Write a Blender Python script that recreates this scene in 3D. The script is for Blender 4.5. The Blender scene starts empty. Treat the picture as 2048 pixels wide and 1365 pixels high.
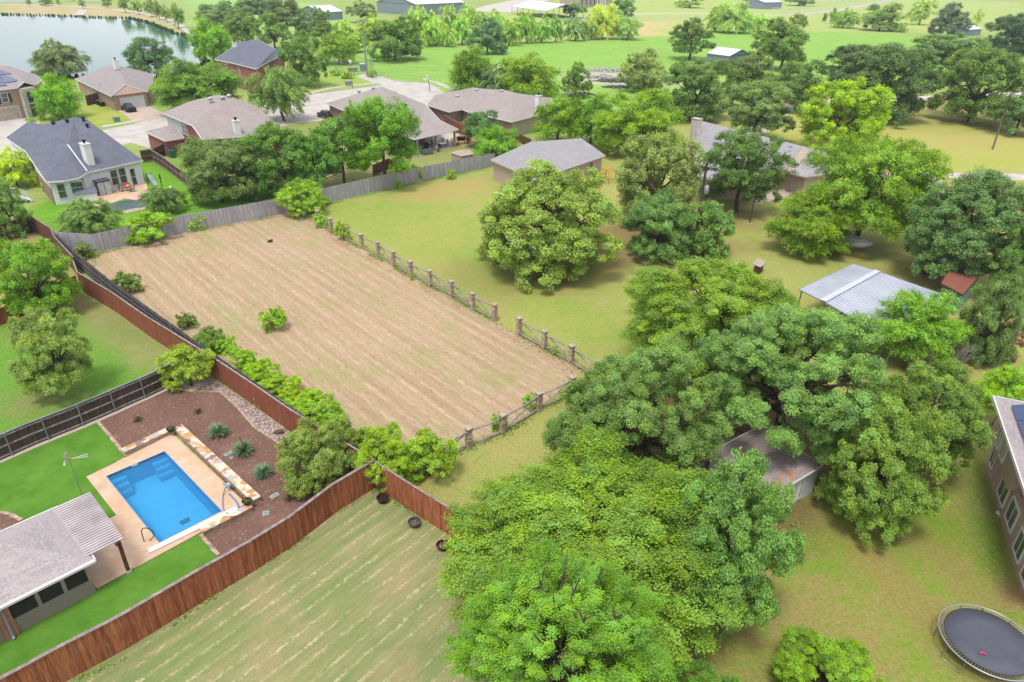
import bpy, math, random
import numpy as np
from mathutils import Vector, Matrix
random.seed(7)
S = bpy.context.scene
C = S.collection
R = math.radians

# ------------------------------------------------------------------ camera
F_PX, PITCH, ROLL, CAM_H = 1400.0, R(28.5), R(1.2), 27.0
FW = Vector((0, math.cos(PITCH), -math.sin(PITCH)))
_rt = Vector((1, 0, 0)); _up = _rt.cross(FW)
RT = _rt * math.cos(ROLL) + _up * math.sin(ROLL)
UP = -_rt * math.sin(ROLL) + _up * math.cos(ROLL)
cam_d = bpy.data.cameras.new("camera"); cam = bpy.data.objects.new("camera", cam_d); C.objects.link(cam)
cam_d.sensor_width = 36; cam_d.sensor_fit = 'HORIZONTAL'; cam_d.lens = F_PX * 36 / 2048
cam_d.clip_start = 0.5; cam_d.clip_end = 9000
cam.matrix_world = Matrix.Translation((0, 0, CAM_H)) @ Matrix((RT, UP, -FW)).transposed().to_4x4()
S.camera = cam

# ------------------------------------------------------------------ light: bright overcast, high sun through thin cloud
SUN_EL, SUN_AZ = R(68), R(-158)          # azimuth measured from +Y (away from the camera) towards +X
sun_dir = Vector((math.sin(SUN_AZ) * math.cos(SUN_EL), math.cos(SUN_AZ) * math.cos(SUN_EL), math.sin(SUN_EL)))
sd = bpy.data.lights.new("sun", 'SUN'); sd.energy = 2.2; sd.angle = R(14); sd.color = (1.0, 0.965, 0.91)
so = bpy.data.objects.new("sun", sd); C.objects.link(so)
so.rotation_euler = sun_dir.to_track_quat('Z', 'Y').to_euler(); so.location = (0, 40, 120)
W = bpy.data.worlds.new("World"); S.world = W; W.use_nodes = True
nt = W.node_tree; nt.nodes.clear()
sky = nt.nodes.new('ShaderNodeTexSky'); sky.sky_type = 'NISHITA'; sky.sun_disc = False
sky.sun_elevation = SUN_EL; sky.sun_rotation = SUN_AZ; sky.air_density = 1.0; sky.dust_density = 3.0; sky.ozone_density = 0.6
tc = nt.nodes.new('ShaderNodeTexCoord')
mp = nt.nodes.new('ShaderNodeMapping'); mp.inputs['Scale'].default_value = (1, 1, 2.6)
nz = nt.nodes.new('ShaderNodeTexNoise'); nz.inputs['Scale'].default_value = 2.2; nz.inputs['Detail'].default_value = 6
cr = nt.nodes.new('ShaderNodeMapRange'); cr.inputs['From Min'].default_value = 0.34; cr.inputs['From Max'].default_value = 0.60
cr.inputs['To Min'].default_value = 0.45; cr.inputs['To Max'].default_value = 0.92
mx = nt.nodes.new('ShaderNodeMix'); mx.data_type = 'RGBA'
mx.inputs[7].default_value = (7.0, 7.15, 7.4, 1)          # cloud
bg = nt.nodes.new('ShaderNodeBackground'); bg.inputs['Strength'].default_value = 0.135
wo = nt.nodes.new('ShaderNodeOutputWorld')
L = nt.links.new
L(tc.outputs['Generated'], mp.inputs['Vector']); L(mp.outputs[0], nz.inputs['Vector']); L(nz.outputs[0], cr.inputs[0])
L(cr.outputs[0], mx.inputs[0]); L(sky.outputs[0], mx.inputs[6]); L(mx.outputs[2], bg.inputs[0]); L(bg.outputs[0], wo.inputs[0])
S.view_settings.view_transform = 'Standard'; S.view_settings.look = 'None'
S.view_settings.gamma = 1.0; S.view_settings.exposure = 0.56
S.render.engine = 'CYCLES'
S.cycles.max_bounces = 6; S.cycles.diffuse_bounces = 3; S.cycles.glossy_bounces = 3; S.cycles.transmission_bounces = 3
S.cycles.transparent_max_bounces = 8; S.cycles.volume_bounces = 0

# ------------------------------------------------------------------ survey: photograph pixel + height -> point in the world
def P(x, y, h=0.0):
    if isinstance(x, Vector): return x
    d = FW + RT * ((x - 1024) / F_PX) - UP * ((y - 682.5) / F_PX)
    t = (h - CAM_H) / d.z
    return Vector((d.x * t, d.y * t, h))
def depth(v): return (v - Vector((0, 0, CAM_H))).dot(FW)
def proj(v):
    q = v - Vector((0, 0, CAM_H)); z = q.dot(FW)
    return 1024 + F_PX * q.dot(RT) / z, 682.5 - F_PX * q.dot(UP) / z
def hgt(xb, yb, yt):
    b = P(xb, yb); lo, hi = 0.0, 40.0
    for _ in range(30):
        m = (lo + hi) / 2
        if proj(b + Vector((0, 0, m)))[1] < yt: hi = m
        else: lo = m
    return lo
def D(deg): return Vector((math.cos(R(deg)), math.sin(R(deg)), 0))
Z = Vector((0, 0, 1))

# ------------------------------------------------------------------ materials
K = 0.70
def lin(c):
    out = []
    for v in c:
        v /= 255.0
        out.append(v / 12.92 if v <= .04045 else ((v + .055) / 1.055) ** 2.4)
    return out
def A(c): return tuple(x * K for x in lin(c)) + (1,)
class N:
    """thin wrapper round a material's node tree"""
    def __init__(s, name, rough=.8, metal=0, spec=.3):
        s.m = bpy.data.materials.new(name); s.m.use_nodes = True; s.t = s.m.node_tree; s.t.nodes.clear()
        s.b = s.n('BsdfPrincipled'); s.o = s.n('OutputMaterial'); s.l(s.b.outputs[0], s.o.inputs[0])
        s.b.inputs['Roughness'].default_value = rough; s.b.inputs['Metallic'].default_value = metal
        s.b.inputs['Specular IOR Level'].default_value = spec
    def n(s, t, **k):
        q = s.t.nodes.new('ShaderNode' + t)
        for a, v in k.items(): setattr(q, a, v)
        return q
    def l(s, a, b): s.t.links.new(a, b)
    def coords(s, kind='Object', rot=0, scale=(1, 1, 1)):
        if kind == 'UV': src = s.n('UVMap').outputs[0]
        elif kind == 'World': src = s.n('NewGeometry').outputs['Position']
        else: src = s.n('TexCoord').outputs[kind]
        if rot:
            m0 = s.n('Mapping'); m0.inputs['Rotation'].default_value = (0, 0, rot); s.l(src, m0.inputs[0]); src = m0.outputs[0]
        m = s.n('Mapping'); m.inputs['Scale'].default_value = scale
        s.l(src, m.inputs[0]); return m.outputs[0]
    def noise(s, vec, scale=1, detail=4, rough=.6, dist=0):
        q = s.n('TexNoise'); q.inputs['Scale'].default_value = scale; q.inputs['Detail'].default_value = detail
        q.inputs['Roughness'].default_value = rough; q.inputs['Distortion'].default_value = dist
        s.l(vec, q.inputs['Vector']); return q.outputs[0]
    def rng(s, v, a, b, c=0, d=1):
        q = s.n('MapRange'); q.inputs[1].default_value = a; q.inputs[2].default_value = b
        q.inputs[3].default_value = c; q.inputs[4].default_value = d; s.l(v, q.inputs[0]); return q.outputs[0]
    def math(s, op, a, b=0.0):
        q = s.n('Math', operation=op)
        for i, v in enumerate((a, b)):
            if isinstance(v, (int, float)): q.inputs[i].default_value = v
            else: s.l(v, q.inputs[i])
        return q.outputs[0]
    def mix(s, f, a, b, mode='MIX'):
        q = s.n('Mix', data_type='RGBA', blend_type=mode)
        for i, v in ((0, f), (6, a), (7, b)):
            if isinstance(v, (int, float, tuple)): q.inputs[i].default_value = v
            else: s.l(v, q.inputs[i])
        return q.outputs[2]
    def attr(s, name, out='Fac'):
        q = s.n('Attribute'); q.attribute_name = name; return q.outputs[out]
    def hsv(s, c, h=.5, sat=1, v=1):
        q = s.n('HueSaturation'); s.l(c, q.inputs['Color'])
        for i, x in ((0, h), (1, sat), (2, v)):
            if isinstance(x, (int, float)): q.inputs[i].default_value = x
            else: s.l(x, q.inputs[i])
        return q.outputs[0]
    def col(s, c):
        if isinstance(c, tuple): s.b.inputs['Base Color'].default_value = c
        else: s.l(c, s.b.inputs['Base Color'])
    def bump(s, h, dist=.02, st=.6):
        q = s.n('Bump'); q.inputs['Strength'].default_value = st; q.inputs['Distance'].default_value = dist
        s.l(h, q.inputs['Height']); s.l(q.outputs[0], s.b.inputs['Normal'])
M = {}
def plain(name, c, rough=.7, metal=0, var=.12, scale=1.5, spec=.3, c2=None):
    n = N(name, rough, metal, spec); v = n.coords('World')
    f = n.noise(v, scale, 5)
    c2 = c2 or tuple(int(x * (1 - var * 1.6)) for x in c)
    n.col(n.mix(n.rng(f, .3, .7), A(c), A(c2))); M[name] = n.m; return n.m
def brickmat(name, c1, c2, mort, bump=True):
    n = N(name, .85); v = n.coords('UV')
    b = n.n('TexBrick'); b.inputs['Color1'].default_value = A(c1); b.inputs['Color2'].default_value = A(c2)
    b.inputs['Mortar'].default_value = A(mort); b.inputs['Scale'].default_value = 1
    b.inputs['Brick Width'].default_value = .24; b.inputs['Row Height'].default_value = .085; b.inputs['Mortar Size'].default_value = .009
    b.inputs['Mortar Smooth'].default_value = .2
    n.l(v, b.inputs['Vector'])
    f = n.rng(n.noise(v, 1.3, 5), .25, .75, .82, 1.12)
    n.col(n.mix(1.0, b.outputs[0], n.mix(f, (0, 0, 0, 1), (1, 1, 1, 1)), 'MULTIPLY')); M[name] = n.m
def shingle(name, c1, c2, c3=None, w=.33, h=.15):
    n = N(name, .9); v = n.coords('UV')
    b = n.n('TexBrick'); b.inputs['Color1'].default_value = A(c1); b.inputs['Color2'].default_value = A(c2)
    b.inputs['Mortar'].default_value = A(tuple(int(x * .72) for x in c1)); b.inputs['Scale'].default_value = 1
    b.inputs['Brick Width'].default_value = w; b.inputs['Row Height'].default_value = h; b.inputs['Mortar Size'].default_value = .007
    b.inputs['Bias'].default_value = -.1; n.l(v, b.inputs['Vector'])
    c = n.mix(n.rng(n.noise(v, .55, 6, .65), .35, .7), b.outputs[0], A(c3 or tuple(int(x * .86) for x in c1)))
    sp = n.noise(v, 9, 3, .7)
    c = n.mix(n.rng(sp, .3, .75, .0, .45), c, A(tuple(min(255, int(x * 1.25)) for x in c2)))
    n.col(c); M[name] = n.m
def boards(name, ca, cb, cc, rough=.85):
    """wooden boards: each board carries a random value 'v', streaks run along it"""
    n = N(name, rough); v = n.attr('v'); uv = n.coords('UV', scale=(9, .55, 1))
    c = n.mix(v, A(ca), A(cb))
    st = n.noise(uv, 1.6, 6, .7)
    c = n.mix(n.rng(st, .48, .72, 0, .75), c, A(cc))
    dk = n.noise(n.coords('UV', scale=(14, .9, 1)), 1.0, 3)
    c = n.mix(n.rng(dk, .42, .62, .35, 0), c, A(tuple(int(x * .6) for x in ca)))
    n.col(c); M[name] = n.m
def siding(name, c, pitch=.16):
    n = N(name, .6); uv = n.coords('UV')
    x = n.n('SeparateXYZ'); n.l(uv, x.inputs[0])
    fr = n.math('FRACT', n.math('DIVIDE', x.outputs[1], pitch))
    base = n.mix(n.rng(n.noise(uv, .8, 4), .3, .7, 0, .5), A(c), A(tuple(int(q * .9) for q in c)))
    n.col(n.mix(n.rng(fr, .0, .14, .28, 0), base, A(tuple(int(q * .55) for q in c)))); n.bump(fr, .01, .5); M[name] = n.m  # lap shading painted into the colour as a dark line per board
def foliage(name, trans=.34):
    n = N(name, .55, 0, .25)
    oc = n.n('ObjectInfo').outputs['Color']
    v = n.attr('v'); y = n.attr('y')
    c = n.hsv(oc, n.rng(y, 0, 1, .502, .466), n.rng(y, 0, 1, .92, 1.12), n.rng(v, 0, 1, .52, 1.62))
    n.col(c); n.b.inputs['Roughness'].default_value = .5
    t = n.n('BsdfTranslucent'); n.l(n.hsv(c, .48, 1.15, 1.25), t.inputs[0])
    mx_ = n.n('MixShader'); mx_.inputs[0].default_value = trans
    n.l(n.b.outputs[0], mx_.inputs[1]); n.l(t.outputs[0], mx_.inputs[2]); n.l(mx_.outputs[0], n.o.inputs[0]); M[name] = n.m
foliage('foliage')

# ------------------------------------------------------------------ mesh building
LOC = {}
def wloc(o):
    v = Vector((0, 0, 0))
    while o is not None: v += LOC.get(o.name, Vector((0, 0, 0))); o = o.parent
    return v
def link(o, parent=None, loc=None):
    C.objects.link(o)
    if parent is not None: o.parent = parent
    if loc is not None: o.location = loc; LOC[o.name] = Vector(loc)
    return o
def tag(o, label=None, cat=None, group=None, kind=None):
    if label: o['label'] = label
    if cat: o['category'] = cat
    if group: o['group'] = group
    if kind: o['kind'] = kind
    return o
def empty(name, loc, label=None, cat=None, group=None):
    o = bpy.data.objects.new(name, None); o.empty_display_size = .3
    link(o, None, loc); return tag(o, label, cat, group)
def box_uv(me):
    """metre-scaled UVs: u along the horizontal of each face, v up its slope"""
    nl = len(me.loops)
    if nl == 0: return
    co = np.empty(len(me.vertices) * 3, 'f'); me.vertices.foreach_get('co', co); co = co.reshape(-1, 3)
    li = np.empty(nl, 'i'); me.loops.foreach_get('vertex_index', li)
    nf = len(me.polygons); no = np.empty(nf * 3, 'f'); me.polygons.foreach_get('normal', no); no = no.reshape(-1, 3)
    lt = np.empty(nf, 'i'); me.polygons.foreach_get('loop_total', lt); fi = np.repeat(np.arange(nf), lt)
    n = no[fi]; t = np.stack([-n[:, 1], n[:, 0], np.zeros(nl, 'f')], 1)
    ln = np.linalg.norm(t, axis=1); flat = ln < .02; t[flat] = (1, 0, 0); ln[flat] = 1; t /= ln[:, None]
    b = np.cross(n, t); p = co[li]
    uv = np.stack([(p * t).sum(1), (p * b).sum(1)], 1).astype('f')
    l = me.uv_layers.new(name='UVMap'); l.data.foreach_set('uv', uv.ravel())
class MB:
    def __init__(s): s.v = []; s.f = []; s.a = []; s.cur = None
    def add(s, vs, fs, val=None):
        o = len(s.v); s.v += [tuple(p) for p in vs]; val = random.random() if val is None else val
        for f in fs: s.f.append([i + o for i in f]); s.a.append(val)
    def poly(s, pts): s.add(pts, [list(range(len(pts)))]); return s
    def prism(s, pts, z0, z1):
        n = len(pts); b = [(p[0], p[1], z0) for p in pts]; t = [(p[0], p[1], z1) for p in pts]
        ar = sum(pts[i][0] * pts[(i + 1) % n][1] - pts[(i + 1) % n][0] * pts[i][1] for i in range(n))
        if ar < 0: b.reverse(); t.reverse()
        s.add(b + t, [list(range(n))[::-1], list(range(n, 2 * n))] + [[i, (i + 1) % n, n + (i + 1) % n, n + i] for i in range(n)]); return s
    def box(s, c, size, ang=0, val=None):
        c = Vector(c); u = Vector((math.cos(ang), math.sin(ang), 0)) * size[0] / 2; w = Vector((-math.sin(ang), math.cos(ang), 0)) * size[1] / 2; z = Z * size[2] / 2
        return s.obox(c, u, w, z, val)
    def obox(s, c, u, w, z, val=None):
        vs = [c + u * a + w * b + z * d for d in (-1, 1) for b in (-1, 1) for a in (-1, 1)]
        if u.cross(w).dot(z) < 0: vs = [c - u * a + w * b + z * d for d in (-1, 1) for b in (-1, 1) for a in (-1, 1)]
        s.add(vs, [[0, 2, 3, 1], [4, 5, 7, 6], [0, 1, 5, 4], [2, 6, 7, 3], [0, 4, 6, 2], [1, 3, 7, 5]], val); return s
    def beam(s, a, b, w, h, val=None, up=Z):
        a, b = Vector(a), Vector(b); d = b - a; l = d.length
        if l < 1e-5: return s
        d /= l; sd_ = d.cross(up)
        if sd_.length < .05: sd_ = d.cross(Vector((1, 0, 0)))
        sd_.normalize(); u2 = sd_.cross(d)
        return s.obox((a + b) / 2, d * l / 2, sd_ * w / 2, u2 * h / 2, val)
    def tube(s, pts, rads, n=8, cap=True, val=None):
        pts = [Vector(p) for p in pts]; rings = []
        if isinstance(rads, (int, float)): rads = [rads] * len(pts)
        vs, fs = [], []
        for i, p in enumerate(pts):
            d = (pts[min(i + 1, len(pts) - 1)] - pts[max(i - 1, 0)]).normalized()
            a = d.cross(Vector((.31, .95, .05)) if abs(d.y) < .9 else Vector((1, 0, 0))).normalized(); b = d.cross(a)
            for k in range(n):
                t = 2 * math.pi * k / n; vs.append(p + (a * math.cos(t) + b * math.sin(t)) * rads[i])
        for i in range(len(pts) - 1):
            for k in range(n):
                k2 = (k + 1) % n; fs.append([i * n + k, (i + 1) * n + k, (i + 1) * n + k2, i * n + k2][::-1])
        if cap: fs += [list(range(n)), list(range((len(pts) - 1) * n, len(pts) * n))[::-1]]
        s.add(vs, fs, val); return s
    def lathe(s, c, prof, n=24, val=None):
        c = Vector(c); vs = []; fs = []
        for r, z in prof:
            for k in range(n):
                t = 2 * math.pi * k / n; vs.append(c + Vector((r * math.cos(t), r * math.sin(t), z)))
        for i in range(len(prof) - 1):
            for k in range(n): k2 = (k + 1) % n; fs.append([i * n + k, i * n + k2, (i + 1) * n + k2, (i + 1) * n + k])
        s.add(vs, fs, val); return s
    def build(s, name, mat, parent=None, smooth=False, label=None, **tg):
        off = wloc(parent) if parent is not None else None
        vs = s.v if off is None else [(a - off.x, b - off.y, c - off.z) for a, b, c in s.v]
        me = bpy.data.meshes.new(name); me.from_pydata(vs, [], s.f); me.update(); box_uv(me)
        if s.a:
            at = me.attributes.new('v', 'FLOAT', 'FACE'); at.data.foreach_set('value', np.array(s.a, 'f'))
        if smooth: me.polygons.foreach_set('use_smooth', [True] * len(me.polygons))
        me.materials.append(M[mat] if isinstance(mat, str) else mat)
        o = bpy.data.objects.new(name, me); link(o, parent)
        if label: o['label'] = label
        return tag(o, **tg) if tg else o
def np_mesh(name, co, nv, attrs, mat):
    """mesh of equal polygons (nv verts each) from a numpy array, one value per face for each attribute"""
    co = np.ascontiguousarray(co, 'f'); nf = len(co) // nv
    me = bpy.data.meshes.new(name); me.vertices.add(len(co)); me.vertices.foreach_set('co', co.ravel())
    me.loops.add(len(co)); me.loops.foreach_set('vertex_index', np.arange(len(co), dtype='i'))
    me.polygons.add(nf); me.polygons.foreach_set('loop_start', np.arange(nf, dtype='i') * nv)
    me.polygons.foreach_set('loop_total', np.full(nf, nv, 'i')); me.update(calc_edges=True)
    for k, a in attrs.items():
        at = me.attributes.new(k, 'FLOAT', 'FACE'); at.data.foreach_set('value', np.ascontiguousarray(a, 'f'))
    me.materials.append(M[mat]); return me
def dup(root, loc, rotz=None, label=None):
    r = root.copy(); C.objects.link(r); r.location = loc
    if rotz is not None: r.rotation_euler[2] = rotz
    if label: r['label'] = label
    for ch in list(root.children):
        c = ch.copy(); C.objects.link(c); c.parent = r
        for g in ch.children:
            d = g.copy(); C.objects.link(d); d.parent = c
    return r
# ------------------------------------------------------------------ ground
def wp(pts): return [tuple(P(*p))[:2] if not isinstance(p, Vector) else (p.x, p.y) for p in pts]
def poly_dist(X, Y, poly):
    """signed distance to a polygon (inside positive)"""
    d = np.full(X.shape, 1e9); ins = np.zeros(X.shape, bool); n = len(poly)
    for i in range(n):
        (x0, y0), (x1, y1) = poly[i], poly[(i + 1) % n]
        ex, ey = x1 - x0, y1 - y0; l2 = ex * ex + ey * ey + 1e-9
        t = np.clip(((X - x0) * ex + (Y - y0) * ey) / l2, 0, 1)
        d = np.minimum(d, np.hypot(X - x0 - t * ex, Y - y0 - t * ey))
        c = (y0 > Y) != (y1 > Y)
        xi = x0 + (Y - y0) * ex / (ey if abs(ey) > 1e-9 else 1e-9)
        ins ^= c & (X < xi)
    return np.where(ins, d, -d)
LAKE = [(-900, 20), (-300, 24), (0, 27), (60, 28), (150, 31), (190, 33), (260, 34), (300, 43), (330, 55), (352, 64), (372, 68), (392, 82), (398, 100), (415, 122), (340, 150), (150, 152), (60, 142), (0, 132), (-300, 150), (-900, 150)]
LAKE_W = wp([(max(x, -900), y) for x, y in LAKE])
POOL = [P(213, 954), P(328, 905), P(446, 1023), P(319, 1088)]
pc = sum(POOL, Vector()) / 4; pu = ((POOL[1] - POOL[0]) + (POOL[2] - POOL[3])).normalized(); pv = Vector((pu.y, -pu.x, 0))
PW, PL = 3.35, 7.5
POOL = [pc + pu * a * PW / 2 + pv * b * PL / 2 for a, b in ((-1, -1), (1, -1), (1, 1), (-1, 1))]
def axis(lo, hi, far_lo, far_hi, st, g=1.07):
    a = list(np.arange(lo, hi + .01, st)); s = st; x = a[-1]
    while x < far_hi: s = min(s * g, 120); x += s; a.append(x)
    s = st; x = lo; b = []
    while x > far_lo: s = min(s * g, 120); x -= s; b.append(x)
    return np.array(b[::-1] + a)
gx = axis(-60, 60, -3000, 3500, .75); gy = axis(4, 125, -60, 5000, .75, 1.045)
GX, GY = np.meshgrid(gx, gy, indexing='ij')
GZ = np.zeros(GX.shape)
GZ -= 1.7 * (poly_dist(GX, GY, [(p.x, p.y) for p in POOL]) > -.80)
GZ -= 1.2 * np.clip((poly_dist(GX, GY, LAKE_W) + 4.0) / 6.0, 0, 1)
def rgb(c): return np.array(lin(c)) * K
DRY = np.ones(GX.shape); CA = np.zeros(GX.shape + (3,)); CB = np.zeros(GX.shape + (3,))
CA[:] = rgb((138, 178, 90)); CB[:] = rgb((178, 184, 110))
rs = np.random.RandomState(3)
_w = np.zeros(GX.shape); _amp = 0
for i in range(22):
    k_ = .18 * 1.22 ** i; t_ = rs.uniform(0, 6.28); a_ = 1 / (k_ + .35) ** .8
    _w += a_ * np.sin(k_ * (GX * math.cos(t_) + GY * math.sin(t_)) + rs.uniform(0, 6.28) + 1.3 * np.sin(k_ * .6 * (GX * math.sin(t_) - GY * math.cos(t_)) + rs.uniform(0, 6))); _amp += a_ * a_ / 2
_w /= math.sqrt(_amp)
def zone(px, ca, cb, soft=1.0, k=1.0, dry=None):
    d = poly_dist(GX, GY, wp(px)) + _w * soft * .7
    m = (np.clip(d / (2 * soft) + .5, 0, 1) ** 1.0 * k)[..., None]
    if dry is not None: DRY[:] = DRY * (1 - m[..., 0]) + dry * m[..., 0]
    CA[:] = CA * (1 - m) + rgb(ca) * m; CB[:] = CB * (1 - m) + rgb(cb) * m
def blob(x, y, rx, ry, ca, cb, k=1.0, ang=0):
    c = P(x, y); u = (GX - c.x) * math.cos(ang) + (GY - c.y) * math.sin(ang); v = -(GX - c.x) * math.sin(ang) + (GY - c.y) * math.cos(ang)
    r = np.hypot(u / rx, v / ry) + _w * .16
    m = (np.clip((1.2 - r) / .7, 0, 1) * k * .9)[..., None]
    CA[:] = CA * (1 - m) + rgb(ca) * m; CB[:] = CB * (1 - m) + rgb(cb) * m
# far pastures
zone([(1000, 118), (1400, 78), (2048, 60), (2048, 5), (1300, -20), (1000, 20)], (168, 200, 104), (192, 196, 122), 8)
zone([(640, 200), (700, 90), (900, 95), (1130, 82), (1330, 72), (1600, 62), (2048, 78), (2300, 160), (1900, 160), (1300, 240), (900, 200)], (134, 190, 84), (166, 198, 98), 3, 1, .3)
zone([(1180, 45), (1330, 42), (1330, 70), (1180, 74)], (208, 204, 132), (216, 184, 142), 5)
zone([(0, 27), (0, 8), (200, 10), (330, 30), (400, 75), (392, 84), (330, 52), (250, 36)], (188, 180, 128), (206, 186, 150), 2)
zone([(400, 60), (380, 0), (500, 0), (640, 10), (720, 60), (500, 70)], (150, 204, 110), (172, 208, 120), 4)
# front gardens along the street
zone([(150, 205), (230, 215), (275, 240), (215, 250), (150, 262)], (146, 178, 66), (190, 186, 100), .8, 1, .3)
zone([(520, 225), (620, 145), (705, 150), (760, 168), (620, 188)], (148, 182, 84), (178, 192, 100), 1, 1, .3)
zone([(420, 300), (540, 230), (640, 240), (860, 260), (1000, 250), (1000, 330), (700, 380), (560, 420), (430, 420)], (140, 166, 84), (166, 160, 104), 1)
# garden behind the white house
zone([(40, 420), (90, 400), (300, 320), (360, 330), (600, 380), (560, 410), (150, 505)], (112, 168, 52), (134, 182, 66), .8, 1, .1)
blob(640, 345, 9, 5, (140, 112, 88), (120, 98, 76), .9)
blob(1290, 160, 20, 14, (206, 192, 160), (176, 196, 116), .8)
blob(1210, 155, 12, 12, (226, 218, 206), (188, 180, 150), .8)
# the paddock to the right of the stone post fence
zone([(560, 470), (640, 415), (980, 345), (1250, 290), (1400, 200), (2048, 190), (2300, 350), (2300, 1500), (1000, 1500), (700, 950), (1160, 740)], (164, 180, 92), (188, 178, 112), .9)
zone([(660, 420), (760, 395), (950, 400), (1000, 470), (1100, 600), (1250, 640), (1250, 720), (1140, 690), (1000, 600), (820, 500)], (148, 178, 80), (176, 180, 98), 2, .85, .5)
blob(890, 380, 9, 3.5, (186, 178, 100), (196, 166, 112), .8, .8)
blob(1000, 560, 7, 6, (150, 156, 84), (164, 140, 98), .7)
zone([(1400, 230), (1640, 195), (2200, 190), (2400, 350), (1900, 345), (1600, 300)], (180, 190, 96), (196, 182, 112), 2)
blob(1950, 282, 8, 3.5, (208, 172, 122), (184, 184, 102), .6)
blob(1980, 325, 12, 4, (168, 190, 84), (184, 188, 98), .7)
blob(1660, 250, 6, 5, (208, 172, 120), (186, 182, 100), .6)
blob(1560, 280, 7, 5, (168, 182, 84), (184, 180, 96), .7)
blob(1890, 215, 22, 8, (150, 128, 94), (140, 136, 82), .8)
blob(2060, 260, 16, 8, (130, 122, 78), (130, 140, 74), .7)
zone([(1830, 390), (2048, 370), (2300, 400), (2100, 470), (1850, 470)], (166, 172, 90), (180, 164, 108), 2)
# bare ground below the oaks
blob(1150, 520, 7.5, 5.5, (146, 116, 84), (138, 130, 82), .9)
blob(1330, 480, 10, 6, (150, 118, 86), (140, 118, 84), .9)
blob(1430, 430, 6, 7, (168, 134, 98), (152, 150, 88), .8)
blob(1690, 490, 6, 5, (168, 140, 100), (152, 150, 88), .7)
blob(1330, 850, 7.5, 6.5, (112, 82, 62), (126, 100, 74), 1)
blob(1500, 860, 6.5, 7, (114, 84, 64), (128, 102, 76), 1)
blob(1400, 1010, 5, 5, (116, 86, 66), (130, 104, 76), 1)
blob(1610, 1060, 3.5, 4, (134, 104, 76), (126, 124, 70), 1)
blob(1760, 1000, 4, 4, (134, 106, 78), (128, 126, 70), .9)
blob(1250, 1230, 5, 5, (138, 108, 80), (120, 112, 64), .9)
blob(1870, 560, 5, 5, (164, 136, 106), (150, 128, 96), .9)
blob(1900, 690, 4, 4, (122, 104, 76), (120, 120, 66), .8)
# lawn bottom right
zone([(1660, 1000), (1880, 900), (1985, 900), (2300, 1500), (1330, 1500), (1330, 1330), (1560, 1150)], (140, 168, 64), (176, 156, 102), 1.2, .95)
blob(1800, 1180, 1.2, 5, (180, 150, 100), (160, 150, 84), .75, .25)
blob(1900, 1130, .9, 4, (172, 148, 96), (150, 152, 78), .7, .1)
blob(1965, 1030, 1.0, 8, (92, 128, 50), (112, 136, 58), .8, -.4)
blob(2040, 1195, 1.6, 1.2, (186, 146, 112), (160, 120, 90), .9)
blob(1830, 1010, 1.5, 4, (118, 158, 44), (140, 164, 60), .6, .3)
# side passage and left lawn
zone([(0, 470), (60, 470), (70, 470), (118, 505), (170, 600), (60, 660), (0, 650)], (178, 158, 110), (196, 160, 120), .7)
zone([(-200, 1000), (-200, 600), (0, 640), (150, 590), (330, 690), (340, 770), (0, 915)], (112, 164, 62), (132, 166, 78), .8, 1, .25)
blob(240, 655, 2.2, 6, (190, 160, 128), (140, 150, 88), .75, .85)
blob(300, 720, 2, 2.5, (188, 166, 124), (150, 160, 90), .6, .85)
blob(100, 800, 4, 2, (150, 156, 92), (160, 146, 108), .7, .3)
blob(140, 600, 1.2, 4, (196, 158, 122), (170, 150, 110), .8, .85)
nxg, nyg = GX.shape
me = bpy.data.meshes.new('ground')
me.vertices.add(nxg * nyg); me.vertices.foreach_set('co', np.stack([GX, GY, GZ], -1).astype('f').ravel())
ii = np.arange(nxg * nyg).reshape(nxg, nyg)
q = np.stack([ii[:-1, :-1], ii[1:, :-1], ii[1:, 1:], ii[:-1, 1:]], -1).reshape(-1, 4)
me.loops.add(q.size); me.loops.foreach_set('vertex_index', q.ravel().astype('i'))
me.polygons.add(len(q)); me.polygons.foreach_set('loop_start', (np.arange(len(q)) * 4).astype('i')); me.polygons.foreach_set('loop_total', np.full(len(q), 4, 'i'))
me.update(calc_edges=True)
for nm, arr, al in (('ca', CA, DRY), ('cb', CB, DRY)):
    at = me.attributes.new(nm, 'FLOAT_COLOR', 'POINT')
    at.data.foreach_set('color', np.concatenate([arr, al[..., None]], -1).astype('f').ravel())
n = N('grass_ground', .95, 0, .1); v = n.coords('World')
big = n.noise(v, .13, 6, .68, .6); mid = n.noise(v, .9, 6, .72, .3); fine = n.noise(v, 6.5, 5, .8); vf = n.noise(n.coords('World', rot=.7, scale=(2.2, 7, 6)), 1.3, 5, .75, .4)
f = n.rng(n.math('ADD', n.math('MULTIPLY', big, .36), n.math('ADD', n.math('MULTIPLY', mid, .34), n.math('MULTIPLY', vf, .30))), .43, .57)
c = n.mix(f, n.attr('ca', 'Color'), n.attr('cb', 'Color'))
tf = n.noise(n.coords('World', rot=.7, scale=(1.2, 2.2, 1)), 3.6, 6, .82, .5)
c = n.mix(n.math('MULTIPLY', n.rng(tf, .54, .62, 0, .6), n.attr('ca', 'Alpha')), c, A((196, 172, 128)))
c = n.mix(n.rng(tf, .34, .45, .6, 0), c, A((104, 134, 52)))
c = n.hsv(c, .5, n.rng(vf, .25, .75, 1.12, .94), n.math('MULTIPLY', n.rng(fine, .25, .75, .72, 1.22), n.rng(vf, .3, .7, .84, 1.12)))
n.col(c); n.bump(n.math('ADD', fine, vf), .08, .8); M['grass_ground'] = n.m
me.materials.append(n.m); go = bpy.data.objects.new('ground', me); C.objects.link(go); tag(go, kind='structure')

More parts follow.
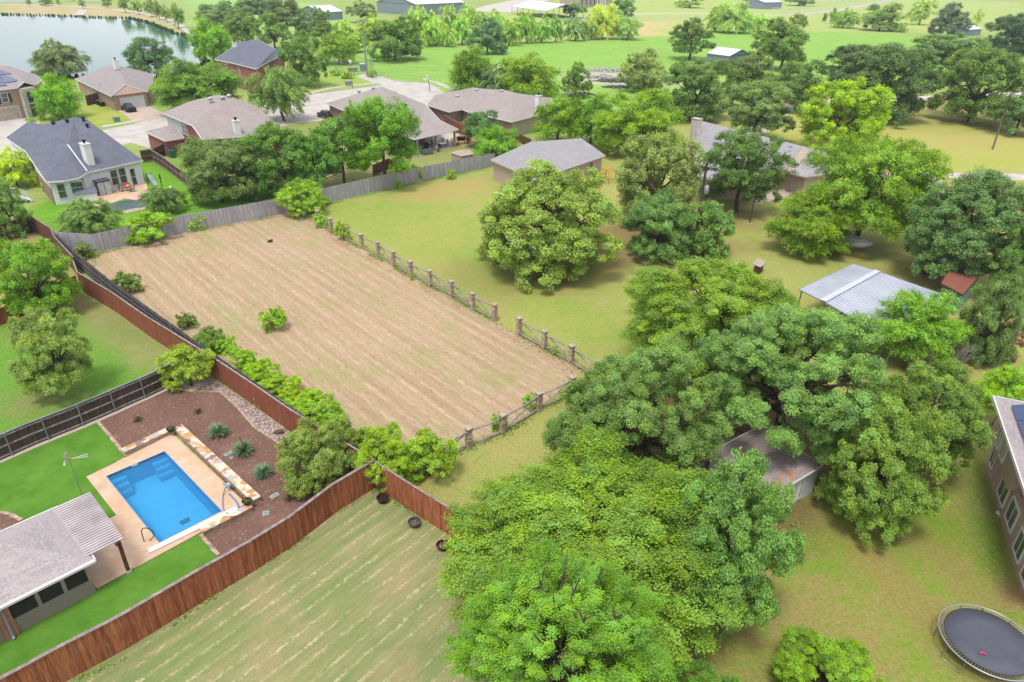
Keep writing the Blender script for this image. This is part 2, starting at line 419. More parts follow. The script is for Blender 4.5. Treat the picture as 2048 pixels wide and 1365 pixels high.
# --- flat sheets laid on it
def ribbon_mat(name, ang, ca, cb, cc, cd, row, kind):
    n = N(name, .95, 0, .1); v = n.coords('World', rot=-ang)       # x runs along the rows
    x = n.n('SeparateXYZ'); n.l(v, x.inputs[0])
    mid = n.noise(n.coords('World'), .22, 5, .6, .5); fine = n.noise(n.coords('World'), 8, 4, .75)
    st = n.noise(n.coords('World', rot=-ang, scale=(.10, 1.9, 1)), 1.0, 5, .6)
    st2 = n.noise(n.coords('World', rot=-ang, scale=(.9, 5.5, 1)), 1.0, 5, .7)
    wob = n.math('MULTIPLY', n.noise(n.coords('World', scale=(.3, .3, .3)), 1), .14 if kind == 'field' else .4)
    rowp = n.math('ABSOLUTE', n.math('SUBTRACT', n.math('FRACT', n.math('ADD', n.math('DIVIDE', x.outputs[1], row), wob)), .5))
    if kind == 'field':
        c = n.mix(n.rng(st, .36, .66), A(ca), A(cb))
        c = n.mix(n.math('MULTIPLY', n.rng(rowp, .25, .5, 0, .75), n.rng(st2, .35, .65)), c, A(cc))
        g = n.rng(n.noise(n.coords('World', rot=-ang, scale=(.35, .8, 1)), .45, 6, .7), .50, .68, 0, .8)
        c = n.mix(g, c, A(cd))
        c = n.mix(n.rng(n.noise(n.coords('World', rot=-ang, scale=(1.2, 3.5, 1)), 1.6, 6, .75), .52, .66, 0, .62), c, A((140, 114, 88)))
    else:
        big = n.noise(n.coords('World'), .16, 4, .6, .8)
        c = n.mix(n.rng(mid, .36, .64), A(ca), A(cb))
        c = n.mix(n.rng(st, .40, .62, .0, .8), c, A(cd))
        c = n.mix(n.rng(big, .54, .66, 0, .55), c, A((176, 156, 118)))
        cl = n.noise(n.coords('World', rot=-ang, scale=(1.6, 2.4, 1)), 2.6, 6, .8, .5)
        band = n.rng(rowp, .10, .50, .55, 1)
        mk = n.rng(n.math('MULTIPLY', band, cl), .44, .52)
        pt = n.rng(n.noise(n.coords('World'), .35, 3), .36, .56)
        c = n.mix(n.math('MULTIPLY', n.math('MULTIPLY', mk, .8), n.math('MULTIPLY', pt, n.rng(st2, .34, .54, .15, 1))), c, A(cc))
    c = n.hsv(c, .5, 1, n.math('MULTIPLY', n.rng(fine, .25, .75, .84, 1.14), n.rng(st2, .3, .7, .88, 1.12)))
    n.col(c); n.bump(n.math('ADD', fine, st2), .06, .6); M[name] = n.m
ribbon_mat('mown_field', R(-48), (180, 153, 122), (197, 171, 140), (212, 193, 166), (162, 166, 104), 1.1, 'field')
ribbon_mat('striped_lawn', R(52), (140, 148, 96), (166, 158, 112), (216, 198, 162), (126, 146, 86), .8, 'lawn')
plain('concrete', (214, 206, 198), .85, var=.1, scale=.35)
plain('sidewalk', (216, 208, 196), .85, var=.1, scale=.5)
plain('gravel_road', (222, 214, 206), .95, var=.12, scale=.6)
plain('tan_slab', (206, 188, 174), .85, var=.12, scale=.8, c2=(192, 168, 152))
def sheet(name, pts, lvl, mat, edge=0.0, label=None, **kw):
    """a flat sheet of real thickness; edge > 0 raises it to a kerb height"""
    mb = MB(); w = wp(pts); z = .004 * lvl + edge
    mb.prism(w, z - .02 - edge, z); o = mb.build(name, mat); return tag(o, label, kind='structure', **kw)
def strip(name, pts, wid, lvl, mat, edge=0.0):
    c = [P(*p) if not isinstance(p, Vector) else p for p in pts]; l, r = [], []
    # smooth the centre line
    for _ in range(2):
        q = [c[0]]
        for a, b in zip(c[:-1], c[1:]): q += [a * .75 + b * .25, a * .25 + b * .75]
        c = q + [c[-1]]
    for i, p in enumerate(c):
        d = (c[min(i + 1, len(c) - 1)] - c[max(i - 1, 0)]).normalized(); s_ = Vector((-d.y, d.x, 0))
        l.append(p + s_ * wid / 2); r.append(p - s_ * wid / 2)
    mb = MB(); z = .004 * lvl + edge
    for i in range(len(c) - 1):
        mb.prism([l[i].to_tuple()[:2], r[i].to_tuple()[:2], r[i + 1].to_tuple()[:2], l[i + 1].to_tuple()[:2]], z - .02 - edge, z)
    return tag(mb.build(name, mat), kind='structure')
FIELD = [(188, 508), (370, 463), (512, 438), (600, 420), (632, 445), (700, 484), (788, 536), (905, 597), (1000, 650), (1142, 728), (1160, 748), (1075, 822), (1005, 868), (938, 893), (870, 938), (790, 965), (700, 905), (560, 815), (400, 715), (290, 640), (190, 556), (165, 530)]
sheet('mown_field', FIELD, 1, 'mown_field')
sheet('striped_lawn', [(752, 976), (822, 1021), (960, 1112), (1060, 1200), (1150, 1500), (-400, 1700), (-330, 1622), (140, 1356), (260, 1291), (401, 1204), (590, 1090), (672, 1025)], 1, 'striped_lawn')
ROAD = [(-200, 345), (0, 292), (20, 262), (190, 264), (279, 246), (335, 233), (480, 222), (619, 190), (762, 171), (712, 153), (730, 146), (760, 153), (794, 163), (857, 167), (878, 177), (890, 188), (880, 200), (852, 214), (800, 240), (690, 238), (600, 246), (520, 262), (345, 300), (300, 297), (262, 286), (200, 300), (60, 340), (-150, 420)]
sheet('street', ROAD, 1, 'concrete')
sheet('left_driveway', [(-100, 300), (-60, 225), (45, 234), (80, 243), (76, 262), (18, 290)], 2, 'concrete')
sheet('garage_driveway', [(232, 218), (288, 208), (336, 231), (300, 243), (270, 246)], 3, 'tan_slab')
strip('sidewalk', [(205, 254), (245, 248), (282, 240)], 1.5, 3, 'sidewalk', .05)
strip('sidewalk', [(536, 216), (600, 194), (660, 176), (760, 166)], 1.6, 3, 'sidewalk', .05)
strip('sidewalk', [(548, 236), (565, 233), (590, 228)], 1.4, 3, 'sidewalk', .05)
strip('sidewalk', [(846, 158), (880, 168), (905, 180)], 1.6, 3, 'sidewalk', .05)
mb = MB()
for pl in ([(560, 213), (619, 188), (762, 170)], [(730, 146), (760, 153), (794, 163), (857, 167), (878, 177), (890, 188)]):
    for a, b in zip(pl[:-1], pl[1:]): mb.beam(P(*a) + Z * .05, P(*b) + Z * .05, .16, .14)
tag(mb.build('kerb', 'sidewalk'), kind='structure')
strip('gravel_driveway', [(980, 24), (1010, 12), (1040, 6), (1075, -2)], 26, 1, 'gravel_road')
strip('gravel_driveway', [(1075, 27), (1120, 33), (1190, 34), (1255, 29), (1330, 27), (1425, 27), (1500, 29), (1580, 31), (1640, 25), (1700, 16), (1770, 3), (1810, -6)], 7, 1, 'gravel_road')
strip('curved_driveway', [(1820, 336), (1855, 346), (1910, 352), (1980, 353), (2100, 355)], 3.6, 1, 'gravel_road')
strip('oak_driveway', [(1500, 272), (1530, 240), (1570, 219), (1620, 205), (1700, 198), (1790, 199), (1880, 194), (2060, 187)], 4.0, 1, 'gravel_road')
strip('lake_path', [(-300, 0), (0, 8), (100, 13), (190, 15), (270, 24), (330, 36), (362, 52), (374, 62), (390, 72)], 3.0, 1, 'gravel_road')
strip('lake_ramp', [(166, 20), (160, 26), (157, 31)], 4.0, 2, 'sidewalk')
# --- lake
n = N('lake_water', .06, 0, .5); n.col((.012, .09, .078, 1)); n.b.inputs['IOR'].default_value = 1.33
n.bump(n.math('ADD', n.noise(n.coords('World', rot=.5, scale=(.25, 1.2, 1)), 1.2, 4), n.math('MULTIPLY', n.noise(n.coords('World'), .12, 2), 2)), .05, .22); M['lake_water'] = n.m
mb = MB(); mb.poly([(x, y, -.5) for x, y in LAKE_W]); lk = mb.build('lake_water', 'lake_water')
bx = np.array(LAKE_W); tag(lk, kind='structure')
mb = MB(); rb = []
LB = [Vector((x, y, 0)) for x, y in LAKE_W]
plain('bank_reeds', (96, 116, 58), .9, var=.4, scale=1.2)
for a, b in zip(LB[1:16], LB[2:17]):
    d = b - a; m_ = int(d.length / .9)
    for i in range(m_):
        p = a + d * (i + random.random()) / m_; s_ = random.uniform(.3, .9)
        nn = Vector((-d.y, d.x, 0)).normalized()
        p = p - nn * random.uniform(-.6, 1.4)
        for _ in range(3):
            t = random.uniform(0, 6.28); o_ = Vector((math.cos(t), math.sin(t), 0)) * s_
            mb.add([p - o_ * .7 + Z * -.5, p + o_ * .7 + Z * -.5, p + o_ * .4 + Z * (s_ * .8 - .2)], [[0, 1, 2]])
tag(mb.build('bank_reeds', 'bank_reeds'), 'low green reeds along the lake bank', 'reeds', kind='stuff')
# ------------------------------------------------------------------ fences
boards('red_boards', (146, 74, 46), (196, 114, 74), (214, 164, 128))
boards('red_boards_smooth', (150, 84, 60), (168, 98, 72), (180, 116, 90))
boards('dark_boards', (74, 58, 54), (104, 82, 72), (150, 120, 96))
boards('grey_boards', (172, 168, 174), (200, 196, 202), (222, 218, 222))
boards('weathered_boards', (96, 90, 92), (126, 120, 122), (160, 156, 160))
boards('brown_boards', (98, 66, 52), (128, 88, 68), (150, 116, 92))
plain('galvanised', (176, 180, 186), .45, .5, var=.1)
plain('cap_wood', (178, 160, 158), .8, var=.2, scale=3)
plain('brown_rail', (176, 150, 128), .85, var=.2, scale=3)
plain('white_paint', (238, 240, 242), .5, var=.04)
plain('cedar_pole', (186, 180, 180), .85, var=.25, scale=5)
def walk(pts):
    c = [P(*p) if not isinstance(p, Vector) else p for p in pts]
    for a, b in zip(c[:-1], c[1:]):
        d = b - a; l = d.length
        yield a, b, d / l, l
def fence(name, label, pts, h, mat, bw=.14, cap=None, rails=(), rmat='brown_rail', side=1, post=0, pmat='galvanised', pr=.035, jit=.012, group=None, step=False, pout=.05, capw=.13, base_board=False, lean=0.0):
    rnd = random.Random(len(label)); c0 = P(*pts[0]) if not isinstance(pts[0], Vector) else pts[0]
    root = empty(name, c0, label, 'fence', group); b = MB(); cp = MB(); rl = MB(); posts = []
    acc = 0.0
    for a, e, d, l in walk(pts):
        nrm = Vector((-d.y, d.x, 0)) * side; n = max(1, int(l / bw)); w = l / n
        for i in range(n):
            hh = h + rnd.uniform(-jit, jit); c = a + d * (i + .5) * w + nrm * rnd.uniform(-.004, .004)
            b.obox(c + Z * hh / 2, d * w * .485, nrm * .011, Z * hh / 2, rnd.random())
        if cap: cp.beam(a + Z * (h + .03) + nrm * .02, e + Z * (h + .03) + nrm * .02, capw, .04)
        for z in rails: rl.beam(a + Z * z + nrm * .045, e + Z * z + nrm * .045, .05, .09)
        if post:
            k = -acc % post
            while k < l:
                posts.append((a + d * k + nrm * pout, nrm)); k += post
            acc = (acc + l) % post
    b.build('boards', mat, root)
    if cap: cp.build('cap_board', cap, root)
    if rails: rl.build('rails', rmat, root)
    for p, nn in posts[:98]:
        m = MB(); m.tube([p, p + Z * (h + .06)], pr, 6)
        m.build('post', pmat, root)
    return root
FR = 'tall red-brown board fences round the back gardens'
CORNER = (752, 975)
fence('wooden_fence', 'stained red-brown board fence running from the bottom left corner to the fence corner', [(-330, 1628), (140, 1359), (260, 1294), (401, 1207), (512, 1141), (590, 1090), (672, 1025), CORNER], 1.93, 'red_boards', cap='cap_wood', capw=.17, post=2.35, side=1, group=FR, rails=(.4, 1.0, 1.65), rmat='red_boards')
fence('wooden_fence', 'smooth red-brown board fence separating the pool garden from the mown field', [(752, 972), (590, 870), (512, 814), (430, 757), (305, 677), (235, 626), (165, 583), (157, 560)], 1.86, 'red_boards_smooth', cap='cap_wood', capw=.12, post=2.4, side=-1, group=FR, pout=.08)
fence('wooden_fence', 'red-brown board fence behind the three fire bowls', [(755, 977), (822, 1022), (900, 1072), (960, 1114), (1040, 1180)], 1.9, 'red_boards', cap='cap_wood', capw=.12, post=2.4, side=1, group=FR)
fence('wooden_fence', 'dark red board fence along the narrow side passage', [(157, 552), (118, 508), (112, 492), (68, 463), (40, 440)], 1.86, 'brown_boards', cap='cap_wood', capw=.1, side=-1, group=FR)
fence('wooden_fence', 'weathered brown board fence closing the end of the side passage', [(70, 464), (0, 486), (-60, 500)], 1.8, 'dark_boards', cap='cap_wood', capw=.1, side=1, group=FR)
fence('wooden_gate', 'small board gate with a steel frame between lawn and side passage', [(160, 582), (126, 597)], 1.5, 'red_boards', rails=(.2, .8, 1.45), side=-1, post=1.9)
fence('wooden_fence', 'low red board fence behind the green tree on the left lawn', [(126, 597), (40, 635), (-40, 668)], 1.4, 'red_boards', rails=(.2, .8, 1.3), side=-1)
fence('wooden_fence', 'dark weathered fence with steel posts along the artificial turf', [(-140, 975), (0, 922), (72, 890), (147, 860), (208, 834), (270, 806), (300, 793), (335, 776), (350, 768)], 1.62, 'dark_boards', cap='galvanised', capw=.1, rails=(.2, .85, 1.5), rmat='cedar_pole', side=-1, post=2.05, pr=.045, pout=.1)
fence('wooden_fence', 'old grey picket fence on the field side of the red fence', [(116, 494), (165, 542), (230, 596), (300, 648), (400, 722), (560, 838), (700, 935), (770, 985), (830, 1020), (960, 1106)], 1.72, 'weathered_boards', rails=(.4, 1.0, 1.5), rmat='weathered_boards', side=-1, post=2.4, pmat='cedar_pole', bw=.15, jit=.04)
fence('grey_fence', 'long sun-bleached grey picket fence at the far side of the field', [(118, 500), (195, 507 - 2), (370, 465), (512, 439), (600, 420), (652, 407), (745, 385), (838, 362)], 1.95, 'grey_boards', bw=.13, jit=.03, side=1, rails=(.4, 1.6), rmat='grey_boards', group='grey picket fences')
fence('grey_fence', 'bleached grey picket fence between the small garden shed and the paddock', [(846, 362), (915, 348), (965, 338), (990, 332)], 1.95, 'grey_boards', bw=.15, jit=.06, side=1, group='grey picket fences')
fence('wooden_fence', 'brown board fence with a gap behind the trees of the patio house', [(746, 352), (778, 338), (815, 352)], 1.5, 'brown_boards', side=1)
fence('wooden_fence', 'brown panel fence between the white house and the red brick house', [(285, 326), (306, 323), (330, 338), (361, 362), (400, 388)], 1.75, 'brown_boards', rails=(.15, .9, 1.7), rmat='cap_wood', cap='cap_wood', side=-1, post=2.2, pmat='cap_wood')
fence('wooden_fence', 'short brown fence against the wall of the red brick house', [(306, 323), (333, 310)], 1.75, 'brown_boards', rails=(.15, .9, 1.7), rmat='cap_wood', side=-1)
fence('wooden_fence', 'short brown fence beside the garage with the black car', [(175, 212), (201, 205)], 1.9, 'brown_boards', side=-1)
fence('wooden_fence', 'red-brown fence between the patio house and the chimney house', [(882, 246), (905, 262), (942, 278)], 1.9, 'red_boards_smooth', side=1, cap='cap_wood', capw=.1)
fence('wooden_fence', 'brown fence at the side of the chimney house lawn', [(1030, 282), (1062, 296)], 1.4, 'brown_boards', side=1)
fence('wooden_fence', 'grey shaded fence beneath the oaks behind the ranch house', [(1330, 246), (1400, 236), (1465, 220)], 2.2, 'weathered_boards', side=1)
fence('wooden_fence', 'low grey board fence behind the rusty roofed shed', [(1350, 985), (1450, 925), (1560, 862)], 1.1, 'grey_boards', side=1)
fence('wooden_fence', 'red fence beside the tall dense tree near the far brick house', [(600, 153), (634, 155)], 2.0, 'red_boards_smooth', side=1)

# --- stone post and pole fence
n = N('rough_stone', .9); v = n.coords('World'); vo = n.n('TexVoronoi'); vo.inputs['Scale'].default_value = 5.5; n.l(v, vo.inputs['Vector'])
sx = n.n('SeparateColor'); n.l(vo.outputs['Color'], sx.inputs[0])
c = n.mix(sx.outputs[0], A((206, 186, 166)), A((172, 148, 128))); c = n.mix(n.rng(sx.outputs[1], .6, .9), c, A((222, 200, 178)))
n.col(n.mix(n.rng(n.noise(v, 9, 4), .4, .7, 0, .5), c, A((130, 106, 92)))); n.bump(vo.outputs['Distance'], .05, .8); M['rough_stone'] = n.m
plain('capstone', (214, 194, 176), .9, var=.2, scale=6)
def stone_post(p, root, h=1.52, ang=0):
    m = MB(); z = 0
    while z < h - .01:                       # courses of uneven stones
        dz = min(random.uniform(.1, .2), h - z); s_ = .175 + random.uniform(-.02, .02)
        m.box(p + Z * (z + dz / 2) + Vector((random.uniform(-.01, .01), random.uniform(-.01, .01), 0)), (s_ * 2, s_ * 2, dz * .97), ang + random.uniform(-.05, .05)); z += dz
    o = m.build('stone_post', 'rough_stone', root)
    k = MB(); k.box(p + Z * (h + .035), (.45, .45, .075), ang); k.build('capstone', 'capstone', o)
def pole(root, a, b, r=.06, sag=0.0):
    m = MB(); mid = (a + b) / 2 - Z * sag
    m.tube([a, a.lerp(mid, .55) - Z * sag * .3, mid, b.lerp(mid, .55) - Z * sag * .3, b], [r, r * 1.05, r, r * .9, r * .85], 6); m.build('rail', 'cedar_pole', root)
def post_fence(label, pts, spans, h=1.52):
    w = [P(*p) for p in pts]; root = empty('stone_post_fence', w[0], label, 'fence')
    for i, p in enumerate(w): stone_post(p, root, h, R(-48))
    for i, (a, b) in enumerate(zip(w[:-1], w[1:])):
        if spans[i] == 0: continue
        d = (b - a).normalized() * .2
        pole(root, a + d + Z * h * .86, b - d + Z * h * .86, sag=.05)
        pole(root, a + d + Z * .22, b - d + Z * .22, sag=.04)
        if spans[i] > 1: pole(root, a + d + Z * h * .84 + Vector((.05, .05, 0)), b - d + Z * .26 + Vector((.05, .05, 0)), .05)
        if spans[i] > 2: pole(root, a + d + Z * .26 - Vector((.05, .05, 0)), b - d + Z * h * .62 - Vector((.05, .05, 0)), .048)
post_fence('stone post and cedar pole fence down the right side of the mown field', [(637, 448), (663, 464), (694, 481), (724, 497), (757, 513), (788, 533), (822, 553), (860, 572), (903, 594), (945, 619), (989, 642)], [1, 1, 1, 1, 2, 3, 3, 3, 3, 2])
post_fence('short stone post and pole fence ending at the big oak, after the gap', [(1038, 671), (1088, 698), (1142, 728), (1196, 760)], [2, 3, 2], 1.56)
post_fence('lower stone post and pole fence from the big oak to the corner bush', [(1143, 790), (1077, 823), (1005, 868), (938, 895), (850, 945), (790, 968)], [2, 2, 1, 3, 2], 1.46)
# --- white farm rails and wire
def rail_fence(label, pts, h, sp, mat='white_paint', nr=3, group='white farm rail fences', th=.14, name='rail_fence'):
    c0 = P(*pts[0]); root = empty(name, c0, label, 'fence', group); m = MB(); ps = []; acc = 0
    for a, b, d, l in walk(pts):
        for i in range(nr): m.beam(a + Z * h * (i + .8) / nr, b + Z * h * (i + .8) / nr, .05, th)
        t = -acc % sp
        while t < l: p = a + d * t; ps.append(p); t += sp
        acc = (acc + l) % sp
    m.build('rails', mat, root); 
    for p in ps[:98]: k = MB(); k.tube([p, p + Z * h * 1.05], th * .7, 4); k.build('post', mat, root)
    return root
rail_fence('white rail fence along the near side of the farm drive', [(1040, 52), (1110, 48), (1200, 44), (1255, 42), (1330, 39), (1400, 37), (1440, 37)], 1.5, 4)
rail_fence('white rail fence descending from the top edge to the open white shed', [(1460, 0), (1500, 9), (1545, 19), (1575, 22), (1640, 12), (1700, 4), (1760, -4)], 1.5, 4)
rail_fence('white rail fence on the far side of the farm drive at upper right', [(1560, 32), (1620, 28), (1680, 20), (1740, 9), (1800, 0)], 1.4, 4)
rail_fence('white rail fence left of the big barn', [(770, 20), (800, 15), (840, 11)], 1.6, 4)
rail_fence('white rail fence beyond the white-roofed field shed', [(540, 38), (600, 34), (640, 30), (700, 26)], 1.3, 4)
rail_fence('white rail fence glimpsed behind the willows below the big barn', [(820, 52), (860, 54), (905, 50), (1000, 46)], 1.4, 4)
rail_fence('thin wire fence on steel stakes beyond the street end', [(735, 150), (772, 155), (810, 160), (870, 163), (930, 158)], 1.2, 2.5, 'galvanised', 3, None, .035, 'wire_fence')
rail_fence('thin wire fence on stakes across the pasture behind the street end', [(760, 148), (850, 143), (900, 140)], 1.2, 3.5, 'galvanised', 3, None, .03, 'wire_fence')
rail_fence('wire fence stakes on the pasture above the rubble heaps', [(1225, 104), (1290, 100), (1350, 112)], 1.2, 4, 'galvanised', 2, None, .03, 'wire_fence')
rail_fence('low black iron fence by the ranch house lawn', [(1518, 440), (1545, 452), (1562, 458)], 1.0, .28, 'galvanised', 2, None, .02, 'iron_fence')
# ------------------------------------------------------------------ pool garden
n = N('turf', .95, 0, .1); v = n.coords('World')
c = n.mix(n.rng(n.noise(v, .7, 5, .6), .35, .65), A((84, 132, 40)), A((104, 150, 56))); fi = n.noise(v, 14, 4, .75)
n.col(n.hsv(c, .5, 1, n.rng(fi, .25, .75, .82, 1.16))); n.bump(fi, .03, .5); M['turf'] = n.m
n = N('mulch', .95, 0, .1); v = n.coords('World'); vo = n.n('TexVoronoi'); vo.inputs['Scale'].default_value = 16; n.l(v, vo.inputs['Vector'])
sx = n.n('SeparateColor'); n.l(vo.outputs['Color'], sx.inputs[0])
c = n.mix(sx.outputs[0], A((116, 86, 76)), A((142, 110, 98))); c = n.mix(n.rng(sx.outputs[1], .975, .995), c, A((206, 176, 156)))
c = n.mix(n.rng(n.noise(v, .5, 4), .5, .7, 0, .4), c, A((160, 126, 110)))
n.col(c); n.bump(vo.outputs['Distance'], .05, .7); M['mulch'] = n.m
n = N('river_gravel', .9); v = n.coords('World'); vo = n.n('TexVoronoi'); vo.inputs['Scale'].default_value = 9; n.l(v, vo.inputs['Vector'])
sx = n.n('SeparateColor'); n.l(vo.outputs['Color'], sx.inputs[0])
c = n.mix(sx.outputs[0], A((178, 154, 148)), A((222, 204, 200))); c = n.mix(n.rng(vo.outputs['Distance'], .38, .62, 0, .8), c, A((110, 88, 84)))
n.col(c); n.bump(n.math('MULTIPLY', vo.outputs['Distance'], -1), .06, .8); M['river_gravel'] = n.m
n = N('pool_deck', .75); v = n.coords('World')
c = n.mix(n.rng(n.noise(v, .8, 6, .65), .34, .66), A((222, 194, 168)), A((212, 172, 138))); c = n.mix(n.rng(n.noise(v, 2.2, 5, .6, .6), .55, .75, 0, .7), c, A((234, 212, 192)))
n.col(c); M['pool_deck'] = n.m
n = N('flagstone', .8); v = n.coords('World'); vo = n.n('TexVoronoi', feature='F1'); vo.inputs['Scale'].default_value = 2.6; n.l(v, vo.inputs['Vector'])
ve = n.n('TexVoronoi', feature='DISTANCE_TO_EDGE'); ve.inputs['Scale'].default_value = 2.6; n.l(v, ve.inputs['Vector'])
sx = n.n('SeparateColor'); n.l(vo.outputs['Color'], sx.inputs[0]); rm = n.n('ValToRGB'); e = rm.color_ramp; e.interpolation = 'CONSTANT'
for i, (p_, cc) in enumerate(((0, (226, 214, 198)), (.25, (206, 152, 96)), (.45, (232, 218, 200)), (.62, (150, 116, 108)), (.75, (212, 178, 140)), (.9, (190, 184, 184)))):
    el = e.elements[i] if i < 2 else e.elements.new(p_); el.position = p_; el.color = A(cc)
n.l(sx.outputs[0], rm.inputs[0]); c = n.mix(n.rng(ve.outputs[0], .0, .03, 1, 0), rm.outputs[0], A((222, 204, 178)))
n.col(n.mix(n.rng(n.noise(v, 7, 4), .4, .7, 0, .25), c, A((150, 130, 118)))); M['flagstone'] = n.m
n = N('stacked_stone', .9); v = n.coords('UV'); b_ = n.n('TexBrick'); b_.inputs['Scale'].default_value = 1; b_.inputs['Brick Width'].default_value = .34; b_.inputs['Row Height'].default_value = .09; b_.inputs['Mortar Size'].default_value = .008
b_.inputs['Color1'].default_value = A((210, 190, 166)); b_.inputs['Color2'].default_value = A((176, 146, 120)); b_.inputs['Mortar'].default_value = A((120, 100, 86)); n.l(v, b_.inputs['Vector'])
n.col(b_.outputs[0]); M['stacked_stone'] = n.m
plain('coping_white', (246, 240, 234), .6, var=.03)
plain('pool_shell', (44, 142, 214), .45, var=.1, scale=1.2, c2=(44, 142, 214)); plain('pool_floor', (124, 202, 244), .5, var=.1, scale=.7, c2=(98, 186, 238))
plain('pool_step', (96, 170, 232), .45, var=.05)
plain('black_iron', (40, 40, 44), .5, .3)
sheet('artificial_turf', [(-260, 1030), (0, 921), (194, 844), (252, 912), (173, 955), (232, 1032), (150, 1085), (-60, 1190), (-300, 1290)], 2, 'turf')
sheet('artificial_turf', [(-400, 1500), (-100, 1333), (0, 1281), (195, 1178), (400, 1068), (436, 1111), (401, 1200), (260, 1286), (140, 1350), (-330, 1612)], 2, 'turf')
sheet('mulch_bed', [(196, 844), (335, 778), (380, 784), (440, 786), (470, 812), (510, 858), (560, 890), (628, 905), (690, 950), (738, 976), (672, 1021), (590, 1086), (512, 1136), (440, 1180), (436, 1111), (402, 1069), (500, 1016), (492, 1006), (345, 862), (252, 912)], 1, 'mulch')
sheet('mulch_bed', [(-80, 1060), (-20, 1028), (20, 1030), (42, 1040), (30, 1075), (-50, 1100)], 4, 'mulch')
sheet('gravel_bed', [(335, 777), (424, 758), (512, 816), (590, 872), (752, 976), (735, 976), (690, 948), (628, 903), (560, 888), (510, 856), (470, 810), (440, 784), (380, 781)], 2, 'river_gravel')
strip('mow_strip', [(0, 925), (72, 893), (147, 863), (208, 837), (270, 809), (335, 779)], .34, 3, 'tan_slab', .03)
def edging(pts, w=.14, h=.07, mat='coping_stone', name='stone_edging', lv=0):
    m = MB(); c = [P(*p) for p in pts]
    for a, b in zip(c[:-1], c[1:]):
        d = b - a; k = max(1, int(d.length / .32))
        for i in range(k):
            q0 = a + d * (i + .03) / k; q1 = a + d * (i + .97) / k
            m.beam(q0 + Z * (h / 2 + random.uniform(-.008, .008)), q1 + Z * (h / 2), w * random.uniform(.85, 1.15), h)
    return m.build(name, mat)
plain('coping_stone', (222, 196, 168), .85, var=.25, scale=4)
tag(edging([(335, 777), (380, 782), (440, 785), (470, 811), (510, 857), (560, 889), (628, 904), (690, 949), (736, 977)]), 'curved stone edging between mulch bed and gravel bed', 'edging')
tag(edging([(196, 845), (224, 878), (253, 914)], .2), 'straight stone edging between the larger turf and the mulch', 'edging')
tag(edging([(401, 1070), (437, 1112)], .2), 'short stone edging at the end of the narrow turf', 'edging')
tag(edging([(-40, 1030), (0, 1026), (22, 1030), (44, 1042)], .2), 'curved stone edging round the small mulch bed by the pool house', 'edging')
# deck with a hole for the pool
DK = [P(*p) for p in ((173, 955), (262, 911), (345, 868), (492, 1008), (400, 1067), (195, 1178), (95, 1090), (214, 1041), (233, 1032))]
mb = MB(); ip = POOL; W4 = [P(*p) for p in ((173, 955), (345, 868), (492, 1008), (300, 1125))]
# ring pieces between pool and the deck outline
a0, a1, a2, a3 = POOL
m1 = P(262, 911)
for quad in ([W4[0], m1, a1, a0], [m1, W4[1], a1], [W4[1], W4[2], a2, a1], [W4[2], P(400, 1067), a3, a2], [P(400, 1067), P(195, 1178), P(95, 1090), P(214, 1041), P(233, 1032), a3], [P(233, 1032), W4[0], a0, a3]):
    mb.prism([(q.x, q.y) for q in quad], -.12, .045)
tag(mb.build('pool_deck', 'pool_deck'), kind='structure')
pr = empty('swimming_pool', pc, 'rectangular bright blue swimming pool set in the tan deck', 'pool')
m = MB(); zb = -1.25
for a, b in zip(POOL, POOL[1:] + POOL[:1]): m.add([Vector((a.x, a.y, .05)), Vector((b.x, b.y, .05)), Vector((b.x, b.y, zb)), Vector((a.x, a.y, zb))], [[0, 3, 2, 1]])
m.build('pool_shell', 'pool_shell', pr); m = MB(); m.add([Vector((a.x, a.y, zb)) for a in POOL], [[3, 2, 1, 0]]); m.build('pool_floor', 'pool_floor', pr)
m = MB()
for (a, b, k) in ((-1, -1, 1), (1, -1, -1), (1, 1, -1)):
    for j, dz in ((0, -.28), (1, -.55), (2, -.85)):
        c = pc + pu * (a * (PW / 2 - .45 - .0)) + pv * (b * (PL / 2 - .3 - .3 * j))
        m.box(c + Z * (dz - .15), (.9, .3, .3), math.atan2(pu.y, pu.x))
m.build('steps', 'pool_step', pr)
n = N('pool_water', .05, 0, .5); n.b.inputs['Base Color'].default_value = (.06, .35, .62, 1); n.b.inputs['IOR'].default_value = 1.33
n.bump(n.noise(n.coords('World'), 3.2, 5, .7, .8), .08, .8)
tb = n.n('BsdfTransparent'); tb.inputs[0].default_value = (.55, .86, .97, 1); ms = n.n('MixShader'); lw = n.n('LayerWeight'); lw.inputs[0].default_value = .2
n.l(n.rng(lw.outputs['Facing'], 0, 1, .22, .75), ms.inputs[0]); n.l(tb.outputs[0], ms.inputs[1]); n.l(n.b.outputs[0], ms.inputs[2]); n.l(ms.outputs[0], n.o.inputs[0]); M['pool_water'] = n.m
m = MB(); m.add([Vector((a.x, a.y, -.09)) for a in POOL], [[3, 2, 1, 0]]); m.build('water', 'pool_water', pr)
m = MB(); e0 = P(298, 1104, .06); e1 = P(474, 1018, .06); m.beam(e0 + Z * .03, e1 + Z * .03, .34, .1); m.build('coping_bar', 'coping_white', pr)
m = MB()
for a, b in ((a0, a1), (a1, a2), (a3, a0)):
    nn = ((a + b) / 2 - pc).normalized(); m.beam(Vector((a.x, a.y, .05)), Vector((b.x, b.y, .05)), .05, .03)
m.build('rim', 'pool_shell', pr)
m = MB(); s0 = P(263, 937, .06); m.box(pc - pv * (PL / 2 - .02) - pu * .1 + Z * .0, (.34, .06, .1), math.atan2(pu.y, pu.x)); m.build('skimmer', 'coping_white', pr)
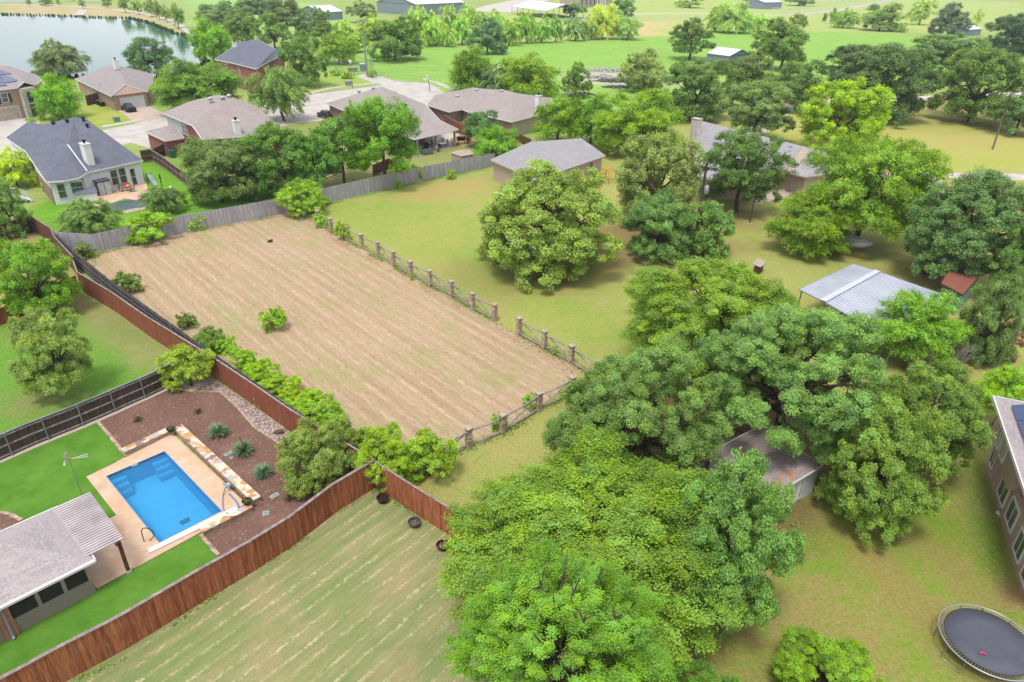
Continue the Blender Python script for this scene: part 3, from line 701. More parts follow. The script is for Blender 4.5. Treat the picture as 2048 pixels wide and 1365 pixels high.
# raised stone seat wall round the deck
def wallrun(root, pts, w, h, side):
    c = [P(*p) for p in pts]
    for a, b in zip(c[:-1], c[1:]):
        d = (b - a).normalized(); nn = Vector((-d.y, d.x, 0)) * side * w / 2
        m = MB(); m.beam(a + nn + Z * (h / 2), b + nn + Z * (h / 2), w, h); m.build('wall', 'stacked_stone', root)
        m = MB(); m.beam(a + nn - d * .03 + Z * (h + .03), b + nn + d * .03 + Z * (h + .03), w + .07, .06); m.build('flagstone_top', 'flagstone', root)
sw = empty('stone_seat_wall', P(345, 868), 'low stone wall with flagstone top round the pool deck', 'wall')
wallrun(sw, [(252, 913), (343, 870)], .42, .3, 1); wallrun(sw, [(350, 866), (506, 1012)], .5, .32, 1)
wallrun(sw, [(500, 1018), (403, 1068)], .36, .32, 1)
def lathe_pot(name, label, x, y, z0, r, h, mat, cat='pot', fill=None, fmat=None):
    p = P(x, y, z0); root = empty(name, p, label, cat)
    m = MB(); m.lathe(p, [(0, 0), (r * .62, 0), (r * .86, h * .45), (r, h * .92), (r * 1.12, h * .93), (r * 1.12, h), (r * .95, h), (r * .86, h * .55), (0, h * .5)], 24); m.build('bowl', mat, root)
    if fill:
        k = MB(); rnd = random.Random(int(x))
        for i in range(60):
            t, q = rnd.uniform(0, 6.28), rnd.uniform(0, .8) * r; c = p + Vector((q * math.cos(t), q * math.sin(t), h * rnd.uniform(.6, 1.25) if fill == 'plant' else h * rnd.uniform(.5, .66)))
            a = Vector((rnd.uniform(-1, 1), rnd.uniform(-1, 1), rnd.uniform(-.2, .6))) * r * .28; b2 = Vector((-a.y, a.x, rnd.uniform(-.03, .03)))
            if fill == 'plant': k.add([c - a, c + b2 * .6, c + a, c - b2 * .6], [[0, 1, 2, 3]])
            else: k.box(c, (r * .3, r * .22, r * .2), t)
        k.build('plant' if fill == 'plant' else 'ash', fmat, root)
    return root
plain('succulent', (132, 150, 44), .7, var=.5, scale=9); plain('ash', (150, 132, 124), .95, var=.4, scale=12); plain('dark_pot', (62, 54, 58), .55, var=.2); plain('steel_bowl', (120, 118, 116), .5, .3, var=.4, scale=8, c2=(74, 50, 46)); plain('rust_red', (96, 40, 36), .6, var=.4, scale=6)
lathe_pot('planter_bowl', 'black planter with succulents on the upper corner of the stone wall', 343, 863, .34, .25, .24, 'dark_pot', 'planter', 'plant', 'succulent')
lathe_pot('planter_bowl', 'black planter with succulents on the lower corner of the stone wall', 495, 1008, .34, .25, .24, 'dark_pot', 'planter', 'plant', 'succulent')
lathe_pot('fire_bowl', 'dark fire bowl with a red base nearest the fence corner', 766, 1004, 0, .32, .34, 'rust_red', 'fire bowl', 'ash', 'dark_pot')
lathe_pot('fire_bowl', 'grey steel fire bowl full of ash, middle of the three by the fence', 829, 1052, 0, .32, .32, 'steel_bowl', 'fire bowl', 'ash', 'ash')
lathe_pot('fire_bowl', 'dark red fire bowl with grey ash, nearest the bright elm', 886, 1098, 0, .32, .32, 'rust_red', 'fire bowl', 'ash', 'ash')
# yuccas
plain('yucca_leaf', (136, 176, 144), .6, var=.35, scale=5, c2=(168, 196, 140)); plain('pale_leaf', (196, 178, 116), .7, var=.3, scale=6); plain('dry_stalk', (196, 142, 96), .8)
def yucca(x, y, r, label, mat, stalks=0, nleaf=150, flat=.5, name='yucca'):
    p = P(x, y); root = empty(name, p, label, 'plant'); m = MB(); rnd = random.Random(int(x * 7))
    for i in range(nleaf):
        t = rnd.uniform(0, 6.28); e = rnd.uniform(.02, 1.25); L_ = r * rnd.uniform(.8, 1.1)
        d = Vector((math.cos(t) * math.cos(e), math.sin(t) * math.cos(e), math.sin(e))); s_ = Vector((-math.sin(t), math.cos(t), 0)) * r * .05
        o = p + Z * (r * .3); a = o + d * L_ * .5 + Z * .03; b = o + d * L_ - Z * (L_ * .16 * (1.3 - e))
        m.add([o - s_ * .7, o + s_ * .7, a + s_, b, a - s_], [[0, 1, 2, 3, 4]])
    m.build('leaves', mat, root)
    for k in range(stalks):
        q = MB(); e = Vector((rnd.uniform(-.2, .2), rnd.uniform(-.1, .3), 1.15)); o = p + Vector((rnd.uniform(-.1, .1), rnd.uniform(-.1, .1), .2))
        q.tube([o, o + e * .6, o + e], [.02, .025, .01], 5)
        for j in range(26): c = o + e * rnd.uniform(.5, 1); dd = Vector((rnd.uniform(-1, 1), rnd.uniform(-1, 1), rnd.uniform(0, 1))) * .07; q.add([c, c + dd, c + dd * .5 + Z * .03], [[0, 1, 2]])
        q.build('flower_stalk', 'dry_stalk', root)
yucca(437, 872, .78, 'blue-green yucca with one dry stalk, uppermost of the three', 'yucca_leaf', 1, 190)
yucca(487, 908, .8, 'blue-green yucca with several dry stalks, middle of the three', 'yucca_leaf', 3, 190)
yucca(527, 952, .72, 'blue-green yucca without stalks beside the crape myrtle', 'yucca_leaf', 0, 150)
yucca(580, 998, .44, 'small pale yellow yucca near the red fence', 'pale_leaf', 0, 90)
yucca(276, 842, .36, 'small straw-coloured grass tuft left in the mulch', 'pale_leaf', 0, 80, name='grass_tuft')
yucca(397, 826, .36, 'small straw-coloured grass tuft high in the mulch', 'pale_leaf', 0, 80, name='grass_tuft')
plain('valve_green', (176, 200, 186), .6, var=.1)
def lid(x, y, w, l, ang, label):
    p = P(x, y); root = empty('valve_box_lid', p, label, 'valve cover')
    m = MB(); m.box(p + Z * .03, (w, l, .06), ang); m.build('frame', 'valve_green', root)
    m = MB(); m.box(p + Z * .063, (w * .7, l * .6, .012), ang); m.build('lid', 'galvanised', root)
lid(457, 909, .5, .32, R(50), 'pale green valve cover beside the middle yucca'); lid(549, 993, .5, .32, R(50), 'pale green rectangular valve cover between two yuccas')
lid(532, 1028, .36, .36, R(20), 'square valve cover with a tap in the lower mulch'); lid(464, 917, .18, .18, 0, 'small round-cornered drain cover beside the middle yucca')
# small flat rocks in the gravel
m = MB(); p = P(557, 866); m.prism([(p.x + a, p.y + b) for a, b in ((-.3, -.1), (0, -.2), (.4, -.05), (.3, .15), (-.1, .2))], 0, .14); tag(m.build('flat_rock', 'rust_stone' if 'rust_stone' in M else plain('rust_stone', (128, 92, 74), .9, var=.3)), 'flat brown rock lying on the gravel bed', 'rock')
# pool rail, hose, float, drain
def curve_obj(name, pts, r, mat, label, cat, parent=None, n=8):
    c = [Vector(p) for p in pts]
    for _ in range(3):
        q = [c[0]]
        for a, b in zip(c[:-1], c[1:]): q += [a * .75 + b * .25, a * .25 + b * .75]
        c = q + [c[-1]]
    m = MB(); m.tube(c, r, n); o = m.build(name, mat, parent, True); return tag(o, label, cat)
hr = [P(288, 1088, .05)]; h0 = P(289, 1085, 0); h1 = P(310, 1083, 0); dd = (h1 - h0)
curve_obj('pool_handrail', [h0, h0 + Z * .8, h0 + Z * 1.0 + dd * .3, h0 + Z * .85 + dd * 1.0, h0 + Z * .35 + dd * 1.15, h0 + Z * .1 + dd * .5], .024, 'black_iron', 'bent metal handrail at the near corner of the pool', 'handrail')
plain('hose_blue', (120, 150, 200), .5); plain('hose_brown', (150, 124, 112), .6)
curve_obj('pool_hose', [P(452, 974, .4), P(447, 985, .1), P(445, 1000, .08), P(446, 1018, .08), P(452, 1026, .12), P(460, 1028, .2)], .028, 'hose_blue', 'pale blue pool hose hanging from the stone wall', 'hose')
curve_obj('garden_hose', [P(458, 988, .07), P(466, 996, .07), P(474, 1005, .07), P(478, 1015, .07), P(477, 1022, .1)], .045, 'hose_blue', 'dark blue hose lying at the foot of the stone wall', 'hose')
curve_obj('coiled_hose', [P(447, 966, .4), P(450, 962, .4), P(457, 961, .4), P(458, 967, .4), P(450, 971, .4), P(446, 968, .4)], .02, 'hose_brown', 'brown coiled hose on the stone wall', 'hose')
p = P(457, 972, .38); rt_ = empty('pool_skimmer_head', p, 'light blue pool skimmer head on the stone wall', 'skimmer')
m = MB(); m.lathe(p, [(0, 0), (.16, 0), (.18, .06), (.15, .12), (.05, .14), (0, .14)], 16); m.build('body', plain('skimmer_blue', (130, 190, 226), .4), rt_, True)
m = MB(); m.box(p + Z * .16, (.16, .07, .05), .6); m.build('handle', 'coping_white', rt_)
m = MB(); p = pc + pv * 1.6 + pu * .35 + Z * (zb + .03)
for i in range(3): m.beam(p + pu * (-.28 + i * .02) + pv * (i * .14 - .14), p + pu * (.28 - i * .05) + pv * (i * .14 - .14), .06, .03)
for i in range(4): m.beam(p + pu * (-.25 + i * .16) - pv * .18, p + pu * (-.25 + i * .16) + pv * .18, .04, .03)
tag(m.build('drain_grate', 'black_iron'), 'black drain grate seen through the pool water', 'drain')
# ------------------------------------------------------------------ buildings
shingle('roof_slate_blue', (92, 96, 110), (120, 124, 138), (80, 84, 98))
shingle('roof_brown_grey', (148, 138, 138), (168, 158, 156), (136, 126, 128))
shingle('roof_mauve', (152, 140, 138), (174, 162, 158), (138, 128, 126))
shingle('roof_grey', (152, 148, 150), (172, 168, 170), (130, 128, 134))
shingle('roof_tan', (142, 138, 146), (190, 176, 172), (162, 154, 160), .30, .14)
shingle('roof_rusty', (128, 116, 122), (156, 142, 144), (150, 116, 96), .5, .2)
shingle('roof_brown', (130, 78, 62), (146, 92, 74), (116, 70, 58), .3, .14)
brickmat('brick_red', (168, 88, 78), (138, 68, 62), (186, 150, 140))
brickmat('brick_brown', (164, 132, 116), (128, 98, 86), (186, 168, 156))
brickmat('brick_tan', (190, 156, 136), (160, 124, 106), (206, 186, 170))
brickmat('brick_rose', (214, 178, 168), (188, 148, 140), (200, 176, 170))
brickmat('brick_orange', (204, 124, 78), (178, 98, 62), (216, 194, 176))
siding('siding_white', (254, 255, 255)); siding('siding_grey', (196, 202, 204)); siding('siding_taupe', (170, 158, 150), .19); siding('siding_beige', (206, 186, 172), .3)
plain('tan_stucco', (206, 182, 160), .9, var=.06); plain('white_stone', (244, 236, 226), .9, var=.15, scale=3)
plain('trim_white', (240, 238, 238), .5, var=.03); plain('trim_tan', (206, 190, 180), .6, var=.05); plain('garage_white', (228, 228, 236), .5, var=.04); plain('garage_tan', (216, 198, 182), .6)
plain('dark_door', (84, 62, 54), .5); plain('shutter_brown', (92, 66, 58), .7); plain('black_metal', (44, 44, 50), .45, .3); plain('vent_metal', (206, 206, 214), .35, .4)
plain('interior', (58, 52, 50), .9, var=.4, scale=2); plain('wood_post', (122, 82, 66), .8, var=.3, scale=5)
n = N('window_glass', .08, 0, .8); n.col(n.mix(n.rng(n.noise(n.coords('World'), 1.2, 2), .4, .6), A((96, 106, 112)), A((56, 62, 68)))); M['window_glass'] = n.m
n = N('solar_glass', .12, 0, .7); uv = n.coords('UV'); bb = n.n('TexBrick'); bb.offset = 0; bb.inputs['Scale'].default_value = 1; bb.inputs['Brick Width'].default_value = .16; bb.inputs['Row Height'].default_value = .16; bb.inputs['Mortar Size'].default_value = .004
bb.inputs['Color1'].default_value = A((48, 62, 108)); bb.inputs['Color2'].default_value = A((52, 68, 116)); bb.inputs['Mortar'].default_value = A((86, 98, 134)); n.l(uv, bb.inputs['Vector']); n.col(bb.outputs[0]); M['solar_glass'] = n.m
n = N('ribbed_metal', .42, .35, .5); sp = n.n('SeparateXYZ'); n.l(n.coords('UV'), sp.inputs[0])
fr = n.math('ABSOLUTE', n.math('SUBTRACT', n.math('FRACT', n.math('DIVIDE', sp.outputs[0], .42)), .5))
c = n.mix(n.rng(n.noise(n.coords('World'), .5, 5), .35, .7), A((222, 226, 238)), A((196, 200, 216))); n.col(n.mix(n.rng(fr, .30, .5, 0, .9), c, A((124, 128, 150)))); n.bump(n.rng(fr, .3, .5), .03, .8); M['ribbed_metal'] = n.m

class House:
    def __init__(s, name, label, at, cat='house', group=None):
        s.root = empty(name, P(*at), label, cat, group); s.v = {}; s.faces = []
    def pts(s, **kw):
        for k, a in kw.items(): s.v[k] = P(*a) if not isinstance(a, Vector) else a
        return s
    def off(s, k, src, deg, l, z=None):
        q = s.v[src] + D(deg) * l
        if z is not None: q.z = z
        s.v[k] = q; return q
    def roof(s, faces, mat, th=.14, name='roof'):
        m = MB(); F = []
        for f in faces:
            f = f.split() if isinstance(f, str) else f
            w = [s.v[k] for k in f]; nn = Vector((0, 0, 0))
            for i in range(len(w)): nn += w[i].cross(w[(i + 1) % len(w)])
            if nn.z < 0: f = f[::-1]; w.reverse()
            F.append(f)
            for i in range(1, len(w) - 1):
                if len(w) == 4 and i == 1: m.add(w, [[0, 1, 2, 3]], .5)
                elif len(w) != 4: m.add([w[0], w[i], w[i + 1]], [[0, 1, 2]], .5)
            dn = [p - Z * th for p in w]; m.add(dn[::-1], [list(range(len(w)))], .5)
        ed = {}
        for f in F:
            for i in range(len(f)): ed[(f[i], f[(i + 1) % len(f)])] = 1
        fs = MB()
        for a, b in ed:
            if (b, a) not in ed:
                p, q = s.v[a], s.v[b]; fs.beam(p - Z * (th * .55), q - Z * (th * .55), .07, th * 1.25)
        o = m.build(name, mat, s.root); fs.build('fascia', s.trim, s.root); s.faces += [[s.v[k] for k in f] for f in F]; return o
    trim = 'trim_white'
    def walls(s, loop, mat, inset=.4, name='wall', z0=0.0, drop=.16):
        loop = loop.split() if isinstance(loop, str) else loop
        w = [s.v[k] for k in loop]; n_ = len(w)
        ar = sum(w[i].x * w[(i + 1) % n_].y - w[(i + 1) % n_].x * w[i].y for i in range(n_)); sg = 1 if ar > 0 else -1; o = []
        for i in range(n_):
            a, b, c = w[i - 1], w[i], w[(i + 1) % n_]
            d1 = (b - a); d1.z = 0; d1.normalize(); d2 = (c - b); d2.z = 0; d2.normalize()
            n1 = Vector((-d1.y, d1.x, 0)) * sg; n2 = Vector((-d2.y, d2.x, 0)) * sg; bis = n1 + n2
            if bis.length < .2: bis = n1.copy()
            bis = bis.normalized() / max(.5, bis.normalized().dot(n1)); o.append(Vector((b.x, b.y, b.z)) + bis * inset)
        m = MB()
        for i in range(n_):
            a, b = o[i], o[(i + 1) % n_]
            m.add([Vector((a.x, a.y, z0)), Vector((b.x, b.y, z0)), b - Z * drop, a - Z * drop], [[0, 1, 2, 3] if sg > 0 else [3, 2, 1, 0]])
        m.add([p - Z * (drop + .02) for p in o], [list(range(n_)) if sg > 0 else list(range(n_))[::-1]])
        s.o = o; s.sg = sg; return m.build(name, mat, s.root)
    def seg(s, i):
        a, b = s.o[i].copy(), s.o[(i + 1) % len(s.o)].copy(); a.z = b.z = 0
        d = (b - a).normalized(); nn = Vector((d.y, -d.x, 0)) * s.sg; return a, b, d, nn
    def opening(s, i, u, z, w, h, kind='window', frame='trim_white', pane='window_glass', bars=1, label=None):
        """u = metres along wall i from its first corner to the opening's centre"""
        a, b, d, nn = s.seg(i)
        if u < 0: u = (b - a).length + u
        c = a + d * u + Z * (z + h / 2) + nn * .03; m = MB(); t = .09
        for sgn in (-1, 1): m.obox(c + d * sgn * (w / 2 + t / 2), d * t / 2, nn * .05, Z * (h / 2 + t)); m.obox(c + Z * sgn * (h / 2 + t / 2), d * w / 2, nn * .05, Z * t / 2)
        if bars: m.obox(c + nn * .015, d * w / 2, nn * .02, Z * .025)
        fr_ = m.build(kind, frame, s.root, label=label)
        k = MB(); k.obox(c, d * w / 2, nn * .012, Z * h / 2); k.build('pane' if kind == 'window' else 'panel', pane, fr_); return fr_
    def on(s, x, y):
        o = Vector((0, 0, CAM_H)); d = P(x, y, 0) - o; best = None
        for w in s.faces:
            n_ = (w[1] - w[0]).cross(w[2] - w[0]).normalized()
            if abs(n_.dot(d)) < 1e-6: continue
            t = n_.dot(w[0] - o) / n_.dot(d); p = o + d * t
            ins = True; L_ = len(w)
            for i in range(L_):
                e = w[(i + 1) % L_] - w[i]
                if (p - w[i]).dot(Vector((-e.y, e.x, 0))) < -.3: ins = False
            if ins and (best is None or t < best[0]): best = (t, p)
        return best[1] if best else P(x, y, 4)
    def vents(s, L_, kind='box'):
        for x, y in L_:
            p = s.on(x, y); m = MB()
            if kind == 'dome': m.lathe(p, [(0, .34), (.2, .33), (.36, .22), (.4, .1), (.3, 0), (.28, -.2)], 14); m.build('roof_vent', 'vent_metal', s.root, True)
            elif kind == 'turbine': m.lathe(p, [(0, .55), (.16, .52), (.26, .38), (.26, .28), (.14, .18), (.14, -.15)], 12); m.build('roof_vent', 'black_metal', s.root, True)
            elif kind == 'pipe': m.tube([p - Z * .1, p + Z * .45], .06, 8); m.build('vent_pipe', 'vent_metal', s.root)
            else: m.box(p + Z * .1, (.4, .4, .22), .8); m.build('roof_vent', 'vent_metal', s.root)
    def chimney(s, bx, by, ty, w=.8, l=1.1, ang=50, mat='siding_white', cap='black_metal', deep=1.2):
        """stands where the pixel of its foot meets the roof, as tall as the pixel row of its top says"""
        p = s.on(bx, by); lo, hi = 0.0, 9.0
        for _ in range(25):
            md = (lo + hi) / 2
            if proj(p + Z * md)[1] < ty: hi = md
            else: lo = md
        ht = p.z + lo; zb = max(0, p.z - deep); m = MB(); m.box(Vector((p.x, p.y, (zb + ht) / 2)), (w, l, ht - zb), R(ang)); o = m.build('chimney', mat, s.root)
        k = MB(); k.box(Vector((p.x, p.y, ht + .03)), (w + .14, l + .14, .1), R(ang)); k.build('chimney_cap', s.trim, o)
        if cap: k = MB(); k.lathe(Vector((p.x, p.y, ht)), [(.14, .05), (.14, .28), (.24, .3), (.24, .5), (0, .52)], 12); k.build('flue', cap, o)

# --- white house with the slate blue roof (left)
h = House('white_house', 'white clapboard house with slate blue roof and white chimney', (150, 380))
h.pts(a=(92, 364, 3.0), b=(128, 362, 3.0), c=(158, 356, 3.0), d=(175, 345, 3.1), e=(286, 321, 3.1), r1=(172, 238, 7.2), r0=(147, 235, 7.2), m=(136, 292, 5.3), v=(76, 252, 6.0), p=(55, 244, 6.1), l=(11, 276, 4.6), l2=(50, 302, 4.2), k=(122, 327, 4.0))
h.off('eb', 'e', 133, 15.5, 3.1); h.off('rb', 'r1', 133, 6.5, 4.0); h.off('lb', 'l', 48, 9.0, 4.3)
h.roof(['a b m l2', 'b c m', 'c d m', 'l2 m r0 v', 'l2 v p l', 'd e r1 r0', 'd r0 m', 'e eb r1', 'eb rb r0 r1', 'l p lb', 'lb p v', 'lb v r0 rb'], 'roof_slate_blue')
h.walls('a c d e eb lb l l2', 'siding_white', .35)
h.opening(0, 1.0, .75, .75, 1.7); h.opening(0, 2.7, 1.15, 1.3, 1.3)
h.opening(1, .9, 1.0, .45, 1.6)
for u in (3.4, 4.5): h.opening(2, u, .75, .85, 1.85)
h.opening(2, -1.35, .15, .6, 2.1, 'door', pane='window_glass'); h.opening(6, 3, 2.3, .7, 1.0)
w = [(h.o[0]), h.o[7]]                                    # brick lower side wall
m = MB(); a, b, d_, nn = h.seg(7); m.obox((a + b) / 2 + Z * 1.0 + nn * .06 + d_ * .4, d_ * ((b - a).length / 2 - .4), nn * .06, Z * 1.0); m.build('brick_wainscot', 'brick_brown', h.root)
h.vents([(107, 250), (135, 246), (167, 241), (175, 255)], 'turbine'); h.vents([(162, 268), (102, 284), (45, 297), (126, 285)], 'pipe')
h.chimney(179, 325, 288, .8, 1.3, 50, 'siding_white')
m = MB(); m.beam(h.v['m'] + Z * .1, h.v['d'] + Z * .12, .12, .16); m.build('roof_flashing', 'trim_white', h.root)
# bay bump with its own little roof
m = MB(); q = P(165, 392, 0); a, b, d_, nn = h.seg(0); c = a + d_ * 3.4 + nn * .55; m.obox(c + Z * .55, d_ * 1.1, nn * .5, Z * .55); m.build('bay', 'siding_white', h.root)
m = MB(); c0 = c + Z * 1.15; m.add([c0 - d_ * 1.2 + nn * .6, c0 + d_ * 1.2 + nn * .6, c0 + d_ * 1.2 - nn * .52 + Z * .4, c0 - d_ * 1.2 - nn * .52 + Z * .4], [[0, 1, 2, 3]]); m.build('bay_roof', 'roof_slate_blue', h.root)

# --- red brick house with the mauve roof
h = House('brick_house', 'red brick house with mauve brown roof, low red wing and white chimney', (430, 330))
h.pts(a=(325, 226, 5.0), b=(384, 251, 5.0), c=(404, 279, 3.6), s0=(380, 203, 6.8), r0=(430, 191, 7.4), r1=(458, 192, 7.4), t=(512, 213, 6.2), g=(560, 254, 3.0))
h.off('d', 'c', 40, 12.5, 3.0); h.off('ab', 'a', 40, 9.0, 5.0); h.off('gb', 'g', 135, 10.0, 3.0)
h.roof(['a b r0 s0', 'b c d r1 r0', 'd g t r1', 'g gb t', 'gb ab r1 t', 'ab s0 r0 r1', 'ab a s0'], 'roof_mauve')
h.walls('a b c d g gb ab', 'brick_red', .4)
a, b, d_, nn = h.seg(0)
m = MB(); m.obox(a + d_ * 3.0 + nn * .04 + Z * 3.6, d_ * 3.0, nn * .03, Z * 1.2); m.build('upper_siding', 'siding_grey', h.root)
h.opening(0, 6.6, 2.9, .75, 1.5); h.opening(0, 7.6, 2.9, .75, 1.5); h.opening(1, 1.6, 2.2, .7, 1.5)
h.pts(p0=(289, 263, 2.6), p1=(330, 282, 2.6), p2=(368, 276, 2.6), p3=(347, 249, 3.4))
h.roof(['p0 p1 p3', 'p1 p2 p3'], 'roof_mauve', name='porch_roof'); h.off('p5', 'p0', 60, 5.0, 2.6); h.off('p6', 'p2', 60, 3.0, 2.6)
h.walls('p0 p1 p2 p6 p5', 'brick_red', .3, 'wing_wall')
h.vents([(396, 203), (421, 199), (445, 197), (458, 193)], 'dome'); h.chimney(475, 266, 242, .8, 1.0, 40)
# --- garage house with the black car
h = House('brick_house', 'tan brick house with a white double garage door, a black car in front', (200, 190))
h.pts(a=(150, 158, 2.8), b=(222, 193, 2.8), g0=(230, 192, 2.8), g1=(251, 169, 4.3), g2=(294, 184, 2.8), c=(305, 165, 2.8), r0=(224, 129, 5.6), r1=(236, 131, 5.6), v=(272, 174, 2.8))
h.off('bk', 'r0', 50, 8.5, 2.8); h.off('bk2', 'a', 50, 6, 2.8); h.off('gr', 'g1', 133, 6.5, 4.3)
h.roof(['a b g1 r0', 'g1 g2 r1 r0', 'g2 c r1', 'c bk r1', 'bk bk2 r0 r1', 'bk2 a r0'], 'roof_brown_grey')
h.walls('a b g2 c bk bk2', 'brick_tan', .35)
m = MB(); gA, gB, gC = h.v['b'] + Vector((0, 0, -.05)), h.v['g2'] + Vector((0, 0, -.05)), h.v['g1'] - Z * .05; ins = D(135) * .25; m.add([gA + ins, gB + ins, gC + ins], [[0, 1, 2]]); m.build('gable_wall', 'brick_tan', h.root)
h.opening(1, 3.6, .02, 4.6, 2.1, 'garage_door', pane='garage_white', bars=0)
h.opening(0, 8, 1.0, .8, 1.2); h.opening(0, 11, 1.0, .8, 1.2); h.opening(0, 14.5, 1.0, .8, 1.2)
h.vents([(200, 173)], 'pipe'); h.vents([(232, 142), (238, 140)], 'box'); h.chimney(233, 134, 121, .9, 1.0, 50)
# --- house with the solar panels and arched entry, left edge
h = House('brick_house', 'tan brick house with black solar panels and white arched entry at the left edge', (10, 215))
h.pts(a=(-90, 190, 5.3), b=(0, 178, 5.3), b2=(34, 176, 5.3), g=(48, 164, 6.0), g2=(70, 170, 5.3), c=(86, 160, 5.3), r0=(-20, 128, 7.4), r1=(12, 130, 7.4), k=(58, 145, 6.2))
h.off('bk', 'c', 130, 9, 5.3); h.off('bk2', 'a', 130, 13, 5.3)
h.roof(['a b2 r1 r0', 'b2 g k r1', 'g g2 k', 'g2 c k', 'c bk k', 'bk bk2 r0 r1 k', 'bk2 a r0'], 'roof_brown_grey')
h.walls('a b2 g2 c bk bk2', 'brick_tan', .35)
h.opening(0, -2.3, 3.1, 1.0, 1.5); h.opening(0, -3.0, .02, 4.9, 2.2, 'garage_door', pane='garage_tan', bars=0)
for uu in (-3.2, -1.4):
    a, b, d_, nn = h.seg(0); L_ = (b - a).length; m = MB(); m.obox(a + d_ * (L_ + uu) + nn * .05 + Z * 3.7, d_ * .2, nn * .03, Z * .8); m.build('shutter', 'shutter_brown', h.root)
a, b, d_, nn = h.seg(1); m = MB(); m.obox((a + b) / 2 + nn * .3 + Z * 2.5, d_ * 1.5, nn * .3, Z * 2.5); m.build('entry_tower', 'white_stone', h.root)
m = MB(); c = (a + b) / 2 + nn * .63
pts_ = [c + d_ * .55 + Z * 2.5, c + d_ * .55 + Z * 4.0] + [c + d_ * .55 * math.cos(t) + Z * (4.0 + .5 * math.sin(t)) for t in (.5, 1, 1.57, 2.1, 2.6)] + [c - d_ * .55 + Z * 4.0, c - d_ * .55 + Z * 2.5]
m.poly(pts_[::-1]); m.build('arched_window', 'window_glass', h.root); m = MB(); m.obox(c + Z * 1.1 + nn * .02, d_ * .55, nn * .03, Z * 1.1); m.build('front_door', 'shutter_brown', h.root)
m = MB()
for (x, y) in ((-14, 147), (-3, 145), (7, 148), (-10, 157), (2, 155), (13, 158), (-8, 166), (6, 165), (24, 162), (-2, 175 - 4)):
    p = h.on(x, y); u_ = (h.v['b2'] - h.v['a']).normalized(); s_ = (h.v['r1'] - h.v['b2']); s_ = (s_ - u_ * s_.dot(u_)).normalized(); n2 = u_.cross(s_)
    m.obox(p + n2 * .1, u_ * 1.0, s_ * .8, n2 * .03)
m.build('solar_panels', 'solar_glass', h.root)
# --- far red brick house
h = House('brick_house', 'far two-storey red brick house with slate roof, white gable trim and arched window', (480, 140))
h.pts(a=(429, 119, 5.4), b=(468, 127, 5.4), c=(512, 138, 5.4), d=(531, 127, 5.4), e=(570, 107, 5.4), ge=(551, 98, 6.8), r0=(480, 85, 7.6), r1=(515, 79, 7.6), gl=(534, 112, 5.4), )
h.off('bk', 'a', 40, 9, 5.4); h.off('bk2', 'e', 110, 8, 5.4)
h.roof(['a b r0', 'b c r1 r0', 'c d ge r1', 'd e ge', 'e bk2 ge', 'bk2 bk r0 r1 ge', 'bk a r0'], 'roof_slate_blue')
h.walls('a b c d e bk2 bk', 'brick_red', .35)
h.pts(q0=(452, 138, 2.8), q1=(487, 155, 2.8), q2=(510, 145, 2.8), q3=(487, 128, 4.2), q4=(512, 134, 3.4)); h.roof(['q0 q1 q3', 'q1 q2 q4 q3'], 'roof_slate_blue', name='lower_roof')
h.off('q5', 'q0', 50, 3, 2.8); h.walls('q0 q1 q2 q4 q5', 'brick_red', .3, 'lower_wall'); h.opening(0, 3, 0.6, .9, 1.4)
h.walls('a b c d e bk2 bk', 'brick_red', .36, 'upper_wall', z0=5.0)
h.opening(1, 1.4, 3.3, .7, 1.4); h.opening(0, 4, 3.3, .8, 1.4); h.opening(2, 1.0, 3.2, .9, 1.5); h.opening(3, 3.2, 2.6, 1.4, 1.9)
h.chimney(470, 94, 86, .8, 1.0, 40)
# --- patio house
h = House('patio_house', 'brick house with mauve roof and a covered patio on stone and timber posts', (760, 240))
h.pts(a=(653, 207, 2.8), b=(829, 279, 2.8), c=(917, 259, 2.8), k=(880, 241, 3.4), x=(851, 209, 3.4), s0=(684, 183, 4.6), v=(703, 187, 4.6), S=(729, 178, 6.0), T=(762, 173, 6.4))
h.off('ab', 'a', 60, 4, 2.8); h.off('xb', 'T', 60, 7, 2.8)
h.roof(['a b T', 'b c k x T', 'x xb T', 'xb ab T', 'ab a T'], 'roof_mauve')
h.pts(b1=(793, 262, 2.8), k1=(868, 243, 2.8)); h.walls('a b1 k1 x xb ab', 'brick_brown', .4)
h.opening(1, 3, .6, 1.6, 1.6); h.opening(1, 5.6, .05, .9, 2.1, 'door', pane='dark_door')
for x, y in ((834, 312), (873, 303), (909, 293)):
    p = P(x, y); m = MB(); m.box(p + Z * .45, (.42, .42, .9), R(45)); o = m.build('patio_post', 'white_stone', h.root); k = MB(); k.box(p + Z * 1.75, (.2, .2, 1.75), R(45)); k.build('timber_post', 'wood_post', o); k = MB(); k.box(p + Z * 1.75 + D(-45) * .16, (.1, .2, 1.7), R(45)); k.build('white_trim', 'trim_white', o)
h.vents([(718, 184), (747, 178), (789, 186)], 'dome'); h.vents([(770, 182)], 'pipe'); h.chimney(813, 243, 215, .8, 1.0, 45)
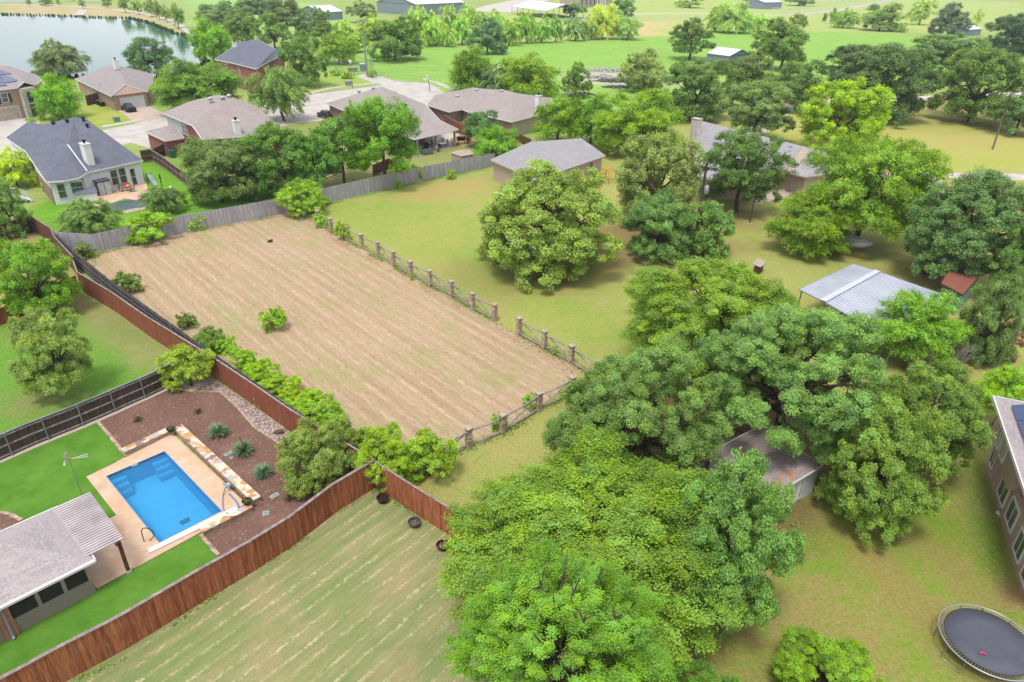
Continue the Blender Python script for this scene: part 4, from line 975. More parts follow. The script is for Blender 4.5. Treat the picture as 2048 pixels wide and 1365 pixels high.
# --- chimney house
h = House('brick_house', 'low brick house with mauve roof and tall white chimney right of the patio house', (960, 235))
h.pts(a=(853, 210, 2.8), b=(898, 224, 2.8), c=(924, 219, 2.8), d=(937, 224, 2.8), e=(1024, 244, 2.8), f=(1084, 229, 2.8), g=(1134, 207, 2.8), r0=(892, 187, 4.2), v0=(932, 187, 4.4), r1=(948, 175, 5.4), v1=(984, 186, 5.0), r2=(1004, 179, 5.4), r3=(1024, 184, 5.4), j=(1072, 201, 4.2), j2=(1114, 196, 4.2))
h.off('ba', 'r0', 115, 7, 2.8); h.off('bb', 'r2', 60, 7, 2.8); h.off('bc', 'j2', 60, 6, 2.8)
h.roof(['a b v0 r0', 'b c v0', 'c d v0', 'd e r2 v1', 'd v1 r1 v0', 'e f j r3', 'e r3 r2', 'f g j2 j', 'a r0 ba', 'ba r0 v0 r1 v1 r2 bb', 'bb r2 r3 j j2 bc', 'bc j2 g'], 'roof_mauve')
h.walls('a b c d e f g bc bb ba', 'brick_brown', .4)
h.opening(4, 3.5, .9, .8, 1.3); h.opening(3, 2, .9, 1.2, 1.3)
a, b, d_, nn = h.seg(4); m = MB(); m.obox((a + b) / 2 + nn * .05 + Z * 1.3, d_ * (b - a).length / 2, nn * .04, Z * 1.2); m.build('pale_siding', 'siding_beige', h.root)
h.vents([(954, 181), (915, 194), (1004, 183)], 'dome'); h.vents([(968, 195), (873, 204)], 'pipe'); h.chimney(1076, 226, 192, .8, .9, 45)
# --- beige garage building
h = House('garage_building', 'beige outbuilding with grey shingle roof and one dark window', (1090, 350), 'outbuilding')
h.trim = 'trim_tan'
h.pts(a=(1066, 361, 2.75), b=(1211, 312, 2.75), r1=(1162, 277, 4.1), r0=(1052, 306, 4.1), q=(1063, 284, 3.4), l=(981, 320, 2.75), l2=(1022, 338, 2.75), w=(1068, 306, 3.9))
h.off('bb', 'b', 139, 9.5, 2.75); h.off('lb', 'l', 50, 7, 2.75)
h.roof(['a b r1 r0', 'l2 a r0', 'l l2 r0 q', 'q r0 r1', 'b bb r1', 'bb lb q r1', 'lb l q'], 'roof_grey')
h.walls('a b bb lb l l2', 'siding_beige', .35)
h.opening(0, -2.9, 1.0, .75, 1.25, frame='trim_tan'); h.opening(5, 1.2, .8, 1.0, 1.2, frame='trim_tan')
# --- ranch house
h = House('ranch_house', 'long ranch house with grey roof, stone chimney and a pale strip of flat roof', (1480, 350))
h.trim = 'trim_tan'
h.pts(a=(1383, 279, 2.8), b=(1406, 243, 4.6), c=(1538, 276, 4.6), d=(1607, 293, 4.6), e=(1572, 340, 2.9), e2=(1400, 362, 2.8), f=(1522, 356, 2.8), g1=(1619, 308, 4.4), g2=(1581, 347, 2.9), g3=(1612, 354, 2.8), g4=(1660, 322, 4.0), g5=(1690, 345, 2.8))
h.off('ab', 'b', 40, 7, 2.8); h.off('db', 'd', 40, 7, 2.8)
h.roof(['a e2 f c b', 'f e d c', 'e g2 g1 d', 'g2 g3 g1', 'g3 g5 g4 g1', 'a b ab', 'ab b c d db', 'db d g1 g4'], 'roof_grey')
m = MB(); v_ = h.v; m.add([v_['e'] + Z * .06, v_['g2'] + Z * .06, v_['g1'] + Z * .08, v_['d'] + Z * .08], [[0, 1, 2, 3]]); m.build('flat_roof_strip', 'capstone', h.root)
h.walls('a e2 f e g3 g5 g4 db ab', 'siding_beige', .5)
h.vents([(1420, 255), (1451, 262), (1580, 295)], 'box'); h.chimney(1390, 270, 238, 1.0, 1.4, 40, 'white_stone', None, 3)
sheet('ranch_patio', [(1440, 396), (1475, 402), (1508, 412), (1560, 400), (1610, 380), (1560, 350), (1450, 370)], 3, 'tan_slab', .06)
h = House('outbuilding', 'low grey roofed outbuilding at the bend of the curved driveway', (1820, 370), 'outbuilding')
h.pts(a=(1760, 352, 2.6), b=(1790, 378, 2.6), c=(1896, 371, 2.6), d=(1834, 338, 2.6), r=(1815, 345, 3.2), r2=(1868, 366, 3.2)); h.roof(['a b r', 'b c r2 r', 'c d r r2', 'd a r'], 'roof_grey'); h.walls('a b c d', 'siding_beige', .3)
# --- metal roofed barn
plain('pale_ridge', (222, 226, 238), .5, .2, var=.04)
h = House('metal_barn', 'large open barn with ribbed grey metal roof', (1740, 640), 'barn'); h.trim = 'galvanised'
h.pts(a=(1598, 579, 3.0), b=(1707, 528, 3.0), c=(1912, 598, 2.6), d=(1790, 682, 2.6), r0=(1646, 603, 3.4), r1=(1755, 543, 3.4))
for f_, nm in (('a r0 r1 b', 'roof'), ('r0 d c r1', 'roof')): h.roof([f_], 'ribbed_metal', .06, nm)
m = MB(); m.beam(h.v['r0'] + Z * .06, h.v['r1'] + Z * .06, .5, .05); m.build('ridge_cap', 'pale_ridge', h.root)
for k in ('a', 'b', 'c', 'd', 'r0', 'r1'):
    q = h.v[k]; c_ = sum((h.v[j] for j in 'abcd'), Vector()) / 4; q2 = q.lerp(Vector((c_.x, c_.y, q.z)), .04); m = MB(); m.tube([Vector((q2.x, q2.y, 0)), q2 - Z * .08], .06, 6); m.build('post', 'galvanised', h.root)
# --- brown shed
h = House('garden_shed', 'small shed with brown shingle roof and teal walls', (1915, 590), 'shed'); h.trim = 'shutter_brown'
h.pts(a=(1882, 567, 2.2), b=(1907, 531, 2.2), c=(1962, 549, 2.2), d=(1926, 590, 2.2), r0=(1894, 547, 2.75), r1=(1946, 567, 2.75)); plain('teal_paint', (132, 178, 172), .7)
h.roof(['a d r1 r0', 'b r0 r1 c'], 'roof_brown'); h.walls('a d c b', 'teal_paint', .2)
# --- rusty roofed white shed
h = House('white_shed', 'white shed with stained rusty brown roof and a narrow louvre', (1590, 1000), 'shed')
h.pts(a=(1555, 986, 2.0), b=(1646, 931, 2.0)); u_ = (h.v['b'] - h.v['a']).normalized(); bk_ = Vector((-u_.y, u_.x, 0))
h.v['c'] = h.v['b'] + bk_ * 4.3 + Z * .25; h.v['d'] = h.v['a'] + bk_ * 4.3 + Z * .25 - u_ * .6; h.v['a'] = h.v['a'] - u_ * .6
n = N('roof_stained', .85); uv = n.coords('UV'); bb = n.n('TexBrick'); bb.inputs['Scale'].default_value = 1; bb.inputs['Brick Width'].default_value = .45; bb.inputs['Row Height'].default_value = .16; bb.inputs['Mortar Size'].default_value = .008
bb.inputs['Color1'].default_value = A((170, 154, 156)); bb.inputs['Color2'].default_value = A((192, 176, 176)); bb.inputs['Mortar'].default_value = A((108, 94, 100)); n.l(uv, bb.inputs['Vector'])
n.col(n.mix(n.rng(n.noise(uv, 1.1, 4, .6), .53, .62, 0, .85), bb.outputs[0], A((206, 136, 92)))); M['roof_stained'] = n.m
h.roof(['a b c d'], 'roof_stained', .1); h.walls('a b c d', 'white_paint', .12, drop=.1)
h.opening(0, -1.5, .35, .16, 1.15, 'louvre', pane='galvanised', bars=0)
# --- two-storey house at the right edge
h = House('two_storey_house', 'two-storey house with tan upper storey over rose brick and blue solar panels', (2030, 1000))
b0 = P(1971, 927); dr = D(-112.5); out = Vector((dr.y, -dr.x, 0)); out = out if out.x < 0 else -out; back = -out; L1 = 12.5
m = MB(); c0 = b0 + dr * (L1 / 2) + back * 4; m.obox(c0 + Z * 1.15, dr * L1 / 2, back * 4, Z * 1.15); m.build('brick_storey', 'brick_rose', h.root)
m = MB(); c1 = b0 + dr * (2.8 - .02) + back * (4 - .42); m.obox(c1 + Z * 3.25, dr * 2.8, back * 4, Z * 1.1); m.build('upper_storey', 'tan_stucco', h.root)
m = MB(); c2 = b0 + dr * (5.6 + 3.4) + back * 4.2; m.obox(c2 + Z * 3.25, dr * 3.4, back * 3.95, Z * 1.1); m.build('upper_storey', 'tan_stucco', h.root)
e0 = b0 + out * .78 - dr * .75 + Z * 4.35; e1 = b0 + out * .78 + dr * (L1 + 1) + Z * 4.35; rise = 1.9
h.v.update(a=e0, b=e1, c=e1 + back * 10, d=e0 + back * 10, r0=e0 + back * 5 + dr * 5 + Z * rise, r1=e1 + back * 5 - dr * 4 + Z * rise)
h.roof(['a b r1 r0', 'b c r1', 'c d r0 r1', 'd a r0'], 'roof_tan', .16); h.sg = 1
def wopen(c, w_, hh, nn, dd, pane='window_glass', bars=1):
    m = MB(); t = .07
    for s_ in (-1, 1): m.obox(c + dd * s_ * (w_ / 2 + t / 2), dd * t / 2, nn * .06, Z * (hh / 2 + t)); m.obox(c + Z * s_ * (hh / 2 + t / 2), dd * w_ / 2, nn * .06, Z * t / 2)
    if bars: m.obox(c + nn * .01, dd * .025, nn * .03, Z * hh / 2)
    o = m.build('window', 'trim_white', h.root); k = MB(); k.obox(c, dd * w_ / 2, nn * .02, Z * hh / 2); k.build('pane', pane, o)
for u_, z_, w_, hh, o_ in ((2.0, 3.25, .85, 1.3, .45), (3.25, 3.25, .85, 1.3, .45), (1.0, 1.25, .85, 1.3, .03), (4.3, 1.2, 1.5, 1.3, .03), (6.6, 1.3, 1.4, 1.3, .03), (9.0, 1.2, 1.2, 1.3, .03), (11.0, 1.2, 1.2, 1.3, .03)):
    wopen(b0 + dr * u_ + out * o_ + Z * z_, w_, hh, out, dr)
u_ = (h.v['b'] - h.v['a']).normalized(); s_ = back * 5 + Z * rise; s_.normalize(); n2 = Z
for j in range(3):
    for i in range(2):
        c = e0 + u_ * (2.3 + j * 1.75) + s_ * (1.15 + i * 1.05) + Vector((0, 0, .12)); nn = s_.cross(u_).normalized(); nn = nn if nn.z > 0 else -nn
        m = MB(); m.obox(c, u_ * .85, s_ * .5, nn * .025); m.build('solar_panel', 'solar_glass', h.root)
# --- pool house and its pergola
h = House('pool_house', 'screened pool house with speckled shingle roof, taupe siding and a timber pergola', (90, 1200), 'pool house')
e = P(190, 1119, 2.12); dx_ = D(47); dy_ = D(137); L1, W1 = 12.0, 5.15
h.v.update(a=e - dx_ * L1, b=e, c=e + dy_ * W1, d=e + dy_ * W1 - dx_ * L1, r1=e + dy_ * W1 / 2 - dx_ * 2.75 + Z * 1.15, r0=e + dy_ * W1 / 2 - dx_ * (L1 - 2.7) + Z * 1.15)
h.roof(['a b r1 r0', 'b c r1', 'c d r0 r1', 'd a r0'], 'roof_tan', .14)
m = MB(); m.beam(h.v['a'] - dy_ * .05 - Z * .06, h.v['b'] - dy_ * .05 - Z * .06, .12, .12); m.build('gutter', 'trim_white', h.root)
w0 = e - dx_ * .35 + dy_ * .3; w0.z = 0
m = MB()
for a_, l_, hh in ((w0, L1 - .7, .85),):
    m.obox(a_ - dx_ * l_ / 2 + Z * hh / 2 + dy_ * .06, dx_ * l_ / 2, dy_ * .06, Z * hh / 2)
m.obox(w0 + dy_ * (W1 - .6) / 2 - dx_ * .06 + Z * .42, dy_ * ((W1 - .6) / 2 - .12), dx_ * .06, Z * .42)
m.obox(w0 + dy_ * (W1 - .6) - dx_ * (L1 - .7) / 2 + Z * 1.0, dx_ * (L1 - .7) / 2, dy_ * .06, Z * 1.0)
m.build('siding_wall', 'siding_taupe', h.root)
m = MB(); m.obox(w0 + dy_ * (W1 - .6) / 2 - dx_ * (L1 - .7) / 2 + Z * .03, dx_ * ((L1 - .7) / 2 - .1), dy_ * ((W1 - .6) / 2 - .1), Z * .03); m.build('floor', 'tan_slab', h.root)
plain('taupe_trim', (186, 172, 164), .7)
n = N('insect_screen', .5, 0, .3); n.col(A((70, 66, 66))); tb = n.n('BsdfTransparent'); ms = n.n('MixShader'); ms.inputs[0].default_value = .62; n.l(tb.outputs[0], ms.inputs[1]); n.l(n.b.outputs[0], ms.inputs[2]); n.l(ms.outputs[0], n.o.inputs[0]); M['insect_screen'] = n.m
for i, u_ in enumerate((.0, 1.05, 2.1, 3.3, 4.2, 5.4, 6.6, 7.8)):
    m = MB(); m.obox(w0 - dx_ * (u_ + .05) + dy_ * .05 + Z * 1.42, dx_ * .08, dy_ * .07, Z * .58); m.build('screen_post', 'taupe_trim', h.root)
for i, (u0, u1) in enumerate(((.1, 1.05), (1.15, 2.1), (2.2, 3.2), (3.75, 4.2), (4.3, 5.35), (5.5, 6.55))):
    m = MB(); m.obox(w0 - dx_ * (u0 + u1) / 2 + dy_ * .05 + Z * 1.42, dx_ * (u1 - u0) / 2, dy_ * .008, Z * .57); m.build('screen', 'insect_screen', h.root)
m = MB(); m.obox(w0 - dx_ * 3.5 + dy_ * .03 + Z * .98, dx_ * .26, dy_ * .12, Z * .98); m.build('brick_pier', 'brick_orange', h.root)
plain('downpipe_grey', (168, 182, 204), .5)
m = MB(); q = w0 - dx_ * 3.5 - dy_ * .14; m.tube([q + Z * 2.0 - dy_ * .1, q + Z * 1.8, q + Z * .15, q + Z * .08 - dy_ * .15], .055, 8); m.build('downpipe', 'downpipe_grey', h.root)
for i, u_ in enumerate((.6, 2.6)):
    m = MB(); c = w0 - dx_ * u_ + dy_ * 1.4; m.box(c + Z * .55, (.9, .6, .1), .9); m.box(c + Z * .3, (.1, .1, .6), .9); m.build('chair', 'wood_post', h.root)
pg = [P(120, 1011, 2.1), P(181, 987, 2.1), P(248, 1081, 2.1), P(187, 1112, 2.1)]
plain('pergola_slat', (214, 200, 204), .8, var=.1, scale=1)
pa = (pg[1] - pg[0]); pb = (pg[2] - pg[1]); m = MB(); NS = 25
q0 = P(113, 1007, 2.2); q3 = P(190, 1117, 2.2)
for i in range(NS):
    a_ = pg[1] + pb * (i + .5) / NS; m.beam(a_ - dx_ * 1.75 + Z * .1, a_ + dx_ * .0 + Z * .1, .115, .05)
m.build('slats', 'pergola_slat', h.root)
m = MB(); m.beam(pg[1] - dx_ * .35 - dy_ * -.1, pg[2] - dx_ * .35 - dy_ * .1, .1, .14); m.beam(pg[1] - dx_ * 1.5, pg[2] - dx_ * 1.5, .08, .14); m.build('beam', 'wood_post', h.root)
for p in (P(258, 1146), P(258, 1146) + dy_ * 4.3):
    m = MB(); m.box(Vector((p.x, p.y, 1.05)), (.16, .16, 2.05), R(47)); o = m.build('pergola_post', 'wood_post', h.root); k = MB(); k.box(p + Z * .1, (.26, .26, .16), R(47)); k.build('footing', 'sidewalk', o)
# --- garden shed behind the grey fence
h = House('garden_shed', 'small weathered plywood shed with pale roof behind the grey fence', (920, 320), 'shed'); h.trim = 'trim_tan'
h.pts(a=(902, 306, 1.5), b=(922, 313, 1.5), c=(948, 308, 1.5), d=(930, 300, 1.5), r0=(915, 301, 1.95)); h.v['r1'] = h.v['c'].lerp(h.v['d'], .5) + Z * .3
h.roof(['a b r0', 'b c r1 r0', 'c d r1', 'd a r0 r1'], 'capstone', .06); h.walls('a b c d', 'capstone', .05)
# --- farm buildings
def barn(label, name, a, b, depth_, hw, rise, wm, rm, cat='barn', openfront=False):
    """a, b: near ground corners (pixels); ridge runs parallel to a-b"""
    A_, B_ = P(*a), P(*b); u = (B_ - A_).normalized(); w = Vector((-u.y, u.x, 0)); w = w if w.y > 0 else -w
    h = House(name, label, ((a[0] + b[0]) / 2, (a[1] + b[1]) / 2), cat); h.trim = 'galvanised'
    o = .3
    h.v.update(a=A_ - u * o - w * o + Z * hw, b=B_ + u * o - w * o + Z * hw, c=B_ + u * o + w * (depth_ + o) + Z * hw, d=A_ - u * o + w * (depth_ + o) + Z * hw)
    h.v.update(r0=h.v['a'].lerp(h.v['d'], .5) + Z * rise, r1=h.v['b'].lerp(h.v['c'], .5) + Z * rise)
    h.roof(['a b r1 r0', 'd r0 r1 c'], rm, .1)
    if openfront:
        n_ = 6
        for i in range(n_ + 1):
            for t in (0, 1): p = A_.lerp(B_, i / n_) + w * depth_ * t; m = MB(); m.tube([p, p + Z * hw], .15, 6); m.build('post', 'galvanised', h.root)
    else:
        h.walls('a b c d', wm, o)
        m = MB()
        for s_, k in ((-1, 'a d r0'), (1, 'b c r1')):
            x, y, z = [h.v[q] - u * s_ * o for q in k.split()]; m.add([x, y, z], [[0, 1, 2]])
        m.build('gable', wm, h.root)
    return h
plain('barn_grey', (150, 162, 178), .6, var=.08); plain('pale_metal', (238, 240, 246), .4, .1, var=.05); plain('farm_stone', (220, 200, 176), .9, var=.2)
barn('small grey field shed with white metal roof at the left pasture', 'field_shed', (644, 42), (686, 39), 16, 3.6, 2.6, 'barn_grey', 'pale_metal', 'shed')
hb = barn('big grey barn with a white metal roof at the top edge', 'big_barn', (832, 32), (930, 26), 30, 5.5, 4, 'barn_grey', 'pale_metal')
barn('long white-roofed open carport with vehicles beneath', 'carport', (1024, 28), (1092, 38), 24, 3.8, 3.2, 'barn_grey', 'pale_metal', 'carport', True)
barn('small grey shed with white roof half hidden by an oak in the field', 'field_shed', (1412, 126), (1456, 132), 11, 2.8, 1.6, 'barn_grey', 'pale_metal', 'shed')
barn('tiny white-roofed shed at the right of the field', 'field_shed', (1934, 73), (1960, 71), 9, 2.8, 1.4, 'barn_grey', 'pale_metal', 'shed')
barn('open white-roofed shed behind the white rail fence', 'field_shed', (1526, 19), (1562, 18), 20, 4.4, 2.6, 'barn_grey', 'pale_metal', 'shed')
h = barn('pale stone farmhouse with columned porch at the top edge', 'farmhouse', (1158, 16), (1224, 12), 16, 7.5, 3.5, 'farm_stone', 'roof_mauve', 'house')
for i in range(5): h.opening(0, 3.5 + i * 5.2, 1.2, 2.2, 4.2)
m = MB(); a, b, d_, nn = h.seg(0)
for i in range(4): m = MB(); m.tube([a + d_ * (18 + i * 3.4) + nn * 3, a + d_ * (18 + i * 3.4) + nn * 3 + Z * 7], .5, 8); m.build('porch_column', 'white_paint', h.root)
for i, (x0, x1, y) in enumerate(((-30, 88, -1), (150, 208, -3), (118, 146, -4))):
    barn('white long building beyond the lake, %s' % ('at the left edge', 'behind the young trees', 'between the two longer ones')[i], 'white_building', (x0, y + 6), (x1, y + 6), 14, 4.5, 2, 'white_paint', 'pale_metal', 'building')
# ------------------------------------------------------------------ trees
plain('bark', (112, 98, 86), .95, var=.3, scale=4)
plain('pale_bark', (168, 158, 148), .95, var=.3, scale=4)
def crown_mesh(name, seed, kind, nc, per, leaf, nlb=15):
    r = np.random.RandomState(seed)
    def unit(n, zlo=-1.0):
        z = r.uniform(zlo, 1, n); t = r.uniform(0, 2 * np.pi, n); s = np.sqrt(1 - z * z)
        return np.stack([s * np.cos(t), s * np.sin(t), z], 1)
    nl = nlb if kind != 'shrub' else max(8, nlb * 2 // 3)
    lc = unit(nl, -.6)
    # push the lobes apart so that gaps open between them
    for _ in range(25):
        df = lc[:, None] - lc[None]; ds = np.linalg.norm(df, axis=2) + np.eye(nl); lc = lc + (df / ds[..., None] ** 3).sum(1) * .012 + r.normal(0, .03, lc.shape); lc[:, 2] = np.maximum(lc[:, 2], -.62); lc /= np.linalg.norm(lc, axis=1)[:, None]
    lr = r.uniform(.72, 1.22, nl) * 1.12 / math.sqrt(nl)
    lc = lc * (r.uniform(.60, .90, nl) - lr * .35)[:, None]
    if kind == 'pear': lc[:, 2] *= 1.15
    lc = np.vstack([lc, [[0, 0, .25], [0, 0, -.15]]]); lr = np.append(lr, [.42, .40])
    w = lr ** 2; w[-2:] *= .30
    li = r.choice(len(lr), nc, p=w / w.sum())
    d = unit(nc, -.75 if kind != 'oak' else -.6)
    cc = lc[li] + d * (lr[li] * r.uniform(.72, 1.08, nc))[:, None] * np.array([1, 1, .85])
    nrm = np.linalg.norm(cc, axis=1); over = nrm > 1; cc[over] /= nrm[over][:, None] * r.uniform(.98, 1.1, over.sum())[:, None]
    out = cc / (np.linalg.norm(cc, axis=1)[:, None] + 1e-6)
    rc = r.uniform(.7, 1.3, nc) * {44: .058, 30: .075, 20: .095, 13: .12, 9: .14}.get(nlb, .09) * (1.0 if kind in ('oak', 'elm') else .95)
    n = nc * per; ci = np.repeat(np.arange(nc), per)
    if kind in ('elm', 'pear', 'willow'):
        ax = out + r.normal(0, .35, (nc, 3))
        ax[:, 2] = {'elm': ax[:, 2] * .35 - .05, 'pear': ax[:, 2] + .45, 'willow': ax[:, 2] * .3 - .55}[kind]
        ax /= np.linalg.norm(ax, axis=1)[:, None]
        t = r.uniform(-1, 1.0, n); wd = {'elm': .46, 'pear': .46, 'willow': .32}[kind]
        off = ax[ci] * (t * 1.5)[:, None] + r.normal(0, 1, (n, 3)) * (wd * (1.15 - .55 * np.abs(t)))[:, None]
        off[:, 2] -= .35 * t * t if kind != 'pear' else 0
    else:
        off = r.normal(0, 1, (n, 3)); off /= np.linalg.norm(off, axis=1)[:, None]
        off *= (r.uniform(.35, 1.15, n))[:, None]; off[:, 2] *= .72
    p = cc[ci] + off * rc[ci][:, None]
    nor = out[ci] * .35 + off * .45 + np.array([0, 0, .55]) + r.normal(0, .42, (n, 3)); nor /= np.linalg.norm(nor, axis=1)[:, None]
    h = r.normal(0, 1, (n, 3)); tg = np.cross(nor, h); tg /= np.linalg.norm(tg, axis=1)[:, None]; bt = np.cross(nor, tg)
    s = (leaf * r.uniform(.65, 1.3, n))[:, None]
    co = np.stack([p + tg * s, p + bt * s * .62 - nor * s * .18, p - tg * s, p - bt * s * .62 - nor * s * .18], 1).reshape(-1, 3)
    cv = r.uniform(0, 1, nc)[ci]; tone = .62 * cv + .38 * r.uniform(0, 1, n)
    lo_, hi_ = np.percentile(co, .08, axis=0), np.percentile(co, 99.92, axis=0)
    co = (co - (lo_ + hi_) / 2) / ((hi_ - lo_) / 2); lc = (lc - (lo_ + hi_) / 2) / ((hi_ - lo_) / 2)
    yy = np.clip(r.uniform(0, 1, nc)[ci] * .6 + r.uniform(0, .4, n), 0, 1)
    return np_mesh(name, co, 4, {'v': tone, 'y': yy}, 'foliage'), lc
def trunk_mesh(name, lc, kind, seed):
    r = random.Random(seed); mb = MB()
    th = .042
    fork = Vector((0, 0, .58)) if kind != 'pear' else Vector((0, 0, .7))
    mid = Vector((r.uniform(-.05, .05), r.uniform(-.05, .05), .3))
    mb.tube([(0, 0, -.03), (0, 0, .03), mid, fork], [th * 1.7, th * 1.2, th, th * .9], 10)
    for c in lc[:-2]:
        e = Vector((c[0] * .92, c[1] * .92, 1 + c[2] * .5)); k = r.uniform(.3, .55)
        s0 = fork + Vector((0, 0, r.uniform(-.06, .1)))
        m = s0.lerp(e, k) + Vector((r.uniform(-.06, .06), r.uniform(-.06, .06), r.uniform(-.02, .08)))
        m2 = m.lerp(e, .55) + Vector((r.uniform(-.04, .04), r.uniform(-.04, .04), r.uniform(-.04, .05)))
        mb.tube([s0, m, m2, e], [th * .62, th * .4, th * .26, th * .1], 6)
        for _ in range(4):
            q = m.lerp(e, r.uniform(.1, .9)); dd = Vector((r.uniform(-1, 1), r.uniform(-1, 1), r.uniform(-.3, .8))).normalized() * r.uniform(.08, .2)
            mb.tube([q, q + dd * .55 + Vector((0, 0, .02)), q + dd], [th * .2, th * .12, th * .05], 4)
    o = mb.build(name, 'bark', smooth=True); me = o.data; bpy.data.objects.remove(o); return me
PROTO = {}
def proto(kind, lod, var):
    k = (kind, lod, var)
    if k not in PROTO:
        nc, per, leaf = {-1: (1100, 280, .0086), 0: (760, 160, .0132), 1: (520, 104, .0188), 2: (280, 72, .028), 3: (120, 40, .055)}[lod]
        if kind in ('willow',): leaf *= .85; per = int(per * 1.4)
        sd_ = hash(kind) % 1 + {'oak': 11, 'elm': 29, 'pear': 53, 'willow': 71, 'shrub': 97}[kind] + var * 7 + (lod + 1) * 131
        cm, lc = crown_mesh('crown', sd_, kind, nc, per, leaf, {-1: 44, 0: 30, 1: 20, 2: 13, 3: 9}[lod])
        PROTO[k] = (cm, trunk_mesh('trunk', lc, kind, sd_))
    return PROTO[k]
NT = [0]
_a = np.linspace(0, 2 * np.pi, 24, endpoint=False); _b = np.linspace(-1, 1, 13)
SPH = np.array([[math.sqrt(1 - t * t) * math.cos(u), math.sqrt(1 - t * t) * math.sin(u), t] for t in _b for u in _a]) * .97
def tree(cx, yt, yb, w, kind, col, label, base=None, z=None, name='tree', cat='tree', group=None, var=None, rot=None, vmax=None, bark=None, dx=0):
    """crown outline cx, top, bottom, width in photograph pixels -> tree standing on the ground at its real place"""
    NT[0] += 1; rr = random.Random(NT[0] * 13 + 5)
    yc = (yt + yb) / 2; hh = (yb - yt) / 2
    def bbox(c, rad, v):
        q = SPH * np.array([rad, rad, v]) + np.array([c.x, c.y, c.z - CAM_H]); dz = q @ np.array(FW)
        xs = 1024 + F_PX * (q @ np.array(RT)) / dz; ys = 682.5 - F_PX * (q @ np.array(UP)) / dz
        return xs.min(), xs.max(), ys.min(), ys.max()
    def fit(zc):
        px_, py_ = cx, yc; dp = depth(P(cx, yc, zc)); rad = w / 2 * dp / F_PX; v = max(hh * dp / F_PX * .8, .1)
        for _ in range(9):
            c = P(px_, py_, zc); x0, x1, y0, y1 = bbox(c, rad, v)
            px_ += cx - (x0 + x1) / 2; rad *= w / (x1 - x0); e = (yb - yt) / (y1 - y0)
            v *= max(.6, min(1.6, e ** 1.6)); v = min(max(v, rad * .42), rad * 1.6, zc * (1.0 if kind != 'shrub' else 1.15))
            py_ += yc - (y0 + y1) / 2
        return P(px_, py_, zc), rad, v
    if base is not None:
        lo, hi = .2, 22.0
        for _ in range(16):
            m = (lo + hi) / 2; c, rad, v = fit(m); y = proj(Vector((c.x, c.y, 0)))[1]
            if y < base: lo = m
            else: hi = m
        zc = lo
    elif z is not None: zc = z
    else:
        zc = 4.0
        for _ in range(5): c, rad, v = fit(zc); zc = v * (1.12 if kind != 'shrub' else .85)
    c, rad, v = fit(zc)
    px = w / 2048 * 1024
    lod = -1 if px > 170 else 0 if px > 115 else 1 if px > 62 else 2 if px > 30 else 3
    var = NT[0] % 3 if var is None else var
    cm, tm = proto(kind, lod, var if lod > 0 else var % 2 if lod == 0 else 0)
    root = empty(name, (c.x + dx, c.y, 0), label, cat, group)
    root.rotation_euler[2] = rr.uniform(0, 6.28) if rot is None else rot
    oc = bpy.data.objects.new('crown', cm); C.objects.link(oc); oc.parent = root; oc.location = (0, 0, zc); oc.scale = (rad, rad, v)
    f = 1.36 if kind in ('oak', 'willow') else 1.12; oc.color = tuple(x * f for x in lin(tuple(max(0, min(255, q + rr.uniform(-6, 6))) for q in col))) + (1,)
    ot = bpy.data.objects.new('trunk', tm); C.objects.link(ot); ot.parent = root
    ot.scale = (rad, rad, zc)
    return root
OAK = (104, 134, 66); OAKD = (84, 112, 62); OAKG = (100, 128, 82); ELM = (126, 166, 44); PEAR = (96, 156, 40); LIME = (150, 186, 50); WIL = (148, 178, 92); DGR = (84, 122, 60); GRN = (106, 148, 56)
G1, G2, G3 = 'trees around the paddock', 'trees along the back gardens', 'trees beyond the houses'
